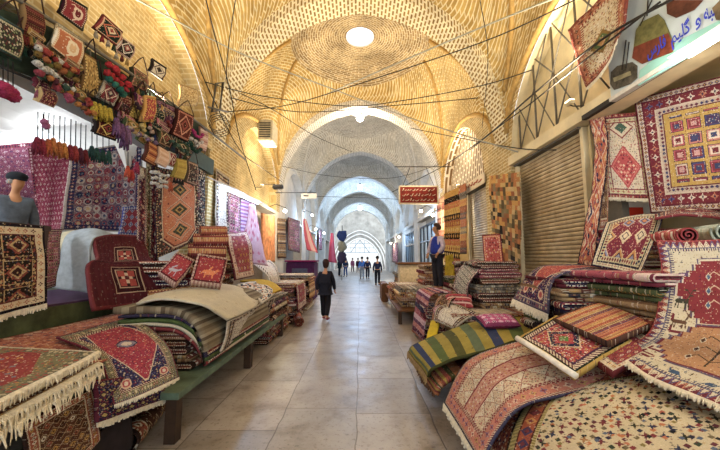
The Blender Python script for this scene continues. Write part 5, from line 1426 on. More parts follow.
def bagmat(seed, f, cs, style):
    k = ('bag', f, style)
    if k in TM: return TM[k]
    r = Rug('woven_bag_cloth', .5, .5, f, .008)
    if style == 0: r.scatter(.05, cs, .42, .9, r.ins(.05))
    if style == 1: r.medal(.25, .25, .2, .2, [(1, cs[0]), (.8, f), (.55, cs[1]), (.3, cs[2])]); r.scatter(.05, cs, .22, .5, r.ins(.06))
    if style == 2: r.stripes(.16, [f, cs[0], f, cs[1]], 'v', None, (.05, cs))
    if style == 3: r.medal(.3, .26, .1, .13, [(1, cs[0]), (.6, cs[1])], None, .5); r.segs([(.3, .2, .22, .1, .02), (.22, .1, .16, .13, .012), (.32, .38, .26, .44, .02)], cs[0]); r.scatter(.06, cs, .2, .35, r.ins(.07))
    r.band(0, .02, cs[2]).band(.02, .05, cs[1], 'dash', cs[0], .04)
    TM[k] = r.done(.15, speck=0); return TM[k]
def wallbag(q, mat, label, tas=None, strap=True, dx=0, cat='woven bag', thick=.05, name='woven_bag', frame=None):
    """q: four photo points TL TR BR BL on the stall's plane"""
    p = [P(a, b, x=XS+dx) for a, b in q]; c = (p[0]+p[1]+p[2]+p[3])/4
    e = empty(name, (c.x, c.y, p[3].z), label, cat, None)
    sheet('pouch' if strap else 'panel', [[p[0], p[1]], [(p[0]+p[3])/2+Vector((.03, 0, 0)), (p[1]+p[2])/2+Vector((.03, 0, 0))], [p[3], p[2]]], mat, e, thick=thick, nu=8, nv=10, wob=.006)
    if strap:
        t = (p[0]+p[1])/2+Vector((.02, 0, .22)); MB().tube([p[0], p[0].lerp(t, .6)+Vector((0, 0, .02)), t, p[1].lerp(t, .6)+Vector((0, 0, .02)), p[1]], .008, 4).build('strap', wool('#4a3028'), e)
    if frame: MB().tube([p[0], p[1], p[2], p[3], p[0]], .016, 5).build('binding', wool(frame), e)
    if tas:
        for i in range(len(tas)):
            f = (i+.5)/len(tas); tassel(p[3].lerp(p[2], f)+Vector((.0, 0, -.005)), .07, .022, tas[i], e)
    return e
def string(top, bots, label, cat='tassel string', r=.03, dx=0, kind='pom', cord='#2a2226'):
    """one cord with pompoms at the photo points in bots"""
    a = P(*top, x=XS+dx); e = empty('tassel_string' if kind != 'pom' else 'pompom_string', a, label, cat)
    pts = [P(b[0], b[1], x=XS+dx) for b in bots]
    MB().tube([a]+pts, .006, 4).build('cord', wool(cord), e)
    for b, p in zip(bots, pts):
        if kind == 'pom': pompom(p, r*.8*R.uniform(.85, 1.15), b[2], e)
        else: tassel(p, r*2.6, r*.72, b[2], e)
    return e
rail = empty('display_rail', (XS, 4.5, 4.3), 'long metal rail on which the woven bags and tassels hang', 'rail')
ra = [P(-10, -18, x=XS+.03), P(60, 26, x=XS+.03), P(130, 73, x=XS+.03), P(200, 124, x=XS+.03), P(246, 160, x=XS+.03)]
MB().tube(ra, .022, 6).build('pole', IRON, rail)
MB().tube([P(-10, 62, x=XS-.05), P(80, 100, x=XS-.05), P(200, 170, x=XS-.05)], .015, 6).build('lower_pole', DARKIRON, rail)
for px_ in (30, 90, 150, 205):
    MB().tube([P(px_, (px_-18)*.69, x=XS+.02), P(px_, (px_-18)*.69+25, x=-3.5)], .012, 4).build('bracket', IRON, rail)
net = empty('dark_backing_net', (XS-.14, 4.4, 3.7), 'dark green backing cloth behind the hanging bags and tassels', 'cloth')
sheet('cloth', [[P(-20, 0, x=XS-.14), P(80, 44, x=XS-.14), P(205, 128, x=XS-.14)], [P(-20, 58, x=XS-.14), P(80, 100, x=XS-.14), P(200, 168, x=XS-.14)]], plain('dark_green_cloth', '#2c3a2e', .95, .3, 5), net, thick=.02, nu=30, nv=10, wob=.05)
WB = [
 ([(57, 24), (84, 42), (78, 68), (49, 46)], ('#b8622c', ['#e8d8b8', '#d8b080', '#e8dcc4'], 3), 'orange woven picture panel with ivory frame and pale bird, top left of the stall', None, False, .08, '#e0d0a8'),
 ([(63, -6), (87, 8), (82, 30), (59, 13)], ('#8c1420', ['#e0c8b0', '#6a1020', '#3a1420'], 3), 'crimson picture panel with white scroll hung above the orange one', None, False, .1, '#3a3a2c'),
 ([(103, 15), (122, 32), (117, 46), (93, 28)], ('#1e3028', ['#c8603a', '#e0c8a0', '#8c2424'], 1), 'dark green panel with red border hung above the rail', ['#c8b8a0', '#a82c34', '#c8b8a0', '#3a4a34'], False, .04, '#8c2a24'),
 ([(121, 36), (135, 46), (130, 60), (114, 50)], ('#2a2624', ['#e0d8c8', '#8c2c2c', '#c8b8a0'], 1), 'small black and white panel just right of the dark green one', ['#c8b8a0', '#7c2a2a', '#c8a050'], False, .04, None),
 ([(-6, 14), (22, 30), (20, 60), (-6, 46)], ('#3a3a34', ['#8c9a6a', '#c8b8a0', '#6a2a2c'], 0), 'dark patterned bag at the far left edge of the stall', None, True, .1, '#4a6a6a'),
 ([(84, 52), (96, 60), (97, 98), (81, 90)], ('#a8843c', ['#5a4a2c', '#d8b86a', '#7c5a2c'], 0), 'tall golden bag hanging left of the red pompom cluster', None, True, .07, None),
 ([(104, 81), (119, 89), (113, 105), (97, 97)], ('#7c1c2c', ['#d8c8b0', '#3a2c34', '#b8a890'], 1), 'small wine red square pouch with white pattern under the rail', None, True, .1, '#b8b0a0'),
 ([(97, 117), (118, 124), (115, 140), (95, 133)], ('#4a1418', ['#d8c060', '#8c2c2c', '#2a1c1c'], 1), 'dark red pouch with yellow flower below the yellow tassels', None, True, .1, '#2c2020'),
 ([(134, 92), (147, 98), (143, 122), (128, 116)], ('#8c7a2c', ['#4a4a2c', '#c8a84a', '#5a3a20'], 0), 'olive gold bag in the middle of the stall', None, True, .04, None),
 ([(146, 95), (156, 97), (153, 122), (142, 122)], ('#a8342c', ['#d8b840', '#7c1c20', '#d89a30'], 0), 'tall red and yellow bag beside the olive gold bag', ['#d8b840', '#a82c2c'], True, .12, None),
 ([(158, 100), (175, 108), (173, 132), (154, 124)], ('#5a2a4a', ['#a87a90', '#3a1c34', '#8c5a6a'], 0), 'purple flowered bag right of the red and yellow bag', None, True, .05, None),
 ([(180, 84), (198, 90), (197, 106), (178, 106)], ('#c8a868', ['#8c6a3a', '#e0c890', '#a8824a'], 0), 'beige flowered panel hung high against the brick wall', None, False, .1, None),
 ([(152, 59), (166, 68), (162, 80), (149, 71)], ('#e0d4b8', ['#4a2c34', '#5a4a3a', '#2c2420'], 1), 'small cream panel with a dark square above the rail', None, False, .06, '#2c2622'),
 ([(178, 108), (194, 116), (188, 142), (172, 134)], ('#5a2018', ['#c88a6a', '#8c3a2a', '#3a1814'], 1), 'brown bag with ring motifs near the right end of the rail', None, True, .12, None),
 ([(148, 140), (158, 146), (155, 166), (144, 160)], ('#b8642c', ['#e0a050', '#7c3020', '#5a2a1c'], 2), 'rusty orange striped bag left of the plain peach panel', None, True, .1, None),
 ([(159, 146), (169, 152), (166, 168), (156, 163)], ('#d8b090', ['#c89a78', '#e8c8b0', '#c8a080'], 2), 'plain peach panel hanging above rows of white pompoms', None, False, .14, None),
 ([(169, 151), (176, 154), (175, 168), (168, 165)], ('#8c2430', ['#e8dcd0', '#5a1c24', '#e0d0c0'], 1), 'small red and white diamond pouch between peach and mustard panels', None, True, .1, None),
 ([(177, 158), (187, 160), (184, 180), (173, 177)], ('#b89a1c', ['#a8881c', '#c8ac30', '#8c7418'], 2), 'mustard yellow pouch with black tassels', ['#22201e']*4, True, .14, None),
 ([(24, 2), (44, 14), (42, 42), (22, 34)], ('#5a1c1c', ['#7c3428', '#3a1818', '#8c6a3a'], 2), 'dark red striped bag hanging high at the left of the stall', ['#7c2420']*5, True, .05, None),
 ([(133, 66), (148, 76), (146, 92), (130, 84)], ('#6a5a3c', ['#c8a070', '#8c2c3a', '#3a3a2c'], 0), 'olive brown bag just below the rail, centre', ['#8c2c3a', '#c8a040', '#3a5a4a'], True, .02, None),
 ([(58, 72), (76, 80), (74, 98), (56, 90)], ('#5a3a2c', ['#c8a868', '#3a5a4a', '#a8442c'], 0), 'brown and green bag amid the pompom garlands', None, True, .02, None),
 ([(120, 92), (132, 98), (130, 118), (117, 110)], ('#3a2c34', ['#c87a8a', '#8c8a6a', '#6a2c3a'], 0), 'dark bag with pink motifs between the pouches', ['#a87a9a', '#c8b8a8', '#6a4a7a'], True, .03, None),
 ([(160, 128), (172, 134), (170, 148), (158, 143)], ('#4a3a2c', ['#c8b080', '#8c2a2a', '#5a5a3a'], 1), 'small brown pouch under the purple flowered bag', None, True, .05, None),
 ([(188, 160), (198, 164), (196, 186), (186, 182)], ('#3a3430', ['#c8b898', '#8c5a4a', '#5a4a3a'], 0), 'dark floral pouch at the lower right end of the stall', None, True, .1, None),
 ([(200, 126), (208, 130), (206, 152), (198, 149)], ('#c8a090', ['#e0c8b8', '#a87a6a', '#8c5a50'], 2), 'pale pink striped cloth hanging at the rail end', None, False, .0, None),
 ([(40, 86), (56, 92), (54, 108), (38, 102)], ('#6a2430', ['#c88a7a', '#3a2c34', '#c8a868'], 0), 'maroon bag with rose motifs hanging above the corded tassels', None, True, .05, None),
]
for q, (f, cs, st), lab, tas, strap, dx, fr_ in WB:
    wallbag(q, bagmat(0, f, cs, st), lab, tas, strap, dx, 'woven bag' if strap else 'wall hanging', .06 if strap else .03, 'woven_bag' if strap else 'wall_hanging', fr_)
fill = random.Random(5); seen_ = set()
CN = dict(wine='#6a1a2c', rust='#a0482a', moss='#4a5a34', teal='#245a54', plum='#5a2448', ochre='#b08434', navy='#28305a', brown='#5a3826', rose='#b8607a', black='#2a2626')
for i in range(46):
    px = 14+fill.random()*182; lo, hi = (px-18)*.70+3, (px-18)*.53+84
    py = lo+fill.random()*max(6, hi-lo-16)
    a = fill.choice(list(CN)); b = fill.choice([q for q in CN if q != a]); kd = fill.choice(['pouch', 'purse', 'mat', 'satchel'])
    if (a, b, kd) in seen_: continue
    seen_.add((a, b, kd)); w = 4.5+fill.random()*3.5; h = 7+fill.random()*5; st = fill.choice([0, 0, 1, 2])
    wallbag([(px-w, py-w*.7), (px+w, py+w*.7), (px+w-1, py+w*.7+h), (px-w-1, py-w*.7+h)], bagmat(0, CN[a], [CN[b], '#c8b088', CN[b]], st),
        'small %s woven %s with %s %s, hanging in the %s of the stall' % (a, kd, b, ['speckles', 'diamond', 'stripes'][st], 'left third' if px < 75 else 'middle' if px < 135 else 'right third'), [CN[b], CN[a]] if fill.random() < .5 else None, fill.random() < .6, .01+fill.random()*.06, kd, .05, 'woven_'+kd)
# pompom garlands: slanted rows
def garland(pts, cols, r, label, dx=.16, n=None):
    e = empty('pompom_garland', P(*pts[0], x=XS+dx), label, 'garland'); w = [P(*p, x=XS+dx) for p in pts]
    MB().tube(w, .006, 4).build('cord', wool('#2a2226'), e)
    L = sum((w[i+1]-w[i]).length for i in range(len(w)-1)); r *= .68; n = n or int(L/(r*1.7))
    for k in range(n):
        f = (k+.5)/n*(len(w)-1); i = int(f); p = w[i].lerp(w[i+1], f-i)
        pompom(p+Vector((R.uniform(-.02, .02), 0, R.uniform(-.02, .02))), r*R.uniform(.85, 1.15), cols[k % len(cols)], e)
for pts, cols, r_, lab in (
    ([(38, 47), (58, 60), (80, 74)], ['#e0d8c8', '#b83a2c', '#c8702c', '#a82c2c'], .05, 'red and orange pompom garland under the orange bird panel'),
    ([(37, 54), (56, 67), (78, 80)], ['#8a6a24', '#b0642c', '#6a6a2c'], .05, 'rust and olive pompom garland, second row'),
    ([(34, 64), (52, 74), (76, 90)], ['#e0dcd0', '#e0dcd0', '#c8c0b0'], .048, 'white pompom garland, lowest of the slanted rows'),
    ([(36, 72), (56, 84), (80, 96)], ['#a83a4a', '#3a5a4a', '#c87a2c', '#6a2a3a'], .05, 'mixed dark pompom garland below the white one'),
    ([(108, 64), (118, 72), (129, 86)], ['#c81420', '#d01c28'], .062, 'bright scarlet pompom garland in the middle of the stall'),
    ([(107, 70), (117, 80), (127, 92)], ['#b81420', '#c81820'], .062, 'second scarlet pompom garland tucked under the first'),
    ([(108, 78), (117, 86), (126, 96)], ['#1c6a5a', '#2a7a68'], .06, 'teal green pompom garland beneath the scarlet ones'),
    ([(192, 130), (198, 138), (204, 134)], ['#c81c78', '#d0287c'], .05, 'hot pink pompom loop at the right end'),
    ([(191, 137), (197, 145), (203, 141)], ['#e8e0d8'], .045, 'white pompom loop under the hot pink one'),
    ([(190, 144), (196, 152), (202, 150)], ['#1e4a3a'], .05, 'dark green pompom loop under the white one'),
    ([(152, 172), (160, 174), (168, 176)], ['#ece8e0'], .042, 'upper white pompom row below the peach panel'),
    ([(152, 177), (160, 180), (168, 182)], ['#ece8e0'], .042, 'middle white pompom row below the peach panel'),
    ([(151, 183), (159, 186), (167, 188)], ['#ece8e0'], .042, 'lowest white pompom row below the peach panel'),
    ([(128, 128), (142, 136), (156, 142)], ['#c8b8a8', '#8c6a8a', '#c8a868'], .045, 'lilac and cream pompom garland along the lower rail'),
    ([(76, 104), (88, 112), (98, 114)], ['#c8802c', '#8c5a2c', '#b04a2c'], .05, 'amber pompom garland left of the dark red pouch'),
    ([(170, 140), (180, 148), (190, 156)], ['#3a5a4a', '#5a7a68', '#2a4a3c'], .045, 'sea green pompom garland above the mustard pouch')):
    garland(pts, cols, r_, lab)
for i, (x, y0, y1, c, w_) in enumerate(((38, 112, 137, '#8c1c40', 'wine red'), (43, 114, 139, '#a82444', 'raspberry'), (49, 113, 139, '#c8602c', 'burnt orange'), (54, 115, 138, '#d07a2c', 'orange'), (60, 116, 142, '#c8702c', 'deep amber'), (65, 117, 143, '#d8882c', 'bright amber'), (71, 119, 145, '#8c1c34', 'crimson'), (76, 121, 146, '#a83030', 'brick red'), (81, 123, 148, '#5a1c3a', 'plum'), (86, 125, 150, '#7c1c2c', 'garnet'))):
    string((x, y0), [(x-.5, y1, c)], '%s tassel on a long dark cord, %s of ten hanging in a row' % (w_, ['first', 'second', 'third', 'fourth', 'fifth', 'sixth', 'seventh', 'eighth', 'ninth', 'tenth'][i]), r=.05, kind='tas', dx=.1)
for i, (x, y, c) in enumerate(((92, 146, '#1e4a4a'), (97, 148, '#245450'), (103, 150, '#1e4a44'), (109, 151, '#2a5a52'))):
    string((x, y-24), [(x, y, c)], 'dark teal tassel, %s of the four beside the red tassel row' % ['first', 'second', 'third', 'fourth'][i], r=.05, kind='tas', dx=.08)
for i, (x, y0, y) in enumerate(((3, 60, 87), (8, 58, 89), (13, 62, 92))):
    string((x, y0), [(x, y, '#c01c60'), (x+1, y+6, '#a81854')], 'magenta pompom string, %s at the far left edge' % ['first', 'second', 'third'][i], r=.06, dx=.1)
for i, (x, y) in enumerate(((95, 102), (100, 104), (105, 106), (110, 108))):
    string((x, y-12), [(x, y, '#d0b41c')], 'lemon yellow tassel, %s in the cluster above the dark red pouch' % ['first', 'second', 'third', 'fourth'][i], r=.055, kind='tas', dx=.16)
for i, (x, y, c, w_) in enumerate(((117, 118, '#8a5a90', 'lilac'), (122, 124, '#7a4a80', 'violet'), (128, 126, '#9a6a94', 'pale mauve'), (125, 132, '#6a4270', 'dusky purple'))):
    string((x, y-10), [(x, y, c)], '%s tassel in the purple bunch of the stall' % w_, r=.07, kind='tas', dx=.14)
for i, (x, y, c, w_) in enumerate(((128, 166, '#d8502c', 'orange red'), (132, 170, '#c8342c', 'scarlet'), (137, 162, '#b02c54', 'rose'), (142, 168, '#d8c8b0', 'ivory'), (171, 182, '#c8582c', 'burnt orange'))):
    string((x, y-14), [(x, y, c)], '%s tassel hanging low before the panelled rug' % w_, r=.05, kind='tas', dx=.1)
for i, (x, y, c, w_) in enumerate(((68, 96, '#b84a6a', 'rose pink'), (44, 122, '#b05a8a', 'orchid'), (88, 100, '#a83a2c', 'brick'), (142, 126, '#d8c070', 'straw'), (150, 128, '#c8a890', 'sand'), (137, 104, '#4a2c3a', 'blackberry'), (168, 122, '#8c2c2c', 'oxblood'))):
    string((x, y-10), [(x, y, c), (x+2, y+4, c)], '%s pompom pair among the hanging bags' % w_, r=.045, dx=.13)

# ================================================================== middle distance
# second left shop
def m_pinkstripe():
    r = Rug('lilac_stripes', .9, 2.0, '#b890b8', .015); r.stripes(.3, ['#c8a8d0', '#a85a8a', '#c8b0d0', '#8c5a9a'], 'v'); return r.done(.1, speck=.3)
hang('carpet', P(216, 168, x=-3.44), P(229, 178, x=-3.42), P(215, 246, x=-3.38), P(229, 248, x=-3.36), gm('white'), 'pale beige rug with purple patch hung at the second left shop', nu=10, nv=24)
hang('carpet', P(228, 190, x=-3.42), P(240, 196, x=-3.4), P(228, 250, x=-3.36), P(241, 252, x=-3.34), gm('magenta'), 'magenta patterned rug hung under the white awning light', nu=12, nv=24)
hang('carpet', P(241, 199, x=-3.42), P(255, 203, x=-3.4), P(241, 248, x=-3.36), P(254, 250, x=-3.34), m_pinkstripe(), 'lilac striped rug hung under the far end of the awning light', nu=12, nv=24)
def m_pw():
    r = Rug('pink_white_drape', .9, 1.4, '#e0b0bc', .015); r.scatter(.14, ['#d87a90', '#e8ccd4', '#c85a7a'], .42, .7); return r.done(.08, speck=0)
sheet('drape', [[P(249, 204, y=8.8), P(254, 204, y=8.7)], [P(246, 225, y=8.6), P(259, 228, y=8.3)], [P(240, 246, y=8.5), P(263, 250, y=8.0)], [P(238, 262, y=8.3), P(268, 266, y=7.8)]], m_pw(), thick=.02, nu=14, nv=22, wob=.03, label='pink and white cloth hanging in a widening triangle before the second left shop', cat='drape')
sheet('drape', [[P(226, 234, y=6.9), P(246, 232, y=7.8)], [P(230, 250, y=6.6), P(252, 248, y=7.4)], [P(236, 280, y=6.5), P(254, 276, y=7.3)]], gm('rose'), thick=.04, nu=14, nv=20, wob=.03, label='rose red and violet rug heaped behind the orange bolsters', cat='rug')
aw = empty('shop_awning', (-3.1, 8.3, 3.4), 'white awning with a bright fluorescent tube over the second left shop', 'awning')
a0, a1 = P(207, 176, x=-3.35), P(252, 198, x=-3.35); b0, b1 = a0+Vector((.5, 0, -.22)), a1+Vector((.5, 0, -.22))
MB().add([a0, a1, b1, b0]+[p+Vector((0, 0, -.03)) for p in (a0, a1, b1, b0)], [(0, 1, 2, 3), (7, 6, 5, 4), (0, 3, 7, 4), (1, 5, 6, 2), (3, 2, 6, 7), (0, 4, 5, 1)]).build('canopy', plain('white_canvas', '#e6e8ea', .7, .04), aw)
MB().tube([a0+Vector((.25, .2, -.2)), a1+Vector((.25, -.2, -.2))], .03, 8).build('tube', glow('awning_tube_glass', '#eaf2ff', 7), aw)
hang('carpet', P(262, 213, x=-3.4), P(275, 216, x=-3.4), P(262, 262, x=-3.38), P(275, 262, x=-3.38), plain('peach_orange_weave', '#cf8a5a', .95, .25, 5), 'peach orange cloth wrapped on the second left pillar', nu=10, nv=24, thick=.04)
hang('carpet', P(278, 218, x=-3.46), P(286, 219, x=-3.46), P(278, 258, x=-3.44), P(286, 258, x=-3.44), gm('tan'), 'tan rug hung in the third left shop beside the dark red squares', nu=8, nv=16)
hang('carpet', P(288, 217, x=-3.44), P(300, 221, x=-3.44), P(288, 250, x=-3.42), P(300, 253, x=-3.42), gm('magenta'), 'dark magenta rug with rows of squares hung on the third left shop', nu=12, nv=16)
def m_flag(n, a, b): 
    r = Rug(n, .6, 1.6, a, .02); r.stripes(.5, [a, b], 'u'); return r.done(.1, speck=0)
sheet('banner', [[P(303, 218, y=15), P(306, 219, y=15)], [P(304, 235, y=14.6), P(312, 238, y=14.4)], [P(307, 250, y=14.3), P(318, 253, y=14.0)]], m_flag('pink_white_flag', '#c8486a', '#dcb8b8'), thick=.02, nu=8, nv=16, wob=.04, label='pink and white cloth slanting down outside the third left shop', cat='banner')
hang('carpet', P(319, 228, x=-3.3), P(322, 230, x=-3.3), P(319, 250, x=-3.3), P(322, 250, x=-3.3), gm('magenta'), 'narrow magenta cloth hanging far down the left wall', nu=6, nv=12)
sheet('banner', [[P(331, 233, y=22), P(333.5, 233, y=22)], [P(329, 250, y=21.6), P(335, 252, y=21.6)], [P(328, 262, y=21.5), P(337, 263, y=21.5)]], m_flag('crimson_flag', '#b81c50', '#c8507c'), thick=.02, nu=8, nv=12, wob=.04, label='crimson flag hanging beyond the walking person', cat='banner')
# goods hanging high far left (clothes stand)
cl = empty('clothes_stand', P(342, 268, y=24), 'dark clothes hung on a stand far down the left side', 'clothes stand')
q = P(342, 262, y=24)
MB().tube([(q.x, 24, 0), (q.x, 24, 4.1)], .03, 6).build('pole', DARKIRON, cl)
for dz, c in ((3.3, '#2a3a6a'), (2.5, '#8c8c80'), (1.7, '#3a3450')): MB().ball((q.x, 24, dz), .36, 12, 8, (.95, .5, 1.25), .5, dz).build('garment', plain('garment_cloth', c, .9), cl)
# white rug with black motif, purple chest, and the piles down the left
def m_wb():
    r = Rug('white_black_border', .8, 1.3, '#e4dcd0', .012); r.scatter(.09, ['#c88a80', '#8c8a98'], .3, .5); r.band(0, .05, '#e4dcd0').band(.05, .14, '#e4dcd0', 'slash', '#2c2a30', .09); return r.done(.1)
sheet('carpet', [[P(250, 263, y=8.6), P(270, 260, y=10.0)], [P(258, 267, y=8.1), P(276, 266, y=9.4)], [P(268, 276, y=7.9), P(279, 274, y=9.0)], [P(270, 287, y=7.8), P(281, 284, y=8.9)]], m_wb(), thick=.02, nu=14, nv=24, wob=.015, label='white rug with black border pattern draped over the pile beyond the mustard rug', cat='rug')
ch = empty('covered_chest', (-2.35, 13.2, 0), 'purple covered chest on the left beyond the piles', 'chest')
MB().box((-2.35, 13.2, .75), (1.1, 1.2, 1.5), bev=.04).build('body', plain('purple_velvet', '#4a2450', .9), ch); MB().box((-2.35, 12.57, .9), (.6, .04, .7), bev=.01).build('front_panel', plain('slate_panel', '#4a5068', .6), ch)
MB().box((-2.35, 13.2, 1.53), (1.2, 1.3, .06), bev=.02).build('lid', plain('magenta_velvet', '#7c2058', .9), ch)
LP = [(-2.35, 9.0, 1.35, 1.5, ['brown', 'crimson', 'cream', 'rose', 'navy', 'tan', 'pink', 'cream'], 'first'), (-2.3, 10.9, 1.3, 1.4, ['tan', 'maroon', 'brown', 'purple', 'cream', 'pink', 'ochre', 'white'], 'second'),
      (-2.6, 15.4, 1.1, 1.6, ['purple', 'navy', 'rose', 'crimson', 'cream'], 'third'), (-2.7, 18.2, 1.0, 1.6, ['navy', 'crimson', 'purple', 'grey'], 'fourth'), (-2.7, 21.6, 1.0, 1.6, ['brown', 'navy', 'rose', 'grey'], 'fifth')]
for x, y, w, b, it, nm in LP: pile((x, y, 0), w, b, it, '%s pile beyond the mustard rug' % nm, 0, .065 if y > 12 else .055, .0, .05)
DR_ = [(-1.62, 8.35, 9.6, .95, .3, 'rose', 'rose red rug hanging over the aisle side of the first pile beyond the mustard rug'), (-1.62, 10.3, 11.5, .95, .35, 'ochre', 'ochre rug hanging over the aisle side of the second pile'), (-2.0, 14.9, 16, .75, .2, 'pink', 'pink rug hanging over the third pile on the left')]
for x, y0, y1, z1, z0, k, lab in DR_:
    sheet('carpet', [[(x-.7, y0, z1), (x-.7, y1, z1)], [(x-.1, y0, z1), (x-.1, y1, z1)], [(x, y0, z1-.12), (x, y1, z1-.12)], [(x+.04, y0, z0), (x+.04, y1, z0)]], gm(k), thick=.02, nu=12, nv=20, wob=.02, label=lab, cat='rug')
# --- right, middle distance
plank_platform(.95, 3.4, 8.2, 13.0, .35, 'wooden platform under the piles around the man in the blue vest')
RP = [(1.75, 6.75, .0, 1.1, 1.0, [('maroon', 'maroon'), ('brown', 'brown'), ('purple', 'purple'), ('tan', 'tan'), ('crimson', 'crimson'), ('navy', 'navy')], 'pile under the draped pink striped rug'),
      (1.6, 9.1, .36, 1.15, 1.1, [('tan', 'tan'), ('cream', 'cream'), ('ochre', 'ochre'), ('grey', 'grey')], 'pile under the man in the blue vest'),
      (1.5, 10.9, .36, 1.1, 1.2, [('ochre', 'ochre'), ('tan', 'tan'), ('orange', 'orange'), ('cream', 'cream')], 'pale pile behind the man in the blue vest'),
      (2.75, 8.6, .36, 1.0, 1.2, [('brown', 'brown'), ('black', 'dark'), ('orange', 'orange'), ('cream', 'cream'), ('red', 'red'), ('green', 'green')], 'pile right of the man in the blue vest'),
      (2.6, 10.8, .36, 1.2, 1.4, [('mustard', 'mustard'), ('orange', 'orange'), ('brown', 'brown'), ('orange', 'rust'), ('cream', 'cream'), ('ochre', 'gold'), ('red', 'red'), ('tan', 'tan')], 'tall orange and brown pile on the right'),
      (2.3, 15.5, .0, 1.3, 1.6, [('grey', 'grey'), ('cream', 'cream'), ('tan', 'tan'), ('ochre', 'ochre'), ('grey', 'pale grey')], 'far right pile before the glass shopfront'),
      (2.7, 19.0, .0, 1.1, 1.6, [('grey', 'grey'), ('purple', 'purple'), ('cream', 'cream')], 'farthest right pile')]
for x, y, z0, w, b, it, nm in RP: pile((x, y, z0), w, b, it, nm, 0, .05 if y < 15 else .08, 0, .04)
def m_pps():
    r = Rug('pink_purple_strips', 1.0, 1.5, '#a84a60', .012); r.stripes(.34, ['#b04a5a', '#d8b0b8', '#6a3a60', '#c87a70', '#5a2440', '#b86a4a'], 'u'); r.scatter(.05, ['#e0c8c8', '#4a2c50', '#8c2c34'], .28, .6); return r.done(.15)
sheet('carpet', [[P(437, 287, y=7.2), P(452, 292, y=6.2)], [P(425, 288, y=7.3), P(436, 293, y=6.3)], [P(417, 292, y=7.3), P(428, 300, y=6.3)], [P(414, 312, y=7.25), P(425, 322, y=6.25)], [P(412, 331, y=7.2), P(424, 343, y=6.2)]], m_pps(), swap=True, thick=.02, nu=20, nv=30, wob=.025, label='pink and purple striped rug hanging to the floor at the aisle corner', cat='rug')
sheet('carpet', [[P(452, 291, y=6.6), P(470, 290, y=6.2)], [P(440, 296, y=6.3), P(452, 300, y=5.6)], [P(434, 305, y=6.1), P(447, 318, y=5.3)], [P(431, 322, y=6.0), P(444, 330, y=5.2)]], gm('brown'), thick=.02, nu=16, nv=22, wob=.02, label='brown rug draped right of the pink and purple striped rug', cat='rug')
sheet('rug', [[P(450, 302, y=5.7), P(478, 312, y=5.2)], [P(437, 308, y=5.5), P(462, 322, y=4.95)], [P(434, 320, y=5.3), P(455, 329, y=4.9)]], gm('white'), thick=.03, nu=18, nv=16, wob=.015, label='white patterned rug folded behind the green and yellow kilim', cat='rug')
sheet('cloth', [[P(431, 321, y=5.6), P(440, 318, y=5.5)], [P(428, 331, y=5.2), P(437, 333, y=5.05)], [P(426, 340, y=5.0), P(436, 338, y=4.9)]], plain('lemon_cloth', '#c8ae2a', .95, .1), thick=.03, nu=8, nv=8, wob=.01, label='lemon yellow cloth beside the striped kilim at the aisle', cat='cloth')
sheet('cloth', [[P(432, 308, y=5.6), P(440, 304, y=5.6)], [P(436, 322, y=5.35), P(443, 318, y=5.4)]], gm('magenta'), thick=.03, nu=8, nv=8, label='small violet and pink cloth left of the white folded rug', cat='cloth')
pile((2.2, 5.45, .46), 1.6, .7, [('tan', 'tan'), ('brown', 'brown'), ('cream', 'cream')], 'low pile behind the striped kilim', 0, .045)
def m_rbag():
    r = Rug('red_bag_cloth', .4, .3, '#b01c2c', .01); r.stripes(.12, ['#b01c2c', '#e0b0a0', '#7c1424', '#b83040'], 'v'); return r.done(.1)
cushion(P(459, 301, y=5.75), .46, .28, .16, m_rbag(), 'small bright red striped bag on the heap beneath the black and white rug', rz=-.25, rx=.7, cat='bag', name='hand_bag')
# kilims hung in the open shop
def m_kb(n, cs, per=1.1): 
    r = Rug(n, .9, 2.2, cs[0], .02); r.stripes(per, cs, 'v', None, (.12, ['#2a2420', '#e0c060', '#8c3a1c', cs[0]], .34)); return r.done(.12)
hang('kilim', P(444, 194, y=11.6), P(460, 186, y=10.8), P(444, 262, y=11.5), P(460, 266, y=10.7), m_kb('gold_black_kilim', ['#c8942c', '#2e2620', '#c86a2c', '#d8b04a', '#3a2c24', '#a85a24']), 'gold, black and orange kilim hung in the open shop behind the man in the vest', nu=14, nv=24)
hang('kilim', P(460, 186, x=3.3), P(466.5, 183, x=3.3), P(460, 254, x=3.28), P(466.5, 254, x=3.28), m_kb('orange_grey_kilim', ['#b8642c', '#7c746a', '#c8902c', '#8c4a24', '#5a5a5a']), 'orange and grey kilim hung at the edge of the closed shutter', nu=8, nv=24)
hang('kilim', P(437, 200, x=3.42), P(445, 195, x=3.42), P(438, 250, x=3.4), P(445, 250, x=3.4), m_kb('peach_rust_kilim', ['#d89a6a', '#b05a34', '#e0b890', '#8c4a34']), 'peach and rust kilim hung on the second right pillar', nu=8, nv=20)
hang('drape', P(445, 256, y=9.9), P(453, 254, y=9.6), P(445, 284, y=9.6), P(455, 284, y=9.3), plain('olive_gold_cloth', '#a08a2a', .95, .2), 'olive gold cloth hanging behind the legs of the man in the vest', cat='drape', nu=8)
o = MB().box((2.55, 14.2, 1.42), (1.9, .9, .1), bev=.03).build('counter_top', WOOD)
ct = empty('shop_counter', (2.55, 14.2, 0), 'wooden shop counter with brown top in the right distance', 'counter'); fix_parent(o, ct)
MB().box((2.55, 14.2, .69), (1.7, .7, 1.36)).build('body', plain('cream_panel', '#c8b898', .7), ct)
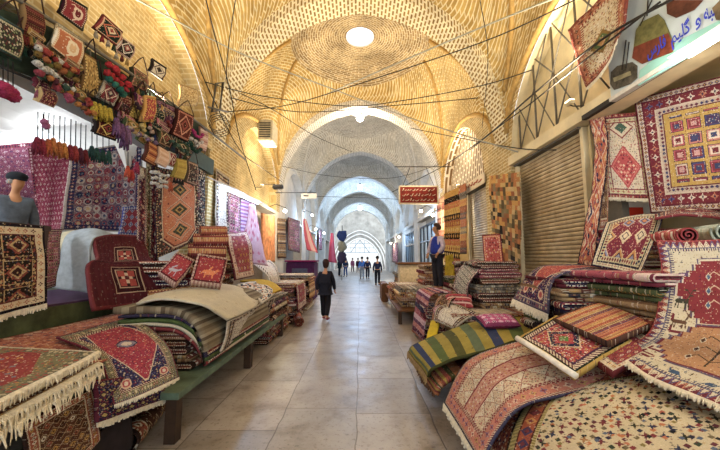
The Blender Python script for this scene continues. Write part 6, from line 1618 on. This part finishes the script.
# glazed shopfronts, right
for i, (y0, y1) in enumerate(((15.0, 18.9), (21.2, 24.8))):
    sf = empty('glass_shopfront', (3.5, (y0+y1)/2, 0), ('glazed shopfront with dark frames beyond the counter' if i == 0 else 'farther glazed shopfront with dark frames on the right'), 'shopfront')
    fm = plain('dark_blue_frame', '#2a3038', .4)
    MB().box((3.62, (y0+y1)/2, 1.7), (.02, y1-y0, 3.3)).build('pane', plain('pale_glass', '#b8ccd8', .1, .03, 1, 0, .6), sf)
    n = 4
    for k in range(n+1): MB().box((3.58, y0+(y1-y0)*k/n, 1.75), (.08, .08, 3.4)).build('frame_post', fm, sf)
    for z in (.1, 2.55, 3.4): MB().box((3.58, (y0+y1)/2, z), (.08, y1-y0, .08)).build('frame_rail', fm, sf)
hang('carpet', P(392, 244, x=3.3), P(398, 242, x=3.3), P(392, 262, x=3.3), P(398, 263, x=3.3), gm('magenta'), 'magenta rug hung outside far down the right wall', nu=6, nv=12)
bx_ = MB().box((.95, 12.9, .35), (.25, 1.3, .7), bev=.03).build('handcart', WOOD); tag(bx_, 'low dark wooden handcart body standing by the pale pile', 'cart')
# ================================================================== signs, cables, lamps
sg = empty('hanging_sign', P(418, 195, y=12), 'red shop sign with cream lettering hanging across the street', 'sign')
c = P(418.5, 195, y=12)
MB().box(c, (1.42, .06, .64)).build('board', plain('red_brown_sign', '#8c2c20', .6, .25, 7), sg)
fr_ = MB()
for dx, dz, w, h in ((0, .33, 1.5, .05), (0, -.33, 1.5, .05), (-.73, 0, .05, .7), (.73, 0, .05, .7)): fr_.box(c+Vector((dx, 0, dz)), (w, .09, h))
fr_.build('frame', plain('cream_frame', '#e0d0b0', .6), sg)
lt = MB(); 
for row in range(3):
    x = -.62
    while x < .6:
        w = R.uniform(.04, .16); z = .19-.19*row
        lt.tube([c+Vector((x, -.045, z-.03)), c+Vector((x+w*.5, -.045, z+R.uniform(-.05, .0))), c+Vector((x+w, -.045, z+R.uniform(.0, .07)))], .014, 4); x += w+R.uniform(.02, .06)
lt.build('lettering', plain('cream_lettering', '#e8dcc0', .6), sg)
for dx in (-.6, .6): MB().tube([c+Vector((dx, 0, .34)), c+Vector((dx*.5, 0, 1.1))], .012, 4).build('chain', DARKIRON, sg)
MB().tube([c+Vector((-.9, 0, 1.1)), (3.5, 12, c.z+1.1)], .02, 5).build('bracket', DARKIRON, sg)
sg2 = empty('small_sign', P(309, 196, y=13), 'small white sign board on a bracket above the third left shop', 'sign'); c = P(309, 196, y=13)
MB().box(c, (.62, .05, .2)).build('board', plain('white_enamel', '#dcdcd6', .4, .03), sg2); MB().box(c+Vector((-.12, -.03, 0)), (.2, .02, .05)).build('lettering', plain('dark_lettering', '#3a3a50', .6), sg2)
MB().tube([(-3.5, 13, c.z+.14), (c.x+.3, 13, c.z+.14)], .014, 4).build('bracket', DARKIRON, sg2)
fl_ = empty('floodlight', P(278, 187, y=11), 'dark floodlight on a rod above the peach orange pillar cloth', 'lamp'); c = P(278, 187, y=11)
MB().box(c, (.36, .18, .16), bev=.03).build('housing', DARKIRON, fl_); MB().tube([(-3.5, 11, c.z+.1), c+Vector((-.1, 0, .1))], .012, 4).build('bracket', DARKIRON, fl_)
ac = empty('air_conditioner', P(268, 134, x=-3.25), 'beige wall air conditioner high beside the second left pillar', 'air conditioner'); c = P(268, 134, x=-3.25)
MB().box(c, (.5, .75, .75), bev=.03).build('casing', plain('beige_metal', '#cfc4a4', .5), ac)
g_ = MB()
for i in range(7): g_.box(c+Vector((-.0, -.385, -.24+i*.08)), (.38, .02, .03))
g_.build('grille', DARKIRON, ac)
# lattice bracket with coiled wire by the left pillar
jb = empty('wire_bracket', P(219, 96, x=-3.1), 'rusty bracket wound with loose wires on the left pillar', 'bracket'); j = MB()
j.tube([P(216, 84, x=-3.1), P(223, 82, x=-3.1), P(220, 110, x=-3.1), P(212, 112, x=-3.1), P(216, 84, x=-3.1)], .03, 5)
j.tube([P(208, 107, x=-3.1), P(228, 112, x=-3.1)], .02, 4)
j.build('frame', IRON, jb)
for k in range(4):
    pts = [P(218+10*math.cos(t/8*2*PI)+k, 122+9*math.sin(t/8*2*PI)+2*k, x=-3.1-.02*k) for t in range(9)]; MB().tube(pts, .008, 4).build('wire_coil', CABLE, jb)
def cable(pts, label, r=.012, mat=None, name='cable'):
    w = [P(p[0], p[1], **{p[2]: p[3]}) for p in pts]; out = []
    for i in range(len(w)-1):
        for t in range(6):
            q = lambda k: w[max(0, min(len(w)-1, k))]; out.append(cr(q(i-1), q(i), q(i+1), q(i+2), t/6))
    out.append(w[-1]); o = MB().tube(out, r, 5).build(name, mat or CABLE); return tag(o, label, 'cable')
PALEROD = plain('pale_galvanised_rod', '#a8a898', .4, .1, 5, .3)
cable([(225, 112, 'x', -3.4), (283, 106, 'y', 8.6), (340, 90, 'y', 7.8), (480, 43, 'y', 6.2), (575, 0, 'x', 3.3)], 'dark cable rising from the left pillar to the top right arch')
cable([(325, 95, 'y', 9.5), (400, 62, 'y', 7.6), (480, 28, 'y', 6.2), (600, -20, 'x', 3.3)], 'pale straight rod parallel above the dark cable at upper right', .018, PALEROD, 'tie_rod')
cable([(130, -4, 'x', -3.3), (240, 53, 'y', 7.2), (330, 88, 'y', 8.2), (410, 118, 'y', 8.8), (518, 152, 'x', 3.4)], 'pale rod running from top left down to the right pillar', .016, PALEROD, 'tie_rod')
cable([(205, 82, 'x', -3.4), (262, 96, 'y', 8.5), (345, 106, 'y', 8.6), (400, 101, 'y', 8.4), (480, 86, 'y', 7.6), (532, 70, 'x', 3.4)], 'sagging dark cable crossing below the dome')
cable([(228, 88, 'x', -3.4), (270, 108, 'y', 9), (315, 136, 'y', 11.5), (352, 152, 'y', 13.4)], 'thin cable descending toward the second arch')
cable([(224, 96, 'x', -3.4), (300, 112, 'y', 8.8), (400, 105, 'y', 8.6), (478, 98, 'y', 8)], 'thin cable just beneath the sagging one')
cable([(205, -4, 'x', -2.6), (216, 40, 'x', -2.9), (229, 86, 'x', -3.2), (240, 140, 'x', -3.3), (256, 190, 'x', -3.3)], 'long hanging cable before the left pillar')
cable([(236, -4, 'y', 5.4), (228, 50, 'y', 6.4), (226, 84, 'x', -3.3)], 'short cable dropping from the vault to the wire bracket', .01)
cable([(196, 60, 'x', -3.4), (212, 96, 'x', -3.4), (240, 150, 'x', -3.4), (262, 168, 'x', -3.4), (282, 182, 'x', -3.3)], 'cable sloping along the left wall to the floodlight')
cable([(392, 192, 'y', 13), (440, 168, 'x', 3.35), (484, 138, 'x', 3.3), (522, 104, 'x', 3.3), (560, 72, 'x', 3.2), (610, 34, 'x', 3.15), (690, -10, 'x', 3.1)], 'thick cable sweeping along the right wall before the lattice', .016)
cable([(470, 150, 'x', 3.35), (500, 126, 'x', 3.3), (530, 104, 'x', 3.25), (590, 56, 'x', 3.15), (660, 2, 'x', 3.1)], 'second cable following the thick one along the right wall', .012)
cable([(410, 128, 'y', 11), (460, 138, 'y', 9.4), (516, 148, 'x', 3.4), (556, 150, 'x', 3.4)], 'thin cable crossing to the right pillar below the arch')
cable([(480, 0, 'y', 5.2), (488, 60, 'y', 6.8), (482, 128, 'x', 3.4)], 'thin wire hanging at the upper right pillar', .008)
cable([(300, 196, 'y', 13), (340, 197, 'y', 13), (392, 199, 'y', 13), (450, 203, 'x', 3.4)], 'taut wire across the street level with the red sign', .01)
cable([(282, 166, 'x', -3.3), (330, 176, 'y', 14), (392, 178, 'y', 14), (440, 164, 'x', 3.4)], 'thin sagging wire above the red sign', .01)

lb = empty('lintel_inscription', (3.42, 10.5, 3.6), 'cream board with red Persian style lettering above the narrower shutter', 'sign')
MB().box((3.425, 10.6, 3.86), (.03, 3.9, .3)).build('board', plain('cream_board', '#e4d4b4', .7, .05, 3), lb)
lt = MB(); y = 12.4
while y > 8.9:
    w = R.uniform(.08, .26); z = 3.86+R.uniform(-.05, .02)
    lt.tube([(3.4, y, z), (3.4, y-w*.5, z+R.uniform(-.05, .0)), (3.4, y-w, z+R.uniform(.02, .1))], .017, 4); y -= w+R.uniform(.03, .1)
lt.build('lettering', plain('red_lettering', '#b4442c', .6), lb)
# ================================================================== people
SKIN = plain('skin', '#b98560', .6, .05, 6); HAIR = plain('dark_hair', '#221a16', .8)
def skinned(name, joints, edges, radii, mat, parent, root=0, sub=2):
    me = bpy.data.meshes.new(name); me.from_pydata([tuple(j) for j in joints], edges, []); o = bpy.data.objects.new(name, me); link(o)
    md = o.modifiers.new('skin', 'SKIN'); md.use_smooth_shade = True
    for i, v in enumerate(me.skin_vertices[0].data):
        r = radii[i]; v.radius = r if isinstance(r, tuple) else (r, r); v.use_root = (i == root)
    s_ = o.modifiers.new('sub', 'SUBSURF'); s_.levels = sub; s_.render_levels = sub
    dg = bpy.context.evaluated_depsgraph_get(); dg.update()
    m2 = bpy.data.meshes.new_from_object(o.evaluated_get(dg)); m2.name = name
    m2.materials.clear(); m2.materials.append(mat)
    for p in m2.polygons: p.use_smooth = True
    bpy.data.objects.remove(o); o = bpy.data.objects.new(name, m2); link(o)
    if parent is not None: o.parent = parent
    return o
def person(loc, rz, H, label, top, trousers, shoes='#2a2422', walk=0, armL=None, armR=None, coat=0, hair='short', haircol=None, vest=None, head_turn=0, fingers=True, cap=None, hips_z=None, seated=False, sub=2, group=None, headwear=None):
    e = empty('person', loc, label, 'person', group); e.rotation_euler = (0, 0, rz)
    s = H/1.75
    hip = .93*s; sh = 1.44*s
    # facing -y ; x is the person's left = +x
    J = {}; 
    J['pel'] = (0, 0, hip); J['waist'] = (0, .0, 1.08*s); J['chest'] = (0, .01, 1.27*s); J['neck0'] = (0, .015, 1.46*s); J['neck1'] = (0, .0, 1.525*s)
    hd = lambda x, y, z: (x*math.cos(head_turn)-y*math.sin(head_turn), x*math.sin(head_turn)+y*math.cos(head_turn), z)
    J['jaw'] = hd(0, -.03*s, 1.572*s); J['face'] = hd(0, -.02*s, 1.64*s); J['crown'] = hd(0, .0, 1.71*s); J['nose'] = hd(0, -.105*s, 1.635*s)
    legs = {}
    for sd, k in ((1, 'L'), (-1, 'R')):
        f = walk*sd
        J['hip'+k] = (sd*.09*s, 0, .88*s); 
        if seated:
            J['knee'+k] = (sd*.14*s, -.42*s, .86*s); J['ank'+k] = (sd*.12*s, -.46*s, .46*s); J['toe'+k] = (sd*.13*s, -.62*s, .43*s)
        else:
            lift = .06*s*max(0, -f)*2
            J['knee'+k] = (sd*.1*s, -.22*s*f-(.08*s if f < 0 else 0), .49*s); J['ank'+k] = (sd*.1*s, -.36*s*f+.03*s, .085*s+lift); J['toe'+k] = (sd*.11*s, -.36*s*f-.13*s, .035*s+lift*.4)
    for sd, k, arm in ((1, 'L', armL), (-1, 'R', armR)):
        J['sh'+k] = (sd*.165*s, .01, 1.385*s)
        if arm: J['el'+k], J['wr'+k] = [tuple(q*s for q in a) for a in arm]
        else: J['el'+k] = (sd*.235*s, .03-.12*walk*-sd*s, 1.13*s); J['wr'+k] = (sd*.24*s, -.06*s+.2*walk*sd*s, .88*s)
        a = Vector(J['el'+k]); b = Vector(J['wr'+k]); d = (b-a).normalized(); J['palm'+k] = tuple(b+d*.07*s)
        side = Vector((0, 1, 0)).cross(d); side = side.normalized() if side.length > .1 else Vector((1, 0, 0))
        fw = d.cross(side).normalized()
        for i in range(4):
            o_ = Vector(J['palm'+k])+fw*(-.027+.018*i)*s; l = (.065, .075, .07, .055)[i]*s
            J['f%d%s' % (i, k)] = tuple(o_+d*.02*s); J['g%d%s' % (i, k)] = tuple(o_+d*l*.7+side*.012*s*-sd); J['h%d%s' % (i, k)] = tuple(o_+d*l*1.0+side*.028*s*-sd)
        o_ = Vector(J['wr'+k])+d*.03*s+fw*-.03*s; J['t0'+k] = tuple(o_); J['t1'+k] = tuple(o_+fw*-.03*s+d*.045*s)
    rad = dict(pel=(.15, .11), waist=(.13, .10), chest=(.16, .115), neck0=.055, neck1=.046, jaw=(.062, .075), face=(.098, .115), crown=(.084, .095), nose=.012)
    for k in 'LR': rad.update({'hip'+k: .092, 'knee'+k: .058, 'ank'+k: .042, 'toe'+k: .04, 'sh'+k: .062, 'el'+k: .042, 'wr'+k: .028, 'palm'+k: (.036, .02), 't0'+k: .014, 't1'+k: .010}); rad.update({c+str(i)+k: .0095 for c in 'fgh' for i in range(4)})
    E_ = [('pel', 'waist'), ('waist', 'chest'), ('chest', 'neck0'), ('neck0', 'neck1'), ('neck1', 'jaw'), ('jaw', 'face'), ('face', 'crown'), ('face', 'nose')]
    for k in 'LR':
        E_ += [('pel', 'hip'+k), ('hip'+k, 'knee'+k), ('knee'+k, 'ank'+k), ('ank'+k, 'toe'+k), ('chest', 'sh'+k), ('sh'+k, 'el'+k), ('el'+k, 'wr'+k), ('wr'+k, 'palm'+k)]
        if fingers: E_ += [('palm'+k, 'f%d%s' % (i, k)) for i in range(4)] + [('f%d%s' % (i, k), 'g%d%s' % (i, k)) for i in range(4)] + [('g%d%s' % (i, k), 'h%d%s' % (i, k)) for i in range(4)] + [('wr'+k, 't0'+k), ('t0'+k, 't1'+k)]
    def mk(name, edges, mat, grow=0, over=None, root='pel', sb=sub):
        ks = []; 
        for a, b in edges:
            for q in (a, b):
                if q not in ks: ks.append(q)
        rr = []
        for q in ks:
            r = (over or {}).get(q, rad[q]); r = r if isinstance(r, tuple) else (r, r); rr.append(tuple((x+grow)*s for x in r))
        if root not in ks: root = ks[0]
        return skinned(name, [J[q] for q in ks], [(ks.index(a), ks.index(b)) for a, b in edges], rr, mat, e, ks.index(root), sb)
    mk('body', E_, SKIN)
    # clothes
    tm = plain('coat_cloth', top, .9, .15, 14)
    ee = [('pel', 'waist'), ('waist', 'chest'), ('chest', 'neck0')]
    for k in 'LR': ee += [('chest', 'sh'+k), ('sh'+k, 'el'+k), ('el'+k, 'wr'+k)]
    ov = {'pel': (.165, .125), 'waist': (.16, .125), 'chest': (.175, .135), 'neck0': .085, 'shL': .062, 'shR': .062, 'elL': .055, 'elR': .055, 'wrL': .04, 'wrR': .04}
    if coat:
        J['hem'] = (0, 0, hip-coat*s); rad['hem'] = (.2, .16); ee = [('hem', 'pel')]+ee; ov['pel'] = (.19, .15); ov['waist'] = (.18, .145); ov['hem'] = (.21, .17)
    mk('jacket', ee, tm, .012, ov)
    if vest: J['vl'] = (-.13*s, 0, 1.37*s); J['vr'] = (.13*s, 0, 1.37*s); rad['vl'] = rad['vr'] = .10; mk('vest', [('pel', 'waist'), ('waist', 'chest'), ('chest', 'neck0'), ('chest', 'vl'), ('chest', 'vr')], plain('vest_cloth', vest, .8, .12, 14), .048, ov)
    ee = []
    for k in 'LR': ee += [('pel', 'hip'+k), ('hip'+k, 'knee'+k), ('knee'+k, 'ank'+k)]
    mk('trousers', ee, plain('trouser_cloth', trousers, .9, .15, 14), .016, {'pel': (.12, .10), 'hipL': .085, 'hipR': .085, 'ankL': .052, 'ankR': .052, 'kneeL': .068, 'kneeR': .068})
    for k in 'LR':
        a = Vector(J['ank'+k]); t = Vector(J['toe'+k]); d = (t-a); d.z = 0; d.normalize()
        m = MB(); c = a.lerp(t, .55); c.z = min(a.z, t.z)+.01*s
        m.ball(c+d*.02, .13*s, 10, 7, (1, 1, 1)); o = m.build('shoe', plain('shoe_leather', shoes, .5), None)
        for v in o.data.vertices:
            q = v.co-c; along = q.dot(d); per = q-d*along; per.z *= .36 if q.z > 0 else .3; v.co = c+d*along*1.05+Vector((per.x*.42, per.y*.42, per.z))
        o.parent = e
    hm = plain('hair_strands', haircol or '#221a16', .8, .2, 40)
    c = Vector(J['face']).lerp(Vector(J['crown']), .55)
    m = MB(); m.ball(c+Vector(hd(0, .018*s, (-.02 if cap else .012)*s)), (.10 if cap else .112)*s, 14, 10, (.92, 1.06, 1.05), .12, 3); o = m.build('hair', hm, None)
    fc = Vector(hd(0, -1, 0))
    for v in o.data.vertices:
        q = v.co-c
        if q.dot(fc) > .03*s and q.z < .055*s: v.co -= fc*(q.dot(fc)-.03*s)*1.0
        if q.z < -.06*s and hair == 'short': v.co.z = c.z-.06*s
        if hair == 'scarf' and q.z < -.03*s: v.co.z -= .05*s
    o.parent = e
    for sd in (-1, 1):
        o = MB().ball(hd(sd*.032*s, -.088*s, 1.662*s), .011*s, 8, 6).build('eye', plain('eye_dark', '#1c1614', .3)); o.parent = e
        o = MB().ball(hd(sd*.082*s, .0, 1.645*s), .026*s, 8, 6, (.4, .7, 1.1)).build('ear', SKIN); o.parent = e
    o = MB().ball(hd(0, -.092*s, 1.598*s), .02*s, 8, 5, (1.2, .4, .3)).build('mouth', plain('lips', '#8c5246', .6)); o.parent = e
    if cap:
        m = MB(); cc = Vector(J['crown'])+Vector((0, 0, -.012*s)); m.ball(cc+Vector((0, 0, .028*s)), .118*s, 14, 8, (1, 1.12, .66)); m.ball(cc+Vector(hd(0, -.08*s, -.02*s)), .07*s, 10, 5, (1.1, 1, .2)); o = m.build('cap', plain('cap_wool', cap, .9)); o.parent = e
    return e
# seated trader in the near left shop: he faces right and a little away from us
p_ = P(14, 205, x=-4.75)
person((p_.x, p_.y, 1.13-.0), math.radians(62), 1.66, 'older man in grey jacket and dark flat cap behind the brown rug', '#5c646e', '#3a3a40', cap='#20242a', haircol='#8a8680', head_turn=.25)
pv = P(438, 287, y=8.6)
person((pv.x, pv.y, .80), math.radians(-62), 1.74, 'man in blue vest and pale shirt standing on the right pile', '#c8b8c0', '#26242a', vest='#22348c', haircol='#4a3226',
       armL=((.27, -.02, 1.16), (.20, -.14, .98)), armR=((-.27, .0, 1.16), (-.22, -.12, .97)), head_turn=-.25)
person((-.93, 8.75, 0), math.radians(172), 1.58, 'person in a long black coat walking down the left of the aisle', '#1c1c26', '#1c1a20', '#8c2434', walk=.55, coat=.18, hair='scarf', haircol='#3a2420', head_turn=.5)
far = [(345.5, 277, '#24304a', '#3a5078', 'person in navy jacket and blue jeans at the far left of the aisle', 1.68, 200, .3, 'short'), (339.5, 276.5, '#1c2c34', '#20242c', 'person in dark teal coat standing near the clothes stand', 1.72, 120, 0, 'short'),
       (352.5, 272, '#a8607c', '#4a2c44', 'distant person in pink coat before the gateway', 1.62, 20, .3, 'scarf'), (358, 272.5, '#3a1c34', '#241a24', 'distant person in plum coat beside the pink one', 1.64, 190, .3, 'scarf'),
       (362, 279, '#4a7cc8', '#8a94a0', 'person in light blue shirt and pale trousers walking in mid aisle', 1.72, 180, .5, 'short'), (367.6, 279, '#24284a', '#24242e', 'person in dark navy coat right of the blue shirt', 1.70, 170, .4, 'short'),
       (377.5, 285.5, '#222a48', '#20222c', 'man in dark navy suit walking near the right stalls', 1.74, 175, .45, 'short')]
for px_, py_, top, tr_, lab, H, rz, wk, hr in far:
    q = P(px_, py_, z=0)
    person((q.x, q.y, 0), math.radians(rz), H, lab, top, tr_, walk=wk, hair=hr, coat=.12 if wk == 0 or hr == 'scarf' else 0, sub=1)
for i, (y, e) in enumerate(((14, 160), (28.3, 560), (40.5, 480))):
    pendant(0, y, P(360, (118, 187, 208)[i], y=y).z, 8.2 if i == 0 else 9.6, i == 0, e,
        ('bright hanging lamp under the second brick arch, nearest of the row', 'second cool hanging lamp down the vault', 'farthest cool hanging lamp above the gateway')[i], (.17, .22, .28)[i])
def added_uplighter(x, y, z, e, aim, label, col=WARM, ang=150):  # added lamp with no seen source, warms the vault without tinting the goods
    t = empty('added_uplighter', (x, y, z), label, 'floodlight'); sd = 1 if x > 0 else -1
    MB().box((x, y, z), (.09, .16, .06), bev=.015).build('housing', CREAM, t); MB().box((x, y, z+.033), (.07, .13, .008)).build('lens', glow('added_uplight_glass', '#fff0cc', 6), t)
    MB().tube([(x, y, z-.03), (x+sd*.05, y, z-.05), (sd*3.6, y, z-.05)], .01, 5).build('arm', DARKIRON, t)
    l = bpy.data.lights.new('added_uplight_beam', 'SPOT'); l.energy = e; l.color = col; l.shadow_soft_size = .12; l.spot_size = math.radians(ang); l.spot_blend = .9
    o = bpy.data.objects.new('added_uplight_beam', l); link(o); o.location = (x, y, z+.1); o.rotation_euler = (Vector(aim)-Vector((x, y, z))).to_track_quat('-Z', 'Y').to_euler()
for k, (y, e) in enumerate(((0.2, 420), (4.9, 400), (10.8, 420))):
    for sd in (-1, 1):
        added_uplighter(sd*3.36, y, 4.12, e, (-sd*.6, y, 9), 'added cream lamp warming the vault, on the %s, %s' % ('left wall' if sd < 0 else 'right wall', ('outside the picture', 'at the nearest arch', 'at the second arch')[k]))
def bulb(px, py, x, warm, e, label, r=.07):
    p = P(px, py, x=x); t = empty('wall_bulb', p, label, 'lamp'); sd = 1 if x > 0 else -1
    MB().ball(p, r, 10, 8).build('bulb', BULBW if warm else BULB, t)
    MB().tube([p+Vector((0, 0, r*.8)), p+Vector((0, 0, r+.07))], [r*.5, r*.4], 8).build('socket', DARKIRON, t)
    MB().tube([p+Vector((0, 0, r+.06)), p+Vector((sd*(3.5-abs(x))*.6, 0, r+.2)), (sd*3.5, p.y, p.z+r+.1)], .012, 4).build('arm', DARKIRON, t)
    plight(p+Vector((-sd*.16, 0, -.14)), WARM if warm else COOL, e, .08)
for px, py, x, w, e, lab in ((285, 211, -2.9, 1, 60, 'bright round bulb before the third left shop'), (312, 215, -2.9, 0, 60, 'smaller bulb farther down the left wall'), (316, 229, -3.0, 1, 50, 'warm bulb low on the left wall beside the slanting cloth'), (324, 233, -2.9, 0, 60, 'cool bulb far down the left wall'),
    (421, 211, 3.0, 0, 60, 'cool bulb just below the red sign'), (433, 215, 2.9, 1, 80, 'warm bulb above the man in the blue vest'), (399, 237, 3.0, 0, 60, 'cool bulb far down the right wall'), (391, 243, 3.0, 1, 60, 'farthest warm bulb on the right wall')):
    bulb(px, py, x, w, e, lab)
def tube(a, b, n, col, e):
    for i in range(n): plight(Vector(a).lerp(Vector(b), (i+.5)/n), col, e, .1, 'tube_glow')
tube((-2.75, 7.0, 2.95), (-2.75, 9.4, 2.95), 2, COOL, 22)
tube((3.1, 1.9, 3.6), (3.1, 3.4, 3.6), 2, NEUT, 18)
# tube in the back room of the left shop and an added unseen bulb brightening it
tb = empty('tube_light', P(36, 109, x=-6.2), 'white fluorescent tube in the white vaulted back room', 'lamp')
q0, q1 = P(28, 108, x=-6.3), P(46, 111, x=-6.0)
MB().tube([q0, q1], .04, 8).build('tube', glow('back_room_tube_glass', '#f2f8ff', 20), tb); MB().box((q0+q1)/2+Vector((0, 0, .08)), (.1, (q1-q0).length, .06)).build('housing', plain('white_enamel', '#dcdcd6', .4, .03), tb)
MB().tube([(q0+q1)/2+Vector((0, 0, .1)), ((q0+q1)/2).x and (((q0+q1)/2).x, ((q0+q1)/2).y, 4.2)], .012, 4).build('cord', CABLE, tb)
plight((q0+q1)/2+Vector((.1, 0, -.2)), (.85, .93, 1), 70, .2)
plight((-5.2, 2.6, 3.0), (.9, .95, 1), 60, .25)
tb2 = empty('pendant_lamp', (-5.2, 2.6, 3.1), 'bare bulb added out of view to brighten the left shop', 'lamp'); MB().ball((-5.2, 2.6, 3.14), .07, 10, 8).build('bulb', BULB, tb2); MB().tube([(-5.2, 2.6, 3.2), (-5.2, 2.6, 4.2)], .01, 4).build('cord', CABLE, tb2)
sc.view_settings.exposure = .92
from collections import Counter
GW = {'person': 'people in the bazaar street', 'cable': 'cables and rods under the vault', 'tassel string': 'tassels hanging on the left stall', 'garland': 'pompom garlands on the left stall', 'woven bag': 'woven bags on the left stall',
      'wall hanging': 'woven picture panels on the left stall', 'lamp': 'lamps of the bazaar', 'floodlight': 'added lamps on the walls warming the vault', 'cushion': 'cushions lying on the piles', 'bolster': 'bolsters on the left heap',
      'rug': 'rugs on show', 'runner': 'narrow runners hung up', 'kilim': 'kilims on show', 'rolled rug': 'rolled rugs', 'folded rug': 'single folded rugs', 'platform': 'wooden display platforms', 'shutter': 'roller shutters of the right shops'}
cn = Counter(o.get('category') for o in bpy.data.objects if o.get('category'))
for o in bpy.data.objects:
    c_ = o.get('category')
    if c_ and 'group' not in o and cn[c_] > 1 and c_ in GW: o['group'] = GW[c_]
